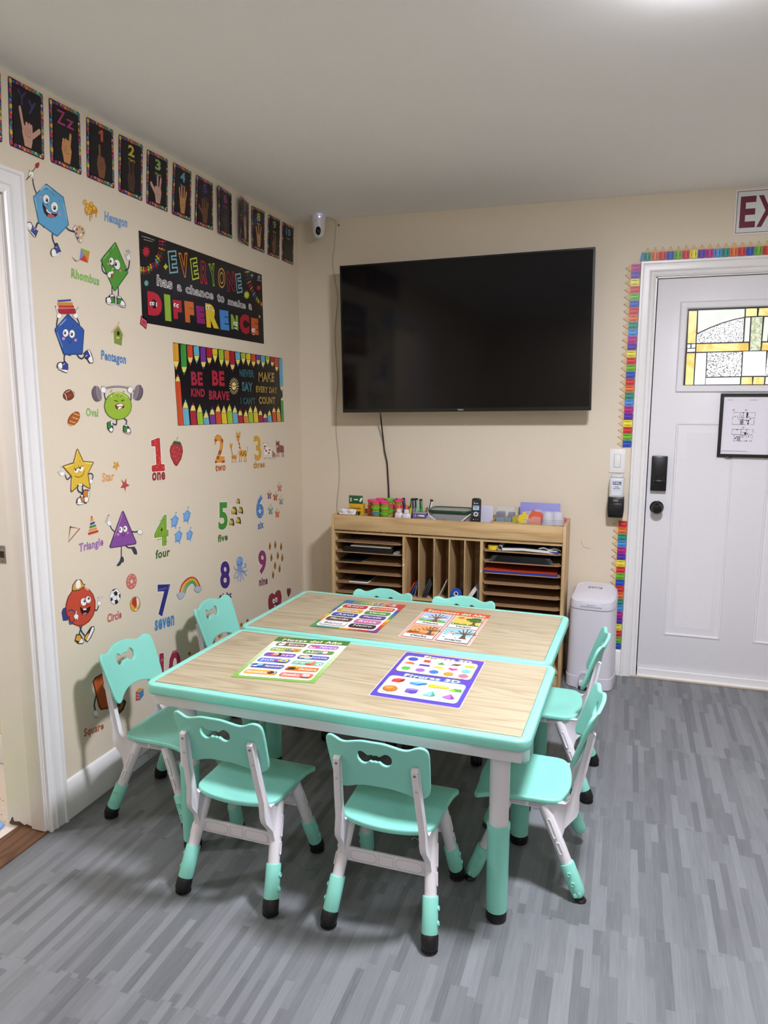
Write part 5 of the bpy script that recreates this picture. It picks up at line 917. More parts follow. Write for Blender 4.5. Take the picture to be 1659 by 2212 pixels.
# ---------------------------------------------------------------- wall stickers (measured on the left wall, tenths of a millimetre)
P,S,L,E,T=range(5)
def sticker(name,label,cat,group,oy,oz,prims):
    A=Art(); k=1e-4
    for p in prims:
        if p[0]==T:
            n=[v*k for v in p[3:]]; A.text(p[1],p[2],n[0:2],n[2:4],n[4:6]); continue
        c=p[1]; n=[v*k for v in p[2:]]
        if p[0]==P: A.poly(c,list(zip(n[0::2],n[1::2])))
        elif p[0]==E: A.ell(c,n[0],n[1],(n[2],n[3]),(n[4],n[5]),16 if abs(n[2])+abs(n[4])>.006 else 10)
        else: A.stroke(c,n[0],list(zip(n[1::2],n[2::2])),p[0]==S)
    o=A.mesh(name,lambda u,v,h:(h,u,v),None,(.0,oy*k,oz*k),lift=.0006,rough=.28 if cat=='poster' else .4); tag(o,label,cat,group)
sticker('hexagon_sticker','light blue hexagon character sticker holding a paintbrush and palette','sticker','learning stickers on the left wall',-19131,20760,[(S,'7b4a2c',26,-1199,733,-742,1243),(P,'a8322e',-772,1317,-673,1388,-587,1421,-599,1326,-658,1223,-746,1203,-785,1242),(S,'3a3d52',49,-922,804,-895,616,-788,391),(S,'2c2c34',63,-977,952,-1029,1035),(S,'2c2c34',63,-977,952,-932,1046),(S,'2c2c34',63,-977,952,-902,853),(E,'2c2c34',-977,952,128,34,-9,-94),(S,'f2f0ec',42,-977,952,-1027,1031),(S,'f2f0ec',42,-977,952,-934,1042),(S,'f2f0ec',42,-977,952,-906,858),(E,'f2f0ec',-977,952,118,31,-8,-88),(S,'7b4a2c',22,-1199,733,-991,938),(S,'3a3d52',57,401,-313,564,-408,824,-415),(S,'3a3d52',55,-588,-550,-719,-444,-865,-507,-952,-680),(S,'3a3d52',56,-201,-630,-228,-818,-148,-1009),(P,'3c6d92',-361,835,-329,838,413,613,586,-235,10,-731,-34,-739,-809,-474,-962,294),(P,'5fa3c9',-364,798,377,586,546,-230,-11,-707,-776,-449,-932,291),(S,'9cc9e2',31,-892,267,-861,77,-852,-52),(S,'9cc9e2',33,392,390,446,171,485,-75),(S,'8fc0dc',50,-621,575,-368,760,-134,695),(E,'d98aa8',-644,342,51,12,-4,-41),(E,'d98aa8',169,13,61,13,-4,-47),(E,'2c2c34',-397,352,155,52,16,-142),(E,'f2f0ec',-397,352,144,48,15,-134),(E,'1c1a20',-378,323,60,20,6,-56),(E,'f2f0ec',-393,336,19,4,-2,-18),(E,'2c2c34',-52,185,174,56,19,-163),(E,'f2f0ec',-52,185,161,52,17,-153),(E,'1c1a20',-55,157,67,22,7,-64),(E,'f2f0ec',-72,172,21,5,-2,-21),(S,'2c2c34',16,-420,647,-367,673,-323,666),(S,'2c2c34',16,170,452,208,425),(S,'2c2c34',11,-203,651,-126,607,-83,550,-15,578),(S,'2c2c34',14,-335,266,-379,211,-352,155),(P,'3a1c1c',-565,245,-523,133,-359,14,-139,-38,88,0,-32,-117,-219,-198,-410,-188,-535,-92,-588,74),(P,'b8606c',-399,-129,-271,-68,-111,-89,-48,-121,-218,-194,-379,-188),(P,'f2f0ec',-445,51,-330,-13,-203,-37,-222,-64,-367,-66,-442,-16),(S,'2c2c34',43,851,-315,879,-203),(S,'2c2c34',43,851,-315,782,-376),(E,'2c2c34',851,-315,93,19,-6,-65),(S,'f2f0ec',29,851,-315,877,-209),(S,'f2f0ec',29,851,-315,785,-373),(E,'f2f0ec',851,-315,86,17,-6,-60),(P,'c9b492',930,-216,1115,-142,1292,-178,1370,-318,1302,-464,1188,-522,1214,-637,1133,-737,991,-715,881,-557,827,-379),(E,'a8402f',939,-316,51,10,-4,-43),(E,'b05a3a',1213,-254,52,10,-4,-44),(E,'a8506a',897,-459,50,10,-4,-43),(E,'5f8a6a',1257,-365,52,10,-4,-44),(E,'3a4a9a',960,-590,51,10,-4,-44),(E,'c8903a',1080,-216,51,10,-4,-44),(E,'f2f0ec',1115,-460,48,9,-4,-44),(E,'f2f0ec',1112,-644,48,9,-4,-44),(P,'2c2c34',-1370,-624,-1278,-539,-1155,-513,-1088,-598,-946,-712,-863,-718,-1000,-955,-1075,-936,-1299,-750),(P,'f2f0ec',-1347,-630,-1265,-558,-1173,-539,-1111,-614,-1181,-781,-1281,-725),(P,'3f4f8f',-1112,-625,-1007,-702,-902,-736,-994,-887,-1126,-836,-1166,-778),(P,'f2f0ec',-1335,-660,-1296,-728,-1012,-913,-1039,-947,-1327,-734),(S,'f2f0ec',13,-1081,-684,-997,-601),(S,'f2f0ec',13,-1040,-731,-950,-658),(P,'2c2c34',-379,-1279,-311,-1175,-210,-1146,-109,-944,-27,-952,14,-1036,110,-1193,43,-1262,-97,-1344,-269,-1420,-364,-1390),(P,'f2f0ec',-346,-1273,-296,-1191,-196,-1166,-122,-1256,-163,-1344,-266,-1392,-342,-1363),(P,'3f4f8f',-179,-1156,-98,-999,-17,-1019,53,-1156,-21,-1239,-124,-1280),(P,'f2f0ec',-334,-1351,-162,-1328,66,-1200,81,-1221,-97,-1344,-268,-1415,-347,-1387),(S,'f2f0ec',14,-156,-1090,-74,-1098)])
sticker('honeycomb_sticker','dripping golden honeycomb sticker beside the word Hexagon','sticker','learning stickers on the left wall',-17356,21188,[(P,'c98f2e',-332,62,-192,190,-52,306,79,313,165,223,279,225,333,102,280,29,-31,-76,-235,-85,-322,-32),(E,'b5781e',-325,259,105,24,-8,-88),(E,'e3b34c',-325,259,82,19,-6,-71),(E,'b5781e',0,270,107,25,-8,-89),(E,'e3b34c',0,270,84,19,-6,-72),(E,'b5781e',-194,165,106,24,-8,-88),(E,'e3b34c',-194,165,83,19,-6,-71),(E,'b5781e',141,169,108,25,-8,-89),(E,'e3b34c',141,169,85,19,-6,-72),(E,'b5781e',-72,84,107,24,-8,-89),(E,'e3b34c',-72,84,84,19,-6,-72),(E,'b5781e',-262,30,105,24,-8,-88),(E,'e3b34c',-262,30,83,19,-6,-71),(E,'b5781e',-157,-31,106,24,-8,-89),(E,'e3b34c',-157,-31,83,18,-6,-71),(S,'d08a2a',35,-98,-78,-119,-313),(S,'d08a2a',35,2,-44,-11,-193),(S,'d08a2a',35,227,30,215,-107),(S,'d08a2a',34,-253,-76,-261,-162),(S,'d08a2a',34,-323,-44,-330,-117)])
sticker('word_sticker','blue word Hexagon stuck right of the honeycomb','sticker','learning stickers on the left wall',-16067,21164,[(T,'Hexagon',[(0.06,'f2f0ec'),(0.04,'2f5f96'),(0.0,'7fb0dc')],-655,-236,655,-216,-598,236)])
sticker('kite_sticker','small four-colour kite sticker above the word Rhombus','sticker','learning stickers on the left wall',-18024,19611,[(P,'8a86c0',4,248,175,53,-97,-150),(P,'8fb53a',4,248,448,222,175,53),(P,'d98a34',448,222,319,-191,175,53),(P,'c8452c',-97,-150,175,53,319,-191),(S,'4a2e2a',12,-97,-150,-247,-227,-386,-198,-448,-113),(S,'4a2e2a',12,-333,-201,-249,-247),(S,'4a2e2a',12,-399,-152,-282,-216)])
sticker('rhombus_sticker','green rhombus character sticker sipping a drink and waving','sticker','learning stickers on the left wall',-16172,19253,[(S,'3a3d52',57,-302,-388,-326,-804),(S,'3a3d52',58,55,-392,36,-812),(P,'35662a',6,1162,74,1136,699,200,677,143,-116,-601,-220,-615,-853,353,-841,405),(P,'54983a',3,1123,42,1104,655,188,-134,-573,-192,-580,-804,378),(S,'86bd6a',41,-709,439,-368,712),(S,'86bd6a',47,-149,916,-14,1068),(S,'3a3d52',56,-782,277,-800,73,-692,-36,-495,-58),(S,'3a3d52',64,499,222,702,332,803,613),(S,'2c2c34',70,-384,-67,-297,-3),(S,'2c2c34',70,-384,-67,-286,-109),(E,'2c2c34',-384,-67,159,24,-9,-104),(S,'f2f0ec',47,-384,-67,-302,-6),(S,'f2f0ec',47,-384,-67,-291,-107),(E,'f2f0ec',-384,-67,148,22,-8,-97),(S,'2c2c34',56,725,719,552,794),(S,'2c2c34',56,725,719,659,957),(S,'2c2c34',56,725,719,766,1002),(S,'2c2c34',56,725,719,854,965),(E,'2c2c34',725,719,133,22,-7,-84),(S,'f2f0ec',37,725,719,560,790),(S,'f2f0ec',37,725,719,663,945),(S,'f2f0ec',37,725,719,764,988),(S,'f2f0ec',37,725,719,848,952),(E,'f2f0ec',725,719,123,21,-7,-78),(P,'a83a3a',-339,-22,-205,37,-263,-164,-366,-192),(P,'f2f0ec',-448,26,-200,89,-207,11,-455,-52),(S,'f2f0ec',23,-293,49,-234,174,-153,160),(E,'2c2c34',-268,429,142,36,19,-136),(E,'f2f0ec',-268,429,132,33,18,-129),(E,'1c1a20',-325,427,55,14,8,-54),(E,'f2f0ec',-339,441,17,3,-2,-17),(E,'2c2c34',37,363,181,48,37,-178),(E,'f2f0ec',37,363,167,45,35,-168),(E,'1c1a20',-45,370,70,19,14,-70),(E,'f2f0ec',-63,388,22,4,-2,-23),(E,'d9808a',-480,306,61,10,-4,-46),(E,'d9808a',195,170,72,11,-4,-53),(S,'24401c',18,-244,287,-184,271,-136,356),(S,'24401c',18,-195,154,-72,147),(S,'2c2c34',16,160,688,198,648),(E,'2c2c34',-301,704,25,4,-1,-15),(P,'2c2c34',-713,-1004,-688,-899,-545,-856,-477,-771,-250,-730,-176,-824,-200,-1100,-510,-1148,-686,-1104),(P,'f2f0ec',-676,-987,-629,-905,-466,-872,-417,-1008,-463,-1078,-642,-1060),(P,'3f8a3f',-464,-859,-240,-845,-237,-1052,-414,-1073,-414,-982),(P,'f2f0ec',-683,-1073,-464,-1091,-226,-1064,-228,-1093,-508,-1135,-666,-1106),(P,'f2f0ec',-458,-781,-260,-749,-245,-807,-451,-845),(P,'2c2c34',-77,-773,141,-760,219,-829,379,-956,413,-1058,384,-1146,191,-1162,-96,-1088),(P,'3f8a3f',-53,-836,154,-850,189,-938,53,-1059,-58,-1032),(P,'f2f0ec',193,-885,335,-961,378,-1062,218,-1093,73,-1064),(P,'f2f0ec',-73,-1060,195,-1114,376,-1089,364,-1132,193,-1140,-75,-1086),(P,'f2f0ec',-61,-784,131,-779,156,-829,-53,-828)])
sticker('word_sticker','green word Rhombus stuck left of the rhombus figure','sticker','learning stickers on the left wall',-17895,18916,[(T,'Rhombus',[(0.06,'f2f0ec'),(0.04,'3f7a2a'),(0.0,'9ccf5a')],-713,-129,713,-211,-667,211)])
sticker('pentagon_sticker','dark blue pentagon character sticker carrying a stack of books overhead','sticker','learning stickers on the left wall',-18662,16840,[(P,'2f4a8a',-641,1142,-8,1244,-4,1176,-642,1070),(P,'d08a3c',-675,1055,59,1140,73,1038,-665,956),(P,'b8343c',-627,956,117,1039,125,941,-617,861),(P,'a82838',-663,845,172,943,194,770,-647,672),(L,'f2f0ec',7,-623,1135,-16,1234),(L,'e8d8c8',9,-602,882,120,961),(S,'3a3d52',54,-756,186,-764,342,-689,562),(S,'3a3d52',57,335,265,319,462,237,617),(S,'2c2c34',58,-626,624,-759,901),(S,'2c2c34',58,-626,624,-720,816),(S,'2c2c34',58,-626,624,-480,639),(E,'2c2c34',-626,624,119,12,-8,-86),(S,'f2f0ec',39,-626,624,-752,887),(S,'f2f0ec',39,-626,624,-715,807),(S,'f2f0ec',39,-626,624,-488,638),(E,'f2f0ec',-626,624,110,11,-7,-80),(S,'2c2c34',59,170,703,315,984),(S,'2c2c34',59,170,703,257,909),(S,'2c2c34',59,170,703,34,690),(E,'2c2c34',170,703,126,12,-8,-89),(S,'f2f0ec',40,170,703,308,970),(S,'f2f0ec',40,170,703,253,898),(S,'f2f0ec',40,170,703,41,691),(E,'f2f0ec',170,703,117,12,-8,-82),(S,'3a3d52',56,-222,-644,-435,-621,-520,-728,-517,-912),(S,'3a3d52',56,103,-593,197,-694,349,-734,516,-619),(P,'24406e',-228,728,-179,726,511,291,548,236,392,-566,361,-596,-525,-646,-565,-616,-887,142,-856,200),(P,'33589f',-231,695,495,271,512,230,350,-563,-510,-618,-843,145,-826,192),(P,'7fa0d4',-699,258,-613,356,-376,536,-302,566,-329,518,-557,338),(S,'7fa0d4',32,-789,71,-698,-147,-585,-378),(E,'2c2c34',-386,80,143,11,-13,-136),(E,'f2f0ec',-386,80,132,10,-12,-129),(E,'1c1a20',-419,82,55,4,-5,-54),(E,'f2f0ec',-433,96,17,1,-2,-17),(E,'2c2c34',-82,74,146,11,-13,-143),(E,'f2f0ec',-82,74,135,10,-12,-135),(E,'1c1a20',-97,66,57,4,-5,-57),(E,'f2f0ec',-111,81,17,1,-2,-17),(E,'d98ab4',-508,-111,72,5,-5,-53),(E,'d98ab4',71,-121,68,5,-5,-51),(S,'152a58',16,-306,-120,-266,-220,-184,-231,-115,-129),(S,'152a58',16,-355,-9,-300,-50),(S,'2c2c34',14,-28,373,18,331),(E,'2c2c34',-496,294,23,2,-2,-18),(P,'2c2c34',-917,-1053,-851,-925,-735,-886,-607,-892,-505,-854,-367,-952,-369,-1090,-436,-1243,-574,-1235,-824,-1152),(P,'f2f0ec',-871,-1040,-821,-947,-705,-908,-648,-986,-676,-1112,-819,-1095),(P,'34458f',-637,-939,-509,-888,-385,-975,-393,-1126,-661,-1123),(P,'f2f0ec',-875,-1074,-695,-1143,-409,-1157,-442,-1227,-571,-1212,-823,-1133),(S,'f2f0ec',16,-615,-984,-529,-935),(S,'8a5a48',11,-864,-1062,-677,-1129,-400,-1138),(P,'2c2c34',429,-540,586,-437,731,-393,843,-542,917,-731,887,-866,688,-881,592,-758,490,-715),(P,'34458f',456,-551,584,-456,685,-431,766,-606,633,-696,510,-690),(P,'f2f0ec',630,-732,783,-617,850,-746,842,-843,726,-855),(P,'f2f0ec',640,-422,729,-417,887,-745,864,-842,815,-856,836,-747),(S,'f2f0ec',17,496,-655,606,-602),(S,'8a5a48',10,764,-427,855,-614,874,-806)])
sticker('birdhouse_sticker','green birdhouse sticker with a pale roof above the word Pentagon','sticker','learning stickers on the left wall',-16270,17116,[(P,'7f943c',-245,64,43,288,285,68,162,-430,-250,-361),(L,'c9ae92',65,-373,16,69,366,87,430),(L,'d8bfa4',66,-9,384,374,-90),(E,'2c2416',7,9,80,6,-7,-86),(P,'d8b898',-111,-118,68,-125,50,-192,-124,-185),(S,'9db056',10,-227,-97,231,-101),(S,'9db056',10,-232,-247,196,-268)])
sticker('word_sticker','dark blue word Pentagon stuck below the birdhouse','sticker','learning stickers on the left wall',-16620,16187,[(T,'Pentagon',[(0.06,'f2f0ec'),(0.04,'1f4a86'),(0.0,'5c90c8')],-711,-182,711,-291,-659,291)])
sticker('football_sticker','brown football sticker left of the green oval figure','sticker','learning stickers on the left wall',-19041,14862,[(E,'3c1c14',-30,-11,253,119,136,-150),(E,'7a3a24',-30,-11,230,108,122,-135),(S,'f2f0ec',21,-227,38,-170,-55,-141,-172),(S,'f2f0ec',21,100,172,184,98,228,-20),(S,'f2f0ec',14,-175,73,47,144),(S,'a05a3a',23,-107,-90,102,3)])
sticker('bread_sticker','brown bread loaf sticker below the football','sticker','learning stickers on the left wall',-18922,14015,[(E,'7a3418',25,23,252,224,192,-104),(E,'a85a2a',25,23,231,205,166,-90),(S,'e0b060',33,25,211,157,165,310,138),(S,'e0b060',33,-38,82,94,36,246,7),(S,'e0b060',33,-184,-44,-53,-91,97,-119),(S,'e0b060',33,-309,-134,-180,-181,-30,-210)])
sticker('word_sticker','light green word Oval stuck beside the barbell','sticker','learning stickers on the left wall',-17963,14232,[(T,'Oval',[(0.06,'f2f0ec'),(0.04,'4f7a34'),(0.0,'a8cc6a')],-328,-133,329,-180,-307,181)])
sticker('oval_sticker','lime green oval character sticker lifting a grey barbell','sticker','learning stickers on the left wall',-16448,14267,[(S,'7c7278',79,-1070,675,-757,814,-90,896,598,852,925,737),(S,'9a9096',50,-795,813,-89,904,598,860),(E,'5c5055',-1273,593,189,31,71,-251),(E,'6e6268',-1196,630,212,35,81,-283),(E,'9a8e94',-1084,643,125,21,77,-269),(E,'857a80',-1069,643,96,16,66,-231),(E,'5c5055',1274,640,219,-33,-133,-272),(E,'6e6268',1191,680,243,-37,-148,-305),(E,'9a8e94',1062,693,141,-21,-140,-288),(E,'857a80',1045,693,107,-16,-120,-247),(S,'3a3d52',55,-590,313,-751,452,-793,627),(S,'3a3d52',58,602,303,729,421,755,631),(S,'2c2c34',71,-837,763,-903,874),(S,'2c2c34',71,-837,763,-789,883),(S,'2c2c34',71,-837,763,-751,664),(E,'2c2c34',-837,763,156,1,-9,-106),(S,'f2f0ec',47,-837,763,-900,869),(S,'f2f0ec',47,-837,763,-791,877),(S,'f2f0ec',47,-837,763,-756,669),(E,'f2f0ec',-837,763,144,1,-9,-98),(S,'2c2c34',75,708,775,633,879),(S,'2c2c34',75,708,775,768,886),(S,'2c2c34',75,708,775,719,657),(E,'2c2c34',708,775,173,1,-9,-112),(S,'f2f0ec',50,708,775,637,874),(S,'f2f0ec',50,708,775,765,880),(S,'f2f0ec',50,708,775,719,663),(E,'f2f0ec',708,775,160,1,-9,-104),(S,'3a3d52',56,-190,-280,-230,-511,-444,-465),(S,'3a3d52',57,193,-278,390,-388,320,-583),(E,'55741f',-51,180,806,-10,-45,-525),(E,'98b83a',-51,180,764,-9,-43,-499),(S,'c3d86a',41,-270,633,-9,675,288,604,506,500),(E,'e0eda8',-427,547,47,0,-2,-25),(S,'2c3a10',23,-273,374,-65,352),(S,'2c3a10',23,-233,386,-77,347),(S,'2c3a10',23,145,358,319,391),(S,'2c3a10',23,138,364,252,423),(S,'2c3a10',18,-149,577,-62,521),(S,'2c3a10',18,98,513,163,565),(E,'c39a6a',-361,260,71,-1,-3,-36),(E,'c39a6a',384,279,74,-1,-3,-36),(P,'2c1414',-261,195,-124,258,77,274,275,202,290,137,183,86,43,101,-63,44,-181,66),(P,'b03838',-222,182,253,189,165,112,-139,91),(P,'f2f0ec',-168,220,56,264,223,215,211,177,-152,173),(P,'f2f0ec',-121,65,-33,154,168,143,42,88,-62,49),(P,'2c2c34',-750,-416,-572,-371,-474,-361,-446,-490,-414,-670,-471,-783,-607,-777,-750,-644),(P,'3f7f42',-720,-430,-555,-397,-533,-589,-674,-647,-735,-594),(P,'f2f0ec',-676,-672,-514,-602,-443,-682,-509,-764,-605,-752),(P,'f2f0ec',-553,-379,-476,-382,-457,-528,-520,-538),(P,'2c2c34',156,-577,277,-503,417,-560,554,-671,607,-793,577,-903,348,-886,137,-798),(P,'3f7f42',186,-604,370,-624,405,-705,333,-820,172,-773),(P,'f2f0ec',385,-691,518,-696,577,-805,456,-839,354,-821),(P,'f2f0ec',163,-786,351,-847,572,-857,561,-886,349,-873),(P,'f2f0ec',192,-539,275,-521,403,-573,371,-611),(P,'8a9488',-421,797,-331,747,-394,741),(P,'8a9488',-483,746,-394,696,-457,691),(P,'8a9488',261,759,354,708,288,702)])
sticker('star_sticker','yellow star character sticker with crossed legs and orange sneakers','sticker','learning stickers on the left wall',-18928,12011,[(S,'3a3d52',52,-313,47,-488,-32,-565,116),(S,'2c2c34',54,-709,185,-724,401),(S,'2c2c34',54,-709,185,-895,246),(S,'2c2c34',54,-709,185,-830,154),(E,'2c2c34',-709,185,109,-11,-8,-81),(S,'f2f0ec',36,-709,185,-723,390),(S,'f2f0ec',36,-709,185,-886,243),(S,'f2f0ec',36,-709,185,-824,155),(E,'f2f0ec',-709,185,101,-10,-7,-75),(S,'3a3d52',49,542,50,739,48,820,-46,764,-154),(S,'2c2c34',57,665,-223,717,-308),(S,'2c2c34',57,665,-223,625,-305),(E,'2c2c34',665,-223,121,-13,-8,-86),(S,'f2f0ec',38,665,-223,714,-304),(S,'f2f0ec',38,665,-223,627,-301),(E,'f2f0ec',665,-223,112,-12,-7,-79),(P,'6b5420',59,967,99,993,140,962,369,535,875,460,895,424,576,69,650,-471,607,-500,158,-268,-302,-502,-362,-484,-374,-449,-298,46,-672,418,-647,458,-145,534),(P,'dcb840',96,958,334,512,849,432,533,62,604,-466,161,-235,-320,-460,-253,63,-626,428,-117,499),(P,'f0d878',81,933,109,898,-70,506,-111,498),(P,'f0d878',-597,422,-136,468,-74,462,-512,371),(P,'f0d878',403,488,839,424,802,382,463,438),(S,'f0d878',26,-269,-45,-313,-391),(P,'f2f0ec',-129,274,115,302,99,227,22,146,-86,160),(P,'f2f0ec',100,310,359,358,344,259,262,171,153,199),(E,'3a2010',-56,252,40,-4,-3,-37),(E,'3a2010',168,298,44,-4,-4,-40),(S,'4a3410',20,-147,283,359,358),(S,'4a3410',11,-122,280,-97,388),(S,'4a3410',11,69,318,93,408),(S,'4a3410',20,-118,49,8,-3,167,-2,300,63,393,199),(S,'4a3410',13,22,150,49,165,73,185),(E,'4a3410',178,542,25,-2,-1,-11),(E,'4a3410',-92,473,22,-2,-1,-11),(S,'f2f0ec',66,78,-281,204,-296),(S,'3a3d52',48,-18,-293,-3,-472,147,-568,308,-566),(S,'3a3d52',49,244,-278,224,-499),(P,'2c2c34',251,-480,445,-485,587,-543,575,-678,470,-937,367,-991,240,-962,239,-793,106,-664),(P,'c9803a',281,-506,473,-530,480,-643,420,-760,291,-755,237,-636),(P,'f2f0ec',257,-773,420,-760,463,-823,389,-926,275,-933),(P,'f2f0ec',505,-545,569,-564,552,-675,437,-933,375,-970,447,-821),(P,'2c2c34',-132,-856,-91,-750,39,-711,124,-644,262,-717,293,-913,239,-973,13,-992,-124,-935),(P,'c9803a',100,-730,169,-683,257,-773,245,-907,131,-925),(P,'f2f0ec',-84,-840,-46,-767,68,-737,116,-912,-42,-901),(P,'f2f0ec',-104,-893,242,-940,207,-969,15,-976,-101,-931),(P,'f2f0ec',107,-653,203,-654,214,-711,118,-710)])
sticker('gold_star_sticker','small gold faceted star sticker above the word Star','sticker','learning stickers on the left wall',-16814,12198,[(P,'c8903a',134,194,136,86,219,-21,88,-40,6,-194,-48,-63,-219,-36,-107,53,-149,193,1,134),(P,'e8bc68',134,194,-8,28,1,134),(P,'e8bc68',-149,193,-8,28,-107,53),(P,'e8bc68',219,-21,-8,28,88,-40),(P,'e8bc68',6,-194,-8,28,-48,-63)])
sticker('starfish_sticker','red starfish sticker right of the word Star','sticker','learning stickers on the left wall',-16349,11431,[(P,'b8484a',114,270,85,67,290,-42,46,-87,4,-270,-57,-99,-290,-72,-112,52,-214,251,-33,104)])
sticker('word_sticker','orange word Star stuck below the small gold star','sticker','learning stickers on the left wall',-17302,11847,[(T,'Star',[(0.06,'f2f0ec'),(0.04,'b8702f'),(0.0,'eab070')],-348,-184,349,-178,-315,184)])
sticker('set_square_sticker','brown open triangle sticker left of the stacking rings','sticker','learning stickers on the left wall',-19254,10065,[(L,'96643c',57,-157,251,301,115,-301,-251,-157,251),(L,'b08055',13,-133,241,279,121)])
sticker('stacking_ring_sticker','rainbow stacking ring toy sticker above the word Triangle','sticker','learning stickers on the left wall',-18278,10208,[(L,'c8442c',95,-235,-291,236,-281),(L,'dc9a4c',86,-191,-172,178,-166),(L,'4a8a42',82,-148,-65,137,-55),(L,'3a3f8a',77,-106,43,80,66),(L,'dc9a4c',100,-70,182,7,186),(L,'c8502f',82,-42,274,-27,291)])
sticker('word_sticker','purple word Triangle stuck below the stacking rings','sticker','learning stickers on the left wall',-18438,9451,[(T,'Triangle',[(0.06,'f2f0ec'),(0.04,'6a3f78'),(0.0,'b078bc')],-655,-211,656,-208,-616,212)])
sticker('triangle_sticker','purple triangle character sticker waving with one leg kicked back','sticker','learning stickers on the left wall',-16506,9431,[(S,'3a3d52',48,-584,306,-736,428,-830,588),(S,'2c2c34',60,-876,679,-1062,780),(S,'2c2c34',60,-876,679,-1001,866),(S,'2c2c34',60,-876,679,-922,972),(S,'2c2c34',60,-876,679,-850,972),(E,'2c2c34',-876,679,130,-21,-8,-89),(S,'f2f0ec',40,-876,679,-1052,775),(S,'f2f0ec',40,-876,679,-995,856),(S,'f2f0ec',40,-876,679,-919,957),(S,'f2f0ec',40,-876,679,-852,958),(E,'f2f0ec',-876,679,120,-20,-7,-83),(S,'3a3d52',54,382,161,573,98,770,81),(S,'2c2c34',68,907,45,1063,-21),(S,'2c2c34',68,907,45,979,-57),(S,'2c2c34',68,907,45,932,104),(E,'2c2c34',907,45,155,-27,-8,-101),(S,'f2f0ec',45,907,45,1056,-18),(S,'f2f0ec',45,907,45,976,-52),(S,'f2f0ec',45,907,45,931,101),(E,'f2f0ec',907,45,144,-25,-8,-94),(S,'3a3d52',44,-265,-289,-304,-749),(S,'3a3d52',54,-40,-295,139,-442,368,-487),(P,'4a2c58',-117,1018,-60,1032,-6,1002,657,-315,644,-376,591,-399,-868,-268,-936,-219,-939,-171),(P,'854f9a',-105,992,-59,1002,610,-317,566,-364,-870,-239,-902,-199),(S,'c9a4d4',24,-125,922,-342,555,-634,146),(E,'d97aae',-419,180,80,-14,-4,-48),(E,'d97aae',149,138,76,-13,-4,-44),(E,'2c2c34',-258,332,127,-22,-11,-128),(E,'f2f0ec',-258,332,118,-20,-10,-120),(E,'1c1a20',-304,359,49,-8,-4,-50),(E,'f2f0ec',-316,376,15,-3,-1,-16),(E,'2c2c34',12,320,138,-24,-11,-129),(E,'f2f0ec',12,320,128,-22,-10,-121),(E,'1c1a20',-32,342,53,-9,-4,-51),(E,'f2f0ec',-46,359,16,-3,-1,-16),(S,'3a1c48',19,-190,163,-154,59,-83,95,-71,142),(S,'3a1c48',17,-304,573,-258,595),(S,'3a1c48',17,77,548,130,551),(P,'3a3d52',-320,-708,-209,-731,-164,-865,-202,-956,-282,-926,-422,-1031,-587,-1019,-582,-959,-406,-850),(P,'3a3d52',311,-463,506,-468,631,-640,660,-772,624,-821,482,-761,379,-589)])
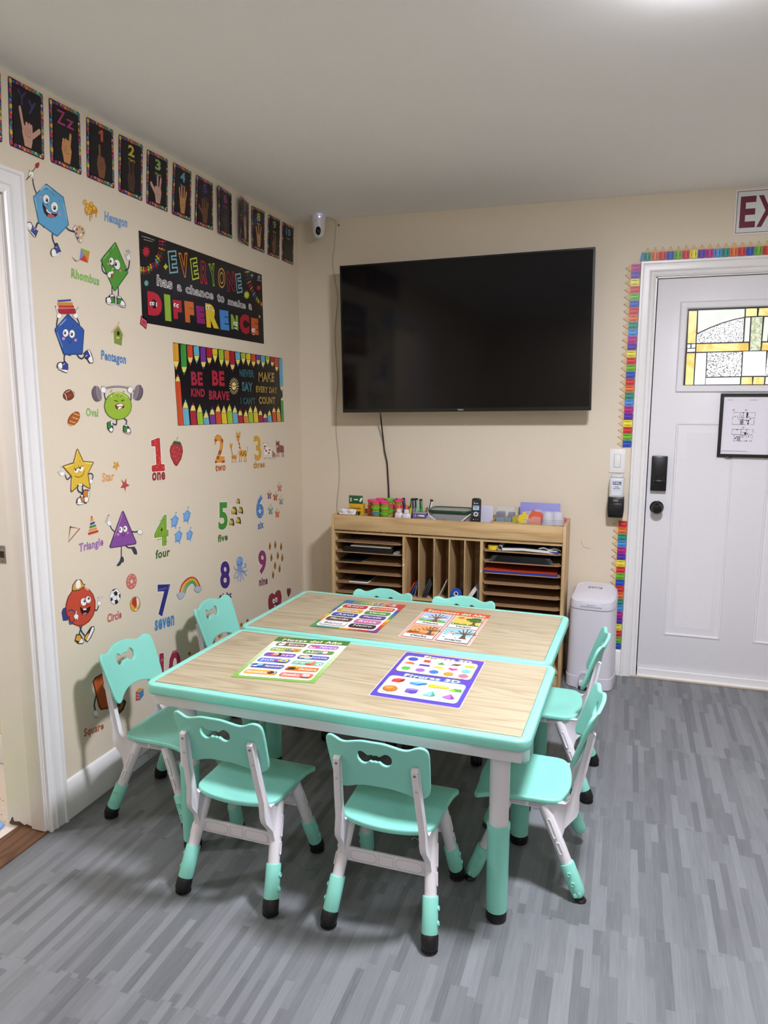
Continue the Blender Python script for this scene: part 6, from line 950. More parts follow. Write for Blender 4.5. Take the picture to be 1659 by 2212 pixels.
sticker('circle_sticker','red round character sticker in a yellow cap with a blue backpack','sticker','learning stickers on the left wall',-19074,7204,[(P,'3a3f78',-1036,238,-952,358,-781,364,-753,-133,-993,-80),(S,'3a3d52',59,619,-125,723,-185,833,-62),(S,'2c2c34',56,881,39,845,259),(S,'2c2c34',56,881,39,1036,228),(S,'2c2c34',56,881,39,957,-39),(E,'2c2c34',881,39,117,-32,-7,-84),(S,'f2f0ec',37,881,39,847,248),(S,'f2f0ec',37,881,39,1028,219),(S,'f2f0ec',37,881,39,953,-35),(E,'f2f0ec',881,39,108,-29,-7,-78),(S,'3a3d52',58,-206,-480,-125,-728,5,-912),(S,'3a3d52',58,-80,-518,-197,-669,-261,-805),(E,'7a2418',-78,189,742,-282,-204,-675),(E,'c24a34',-78,189,700,-266,-195,-645),(P,'2c2c34',-476,881,-429,1068,-231,1202,20,1153,107,973,223,926,121,840,-143,778,-391,830),(P,'d8a03a',-446,891,-401,1050,-219,1170,-8,1130,70,964,180,918,97,865,-139,813,-379,856),(P,'f2f0ec',-256,1098,-157,1184,-58,1142,-18,912,-186,862,-280,940),(E,'e8a090',269,747,105,-82,-32,-22),(E,'2c2c34',63,317,155,-42,-13,-146),(E,'f2f0ec',63,317,143,-39,-12,-138),(E,'1c1a20',117,340,60,-16,-5,-58),(E,'f2f0ec',102,361,19,-5,-2,-18),(E,'2c2c34',307,338,146,-39,-12,-132),(E,'f2f0ec',307,338,135,-36,-11,-125),(E,'1c1a20',331,376,57,-15,-5,-52),(E,'f2f0ec',316,395,18,-5,-1,-16),(P,'2c1010',-143,207,0,74,206,43,411,73,354,-81,184,-202,-22,-162,-120,15),(P,'c87078',-15,-89,141,-96,213,-173,4,-169),(P,'f2f0ec',1,85,180,43,175,-12,21,20),(S,'7a2010',22,214,127,322,154),(S,'3a3f78',42,-746,210,-550,191,-387,53),(S,'3a3f78',50,-692,-5,-668,-286,-434,-190),(S,'2c2c34',59,-365,-100,-347,97),(S,'2c2c34',59,-365,-100,-301,-229),(S,'2c2c34',59,-365,-100,-423,-175),(E,'2c2c34',-365,-100,118,-34,-8,-88),(S,'f2f0ec',39,-365,-100,-348,88),(S,'f2f0ec',39,-365,-100,-304,-223),(S,'f2f0ec',39,-365,-100,-420,-171),(E,'f2f0ec',-365,-100,109,-32,-8,-82),(P,'2c2c34',-513,-941,-408,-733,-209,-796,-120,-955,-58,-1144,-115,-1189,-341,-1115),(P,'d8a03a',-477,-934,-386,-777,-238,-835,-175,-993,-283,-1052),(P,'f2f0ec',-283,-1052,-156,-962,-83,-1125,-138,-1156,-338,-1090),(P,'2c2c34',-45,-997,70,-883,353,-687,513,-716,527,-854,317,-1094,121,-1202,-2,-1105),(P,'d8a03a',-15,-1007,93,-917,219,-873,161,-1044,49,-1122),(P,'f2f0ec',74,-1130,283,-874,404,-721,498,-761,473,-857,277,-1062,124,-1165)])
sticker('donut_sticker','pink doughnut sticker above the football-patterned ball','sticker','learning stickers on the left wall',-16254,7628,[(E,'b86a58',-14,-18,317,-106,-93,-295),(E,'d0706a',-13,-10,292,-98,-86,-272),(E,'8a5048',-8,-20,111,-27,-8,-100),(E,'d8ccb8',-8,-20,92,-22,-7,-84),(E,'f2f0ec',-168,148,24,-6,-2,-20),(E,'f2f0ec',-69,226,24,-6,-2,-20),(E,'f2f0ec',145,155,25,-6,-2,-20),(E,'f2f0ec',225,-27,25,-6,-2,-20),(E,'f2f0ec',148,-192,25,-6,-2,-20),(E,'f2f0ec',-44,-226,25,-6,-2,-20),(E,'f2f0ec',-218,-82,24,-6,-2,-20),(E,'f2f0ec',-225,61,24,-6,-2,-20)])
sticker('soccer_ball_sticker','black and white soccer ball sticker right of the red round figure','sticker','learning stickers on the left wall',-17271,7260,[(E,'2c2c34',-15,6,310,-104,-73,-291),(E,'f2f0ec',-15,6,293,-98,-70,-276),(P,'24242a',39,217,148,110,92,17,-46,53,-94,172),(P,'24242a',-270,22,-183,19,-163,-85,-236,-124,-289,-71),(P,'24242a',-50,-135,97,-135,147,-247,53,-309,-49,-261),(P,'24242a',213,34,290,33,277,-123,203,-83),(P,'24242a',-160,287,-59,309,45,286,-135,234),(S,'3a3a40',12,-46,53,-158,-27),(S,'3a3a40',12,92,17,199,17),(S,'3a3a40',12,-94,172,-226,187),(S,'3a3a40',12,68,-135,23,35),(S,'3a3a40',12,-163,-85,-39,-146)])
sticker('beach_ball_sticker','red and yellow beach ball sticker below the doughnut','sticker','learning stickers on the left wall',-16070,6644,[(E,'3a4a6a',-44,6,318,-109,-76,-295),(E,'d8a83a',-44,6,299,-102,-72,-279),(P,'b8382c',18,286,-174,275,-264,95,-52,-169,55,-33,103,160),(P,'f2f0ec',-74,-204,10,-194,57,-249,3,-275,-65,-256),(P,'b8382c',67,-285,241,-126,264,-7,203,-198),(P,'e8dccb',36,281,168,164,220,5,72,-224,55,-33)])
sticker('word_sticker','red word Circle stuck below the soccer ball','sticker','learning stickers on the left wall',-17404,6519,[(T,'Circle',[(0.06,'f2f0ec'),(0.04,'8f2c20'),(0.0,'d86a54')],-417,-149,418,-205,-386,206)])
sticker('square_sticker','orange square character sticker partly hidden behind the near left chair','sticker','learning stickers on the left wall',-17896,3577,[(P,'5a2a10',-907,871,-779,965,-368,986,513,810,518,-698,-572,-391,-679,-200),(P,'b8582a',-846,836,-727,906,-349,926,440,777,437,-604,-511,-358,-597,-205),(S,'3a3d52',78,-788,221,-893,-53,-861,-240),(S,'2c2c34',76,-842,-393,-895,-533),(S,'2c2c34',76,-842,-393,-793,-566),(E,'2c2c34',-842,-393,153,-65,-10,-113),(S,'f2f0ec',50,-842,-393,-893,-526),(S,'f2f0ec',50,-842,-393,-795,-557),(E,'f2f0ec',-842,-393,142,-60,-9,-105),(S,'3a3d52',82,399,-527,538,-463),(P,'2c2c34',377,-790,576,-539,803,-510,908,-675,724,-906,449,-985),(P,'9a6a2a',422,-779,589,-593,754,-551,691,-770,500,-903),(E,'2c2c34',-208,429,159,-61,-14,-157),(E,'f2f0ec',-208,429,147,-57,-13,-148),(E,'1c1a20',-177,394,62,-24,-5,-62),(E,'f2f0ec',-194,419,19,-7,-2,-19),(E,'2c2c34',126,360,163,-63,-14,-158),(E,'f2f0ec',126,360,151,-58,-13,-149),(E,'1c1a20',141,330,63,-24,-5,-63),(E,'f2f0ec',125,355,20,-8,-2,-19),(P,'3a1408',-273,161,230,51,126,-146,-166,-58)])
sticker('word_sticker','orange-brown word Square stuck near the baseboard','sticker','learning stickers on the left wall',-18910,2581,[(T,'Square',[(0.06,'f2f0ec'),(0.04,'7a3a1a'),(0.0,'c8733a')],-537,-120,538,-291,-500,292)])
sticker('cube_sticker','small red and blue toy cube sticker under the table corner','sticker','learning stickers on the left wall',-16131,2895,[(P,'a83a34',-237,191,11,62,-15,-262,-268,-185),(P,'4a86b8',11,62,269,119,246,-159,-15,-262),(P,'d89a44',-237,191,-21,263,269,119,11,62),(L,'f2f0ec',12,-154,152,-184,-212),(L,'f2f0ec',12,-247,70,2,-48),(L,'f2f0ec',12,-71,119,-101,-246),(L,'f2f0ec',12,-257,-51,-7,-158)])
sticker('number_sticker','red number one sticker with the word one','sticker','number stickers on the left wall',-14165,12255,[(P,'f2f0ec',-444,804,108,897,236,864,252,-194,483,-226,495,-512,391,-550,-422,-503,-494,-457,-475,-209,-173,-196,-182,501,-435,529),(P,'a82424',-402,783,106,874,202,846,217,-218,448,-250,455,-501,373,-525,-407,-481,-455,-438,-438,-231,-129,-212,-135,536,-401,549),(P,'c22f2f',-372,762,104,851,161,833,176,-238,406,-270,417,-481,348,-499,-380,-461,-416,-426,-402,-258,-92,-238,-94,561,-368,570),(T,'one',[(0.035,'8f2430')],-462,-847,432,-896,-435,-509),(S,'e8b0a0',19,-137,671,-122,609),(S,'e8b0a0',19,-28,413,-13,350),(S,'e8b0a0',19,-77,203,-62,140),(S,'e8b0a0',19,108,73,123,9),(S,'e8b0a0',19,-116,-299,-102,-362),(S,'e8b0a0',20,341,-340,356,-404),(S,'e8b0a0',19,167,-10,182,-74),(S,'e8b0a0',19,-160,788,-145,726),(S,'e8b0a0',19,-10,-191,4,-255),(S,'e8b0a0',19,93,-122,108,-186)])
sticker('number_sticker','orange giraffe-patterned number two sticker','sticker','number stickers on the left wall',-9291,12185,[(T,'2',[(0.052,'f2f0ec'),(0.038,'b8742a'),(0.028,'d8952f')],-476,-492,473,-537,-484,903),(T,'two',[(0.035,'b5602c')],-442,-869,485,-903,-420,-541),(P,'8f3f24',-470,604,-298,661,-177,565,-349,531),(P,'8f3f24',219,700,367,557,329,379,164,524),(P,'8f3f24',-37,89,180,96,80,-99,-134,-83),(P,'8f3f24',-451,-370,-282,-384,-289,-481,-442,-486),(P,'8f3f24',146,-419,454,-422,448,-512,184,-513),(P,'8f3f24',-268,-162,-54,-169,-106,-309,-277,-295)])
sticker('number_sticker','mustard yellow number three sticker','sticker','number stickers on the left wall',-5379,11951,[(T,'3',[(0.052,'f2f0ec'),(0.038,'b8862a'),(0.028,'d0a232')],-481,-495,383,-527,-587,893),(T,'three',[(0.035,'b8862f')],-634,-846,635,-892,-614,-484)])
sticker('number_sticker','green turtle-shell number four sticker','sticker','number stickers on the left wall',-14189,9048,[(T,'4',[(0.052,'f2f0ec'),(0.038,'5f8a2a'),(0.028,'7fa83a')],-547,-390,512,-504,-441,955),(T,'four',[(0.035,'3f6f2f')],-457,-887,547,-955,-427,-513),(S,'5f8a2a',16,-295,338,7,407),(S,'5f8a2a',16,-73,660,294,661),(S,'5f8a2a',16,-448,48,51,118),(S,'5f8a2a',16,-297,-99,-1,-114),(S,'5f8a2a',16,86,-292,425,-295),(S,'5f8a2a',16,103,792,190,618),(S,'5f8a2a',16,332,271,411,420),(S,'5f8a2a',16,171,-65,516,-5)])
sticker('number_sticker','green number five sticker','sticker','number stickers on the left wall',-9242,8870,[(T,'5',[(0.052,'f2f0ec'),(0.038,'2f7a2a'),(0.028,'3f8f34')],-421,-380,485,-491,-331,997),(T,'five',[(0.035,'34722c')],-484,-943,425,-997,-460,-580)])
sticker('number_sticker','blue dotted number six sticker','sticker','number stickers on the left wall',-5425,8819,[(T,'6',[(0.052,'f2f0ec'),(0.038,'3a6aa8'),(0.028,'4a7fc0')],-458,-380,458,-500,-382,977),(T,'six',[(0.035,'3f6aa8')],-248,-971,378,-976,-226,-569),(E,'8ab0e0',222,760,64,-8,-2,-45),(E,'8ab0e0',-224,415,63,-9,-2,-45),(E,'8ab0e0',-194,8,63,-9,-2,-45),(E,'8ab0e0',164,-300,64,-10,-2,-46),(E,'8ab0e0',-24,185,64,-9,-2,-45),(E,'8ab0e0',288,-12,65,-9,-2,-46),(E,'8ab0e0',56,680,64,-8,-2,-45)])
sticker('number_sticker','navy blue number seven sticker with a light blue word','sticker','number stickers on the left wall',-14246,6049,[(T,'7',[(0.052,'f2f0ec'),(0.038,'24245f'),(0.028,'2f2f78')],-479,-372,470,-582,-367,1051),(T,'seven',[(0.035,'4a8ac0')],-688,-895,689,-1050,-651,-430),(P,'5a5aa0',-330,819,236,764,266,690,-322,739),(P,'5a5aa0',385,814,530,787,444,623,336,651)])
sticker('number_sticker','dark purple number eight sticker above the far left chair','sticker','number stickers on the left wall',-9206,5948,[(T,'8',[(0.052,'f2f0ec'),(0.038,'3a2468'),(0.028,'47307f')],-494,-320,476,-544,-401,1093),(T,'eight',[(0.035,'3a2468')],-578,-886,579,-1093,-552,-494)])
sticker('number_sticker','magenta number nine sticker beside the bees','sticker','number stickers on the left wall',-5278,5733,[(T,'9',[(0.052,'f2f0ec'),(0.038,'7a2c5c'),(0.028,'8f3a70')],-533,-324,442,-524,-456,1064),(T,'nine',[(0.035,'6f2f58')],-453,-942,533,-1063,-429,-497)])
sticker('number_sticker','crimson number ten sticker behind the table edge','sticker','number stickers on the left wall',-14026,3018,[(T,'10',[(0.052,'f2f0ec'),(0.038,'84243c'),(0.028,'9a2f48')],-806,-316,806,-706,-691,1149),(T,'ten',[(0.035,'a83a50')],-533,-962,157,-1149,-508,-634),(P,'b86a78',-613,790,-358,835,-350,743,-621,682),(P,'b86a78',237,901,612,844,605,754,230,813)])
sticker('strawberry_sticker','red strawberry sticker right of the number one','sticker','counting picture stickers on the left wall',-12823,12475,[(P,'8f2430',-396,268,-147,352,204,331,446,214,493,-35,332,-351,27,-603,-80,-618,-214,-529,-432,-210,-493,75),(P,'b0303a',-350,245,-136,311,165,293,394,185,407,-29,264,-305,-4,-548,-174,-472,-381,-173,-432,70),(P,'3a5a2f',-323,323,-124,471,69,420,281,408,449,255,236,289,195,210,26,322,-149,332),(S,'4a4a40',24,56,441,93,560,154,618),(E,'e0a090',-197,155,28,-2,-2,-20),(E,'e0a090',50,179,28,-2,-2,-20),(E,'e0a090',220,66,28,-2,-2,-20),(E,'e0a090',-140,-10,28,-2,-2,-20),(E,'e0a090',101,-88,28,-2,-2,-20),(E,'e0a090',312,-145,29,-2,-2,-20),(E,'e0a090',-311,22,28,-2,-2,-20),(E,'e0a090',-83,-196,28,-2,-2,-20),(E,'e0a090',122,-293,28,-2,-2,-20),(E,'e0a090',-257,-183,28,-2,-2,-20),(E,'e0a090',-25,-363,28,-2,-2,-20)])
sticker('giraffe_sticker','small giraffe sticker right of the number two','sticker','counting picture stickers on the left wall',-7997,12089,[(S,'d8a03a',60,6,-263,-152,63,-198,274),(P,'d8a03a',-224,-141,74,-118,297,-225,278,-345,-176,-308),(S,'c8903a',39,-163,-294,-173,-461),(S,'5a3a24',39,-173,-449,-174,-467),(S,'c8903a',39,-45,-304,-55,-471),(S,'5a3a24',39,-54,-459,-55,-477),(S,'c8903a',39,134,-318,124,-486),(S,'5a3a24',39,125,-474,123,-492),(S,'c8903a',39,242,-327,232,-495),(S,'5a3a24',39,233,-483,232,-501),(P,'d8a03a',-353,432,-47,428,-110,268,-193,170,-290,221),(P,'b8806a',-259,248,-153,241,-181,166,-263,177),(S,'8a5a2c',18,-294,428,-301,502),(S,'8a5a2c',18,-118,417,-90,490),(S,'8a5a2c',15,296,-240,354,-94,321,-31),(E,'6b4420',-49,-184,47,-4,-1,-24),(E,'6b4420',98,-225,48,-4,-1,-24),(E,'6b4420',191,-172,48,-4,-1,-24),(E,'6b4420',-112,-239,47,-4,-1,-24),(E,'6b4420',34,-280,48,-4,-1,-24),(E,'6b4420',-146,-27,47,-3,-1,-24),(E,'6b4420',-162,93,47,-3,-1,-24),(E,'6b4420',-225,320,47,-3,-1,-24),(E,'6b4420',215,-279,48,-4,-1,-24),(E,'24180c',-255,313,23,-1,-1,-15)])
sticker('giraffe_sticker','tall giraffe sticker left of the number three','sticker','counting picture stickers on the left wall',-7141,12331,[(S,'d8a03a',95,8,-413,-249,101,-324,433),(P,'d8a03a',-363,-221,119,-183,482,-352,451,-542,-284,-485),(S,'c8903a',61,-264,-463,-280,-726),(S,'5a3a24',61,-279,-707,-280,-736),(S,'c8903a',61,-73,-478,-89,-742),(S,'5a3a24',61,-88,-723,-89,-751),(S,'c8903a',62,217,-500,201,-766),(S,'5a3a24',62,202,-747,201,-776),(S,'c8903a',62,393,-513,377,-781),(S,'5a3a24',62,379,-762,377,-790),(P,'d8a03a',-572,678,-80,678,-182,425,-315,269,-470,347),(P,'b8806a',-421,391,-251,382,-296,263,-427,280),(S,'8a5a2c',28,-479,673,-490,790),(S,'8a5a2c',28,-196,660,-151,775),(S,'8a5a2c',24,480,-376,573,-142,520,-43),(E,'6b4420',-81,-288,77,-5,-2,-38),(E,'6b4420',157,-352,78,-6,-2,-38),(E,'6b4420',309,-268,78,-5,-2,-38),(E,'6b4420',-182,-375,76,-6,-2,-38),(E,'6b4420',55,-440,77,-6,-2,-38),(E,'6b4420',-238,-41,76,-5,-2,-37),(E,'6b4420',-265,148,76,-5,-2,-37),(E,'6b4420',-367,505,75,-4,-2,-37),(E,'6b4420',348,-438,79,-6,-2,-38),(E,'24180c',-414,493,38,-2,-1,-23)])
sticker('cow_sticker','white and brown cow sticker, first after the number three','sticker','counting picture stickers on the left wall',-4374,11940,[(P,'f2eadf',-405,145,-52,191,435,90,459,-241,-374,-203),(S,'f2eadf',60,-322,-160,-334,-386),(S,'3a2a24',60,-333,-377,-335,-404),(S,'f2eadf',60,-152,-173,-164,-399),(S,'3a2a24',60,-163,-390,-164,-418),(S,'f2eadf',61,213,-200,202,-428),(S,'3a2a24',61,202,-419,201,-447),(S,'f2eadf',61,378,-212,366,-441),(S,'3a2a24',61,366,-432,365,-460),(P,'f2eadf',-442,377,-43,353,-97,102,-301,46,-435,147),(E,'d8a08a',-317,116,140,-9,-3,-55),(S,'3a2a24',27,-403,366,-458,461),(S,'3a2a24',28,-84,346,-39,436),(E,'8a4a34',-163,-10,121,-8,-3,-51),(E,'8a4a34',245,9,123,-8,-3,-51),(E,'8a4a34',134,-147,123,-9,-3,-51),(E,'8a4a34',-301,231,120,-8,-3,-51),(E,'1c1410',-349,257,40,-3,-1,-23),(E,'1c1410',-170,250,40,-3,-1,-23)])
sticker('cow_sticker','small brown calf sticker between the two cows','sticker','counting picture stickers on the left wall',-3613,11658,[(P,'8a4a38',-204,72,-25,94,219,41,231,-121,-187,-101),(S,'8a4a38',30,-161,-80,-167,-192),(S,'3a2a24',30,-166,-187,-167,-201),(S,'8a4a38',30,-75,-86,-80,-199),(S,'3a2a24',30,-80,-194,-81,-208),(S,'8a4a38',30,109,-100,103,-213),(S,'3a2a24',30,103,-209,103,-222),(S,'8a4a38',30,191,-107,185,-220),(S,'3a2a24',30,185,-215,185,-229),(P,'8a4a38',-223,188,-21,174,-48,49,-151,23,-219,73),(E,'d8a08a',-159,58,71,-5,-1,-27),(S,'3a2a24',14,-203,182,-231,230),(S,'3a2a24',14,-41,171,-19,215),(E,'dcd0c0',-81,-6,61,-5,-1,-25),(E,'dcd0c0',124,2,62,-5,-1,-25),(E,'dcd0c0',69,-74,61,-5,-1,-25),(E,'dcd0c0',-151,114,61,-4,-1,-25),(E,'1c1410',-176,127,20,-1,-1,-11),(E,'1c1410',-85,123,20,-1,-1,-11)])
sticker('cow_sticker','brown cow sticker nearest the room corner in the three row','sticker','counting picture stickers on the left wall',-2860,11955,[(P,'8a5248',-449,154,-58,204,480,96,509,-258,-412,-217),(S,'8a5248',64,-355,-172,-367,-412),(S,'3a2a24',64,-366,-402,-368,-432),(S,'8a5248',64,-167,-185,-178,-427),(S,'3a2a24',64,-178,-417,-179,-446),(S,'8a5248',65,237,-213,225,-457),(S,'3a2a24',65,226,-448,224,-477),(S,'8a5248',65,419,-226,407,-471),(S,'3a2a24',65,408,-461,406,-491),(P,'8a5248',-491,402,-50,376,-108,108,-333,49,-482,156),(E,'d8a08a',-351,124,155,-10,-3,-59),(S,'3a2a24',29,-448,389,-509,491),(S,'3a2a24',30,-95,369,-46,465),(E,'7a4438',-180,-11,134,-9,-3,-54),(E,'7a4438',270,9,136,-9,-3,-55),(E,'7a4438',149,-157,136,-9,-3,-55),(E,'7a4438',-334,245,132,-8,-3,-54),(E,'1c1410',-388,273,44,-3,-1,-24),(E,'1c1410',-189,266,44,-3,-1,-25)])
sticker('turtle_sticker','upper left blue turtle beside the number four','sticker','turtles beside the number four',-13168,9536,[(S,'6f9fd4',73,-142,80,-279,106),(S,'6f9fd4',74,136,36,279,49),(S,'6f9fd4',73,-120,-111,-252,-225),(S,'6f9fd4',74,84,-156,47,-339),(S,'9cc4e4',93,61,201,111,331),(E,'5f94cc',-10,-23,233,-67,-106,-228),(E,'7aaadc',-35,-3,167,-48,-83,-178),(E,'2c2c34',125,340,33,-5,-2,-23)])
sticker('turtle_sticker','upper right blue turtle beside the number four','sticker','turtles beside the number four',-12234,9620,[(S,'6f9fd4',75,-150,81,-295,107),(S,'6f9fd4',76,144,37,295,50),(S,'6f9fd4',75,-125,-115,-264,-233),(S,'6f9fd4',76,89,-161,52,-348),(S,'9cc4e4',95,63,206,116,339),(E,'5f94cc',-10,-24,246,-68,-111,-234),(E,'7aaadc',-37,-4,177,-49,-87,-183),(E,'2c2c34',131,349,35,-5,-2,-24)])
sticker('turtle_sticker','lower left blue turtle beside the number four','sticker','turtles beside the number four',-12936,8831,[(S,'6f9fd4',74,-145,86,-284,114),(S,'6f9fd4',75,138,35,284,45),(S,'6f9fd4',74,-121,-109,-256,-222),(S,'6f9fd4',75,85,-159,48,-343),(S,'9cc4e4',94,62,204,112,334),(E,'5f94cc',-10,-22,237,-73,-108,-229),(E,'7aaadc',-36,-1,170,-52,-84,-179),(E,'2c2c34',127,343,34,-6,-2,-24)])
sticker('turtle_sticker','lower right blue turtle beside the number four','sticker','turtles beside the number four',-12082,8737,[(S,'6f9fd4',64,-128,75,-252,100),(S,'6f9fd4',65,123,30,252,38),(S,'6f9fd4',64,-106,-93,-225,-191),(S,'6f9fd4',65,77,-137,45,-296),(S,'9cc4e4',81,54,176,99,288),(E,'5f94cc',-8,-19,210,-63,-95,-197),(E,'7aaadc',-31,-1,151,-46,-74,-154),(E,'2c2c34',112,297,30,-5,-1,-20)])
sticker('fish_sticker','topmost yellow striped fish beside the number five','sticker','fish beside the number five',-7689,9627,[(P,'2c2c34',-187,48,-75,157,112,126,188,-3,178,-156,39,-101,-171,-72),(E,'c8b03a',-37,16,141,-19,-7,-111),(S,'2c2c34',20,-66,120,94,28),(S,'2c2c34',21,-89,-72,89,-55),(E,'2c2c34',-94,47,50,-7,-2,-34),(E,'f2f0ec',-94,47,47,-6,-2,-32),(E,'1c1a20',-94,44,20,-3,-1,-14),(E,'f2f0ec',-99,49,6,-1,0,-4)])
sticker('fish_sticker','middle left yellow striped fish beside the number five','sticker','fish beside the number five',-8094,9196,[(P,'2c2c34',-282,76,-113,240,168,191,282,-6,267,-240,57,-154,-258,-106),(E,'c8b03a',-56,25,212,-31,-11,-169),(S,'2c2c34',31,-99,184,141,41),(S,'2c2c34',31,-135,-107,133,-84),(E,'2c2c34',-141,74,76,-11,-3,-52),(E,'f2f0ec',-141,74,70,-10,-3,-49),(E,'1c1a20',-142,69,29,-4,-1,-21),(E,'f2f0ec',-150,76,9,-1,0,-6)])
sticker('fish_sticker','middle right yellow striped fish beside the number five','sticker','fish beside the number five',-7456,9126,[(P,'2c2c34',-245,66,-98,206,147,164,246,-6,234,-206,51,-131,-224,-90),(E,'c8b03a',-48,22,184,-27,-9,-145),(S,'2c2c34',27,-86,158,123,36),(S,'2c2c34',27,-116,-91,117,-72),(E,'2c2c34',-122,64,66,-10,-3,-44),(E,'f2f0ec',-122,64,61,-9,-3,-42),(E,'1c1a20',-123,60,26,-4,-1,-18),(E,'f2f0ec',-130,66,8,-1,0,-5)])
sticker('fish_sticker','lower left yellow striped fish beside the number five','sticker','fish beside the number five',-8380,8675,[(P,'2c2c34',-249,73,-100,217,149,169,249,-8,236,-216,51,-137,-228,-91),(E,'c8b03a',-49,24,187,-30,-9,-151),(S,'2c2c34',28,-87,167,125,36),(S,'2c2c34',28,-119,-93,118,-76),(E,'2c2c34',-125,68,67,-11,-3,-46),(E,'f2f0ec',-125,68,62,-10,-3,-44),(E,'1c1a20',-125,64,26,-4,-1,-18),(E,'f2f0ec',-132,71,8,-1,0,-6)])
sticker('fish_sticker','lower right yellow striped fish beside the number five','sticker','fish beside the number five',-7706,8648,[(P,'2c2c34',-242,71,-97,208,145,163,243,-7,231,-207,51,-130,-222,-86),(E,'c8b03a',-47,24,182,-29,-9,-145),(S,'2c2c34',27,-85,160,122,35),(S,'2c2c34',27,-115,-88,116,-72),(E,'2c2c34',-121,67,65,-10,-3,-44),(E,'f2f0ec',-121,67,60,-10,-3,-42),(E,'1c1a20',-121,63,25,-4,-1,-18),(E,'f2f0ec',-128,69,8,-1,0,-5)])
sticker('butterfly_sticker','pink butterfly topmost beside the number six','sticker','butterflies beside the number six',-3014,9815,[(P,'b8685c',0,17,-224,162,-284,30,-129,-68,-240,-154,-138,-254,-9,-162),(E,'d89a7a',-159,43,71,-8,-3,-55),(S,'2c2c34',16,6,136,-76,284),(P,'b8685c',0,17,238,109,285,-36,120,-97,223,-210,111,-284,-9,-162),(E,'d89a7a',161,6,72,-8,-3,-56),(S,'2c2c34',16,6,136,101,265),(S,'d8b86a',48,5,116,-12,-222)])
sticker('butterfly_sticker','purple butterfly on the left beside the number six','sticker','butterflies beside the number six',-4279,9548,[(P,'6a4a7a',0,16,-211,159,-268,31,-122,-65,-227,-149,-131,-246,-9,-157),(E,'b87a4a',-150,43,67,-8,-3,-54),(S,'2c2c34',15,6,132,-71,277),(P,'6a4a7a',0,16,225,105,269,-37,113,-95,209,-205,104,-277,-9,-157),(E,'b87a4a',152,5,68,-8,-3,-54),(S,'2c2c34',15,6,132,97,257),(S,'d8b86a',46,5,113,-12,-215)])
sticker('butterfly_sticker','dark red butterfly in the middle beside the number six','sticker','butterflies beside the number six',-3554,9367,[(P,'a83a2a',-1,17,-220,163,-278,33,-127,-66,-235,-150,-136,-250,-10,-160),(E,'d8803a',-156,44,69,-9,-3,-55),(S,'2c2c34',16,5,135,-75,283),(P,'a83a2a',-1,17,232,106,278,-39,116,-97,217,-210,107,-283,-10,-160),(E,'d8803a',157,5,70,-9,-3,-55),(S,'2c2c34',16,5,135,99,261),(S,'d8b86a',47,4,115,-13,-219)])
sticker('butterfly_sticker','blue butterfly on the right beside the number six','sticker','butterflies beside the number six',-2859,9047,[(P,'4a8aa0',0,17,-227,168,-287,35,-131,-66,-242,-151,-140,-253,-9,-163),(E,'d8b86a',-161,47,71,-9,-3,-56),(S,'2c2c34',16,5,137,-77,289),(P,'4a8aa0',0,17,240,107,288,-41,121,-100,225,-215,112,-289,-9,-163),(E,'d8b86a',162,4,73,-10,-3,-56),(S,'2c2c34',16,5,137,102,266),(S,'d8b86a',48,4,117,-12,-223)])
sticker('butterfly_sticker','teal butterfly lower left beside the number six','sticker','butterflies beside the number six',-4174,8709,[(P,'4a9aa0',-1,19,-242,187,-307,42,-140,-71,-260,-164,-151,-278,-11,-179),(E,'8ac0b0',-172,53,76,-11,-3,-61),(S,'2c2c34',16,6,151,-82,319),(P,'4a9aa0',-1,19,257,116,307,-48,128,-111,239,-239,117,-319,-11,-179),(E,'8ac0b0',173,3,77,-11,-3,-62),(S,'2c2c34',16,6,151,110,292),(S,'d8b86a',53,5,129,-15,-245)])
sticker('butterfly_sticker','orange-red butterfly lowest beside the number six','sticker','butterflies beside the number six',-3368,8396,[(P,'b8503a',0,18,-222,170,-281,40,-128,-63,-237,-146,-137,-249,-9,-161),(E,'d88a5a',-158,49,70,-10,-3,-55),(S,'2c2c34',16,6,137,-75,288),(P,'b8503a',0,18,236,103,282,-45,118,-100,220,-216,109,-288,-9,-161),(E,'d88a5a',159,2,71,-11,-3,-56),(S,'2c2c34',16,6,137,101,263),(S,'d8b86a',48,5,117,-12,-221)])
sticker('rainbow_sticker','rainbow sticker ending in two grey clouds beside the number seven','sticker','counting picture stickers on the left wall',-12260,6436,[(S,'c8402c',93,-753,-76,-579,175,-198,333,243,320,599,119,835,-221),(S,'e0b83a',94,-626,-123,-472,109,-134,252,238,247,524,81,716,-199),(S,'7fa83a',94,-498,-170,-363,42,-70,170,233,174,448,43,597,-177),(S,'5f8f8a',94,-370,-217,-254,-26,-5,88,228,101,373,5,479,-155),(E,'6a7a90',-712,-254,253,-66,-11,-150),(E,'6a7a90',-861,-183,150,-39,-7,-89),(E,'6a7a90',-517,-250,153,-40,-7,-90),(E,'6a7a90',-756,-324,168,-44,-7,-100),(E,'6a7a90',651,-326,273,-69,-11,-156),(E,'6a7a90',488,-276,162,-41,-7,-93),(E,'6a7a90',861,-332,147,-37,-6,-83),(E,'b4bcc8',-711,-245,229,-60,-10,-134),(E,'b4bcc8',-860,-174,136,-35,-6,-80),(E,'b4bcc8',-516,-241,139,-36,-6,-81),(E,'b4bcc8',-755,-311,152,-40,-7,-89),(E,'b4bcc8',652,-312,248,-63,-10,-139),(E,'b4bcc8',489,-262,147,-37,-6,-83),(E,'b4bcc8',862,-318,134,-34,-5,-74)])
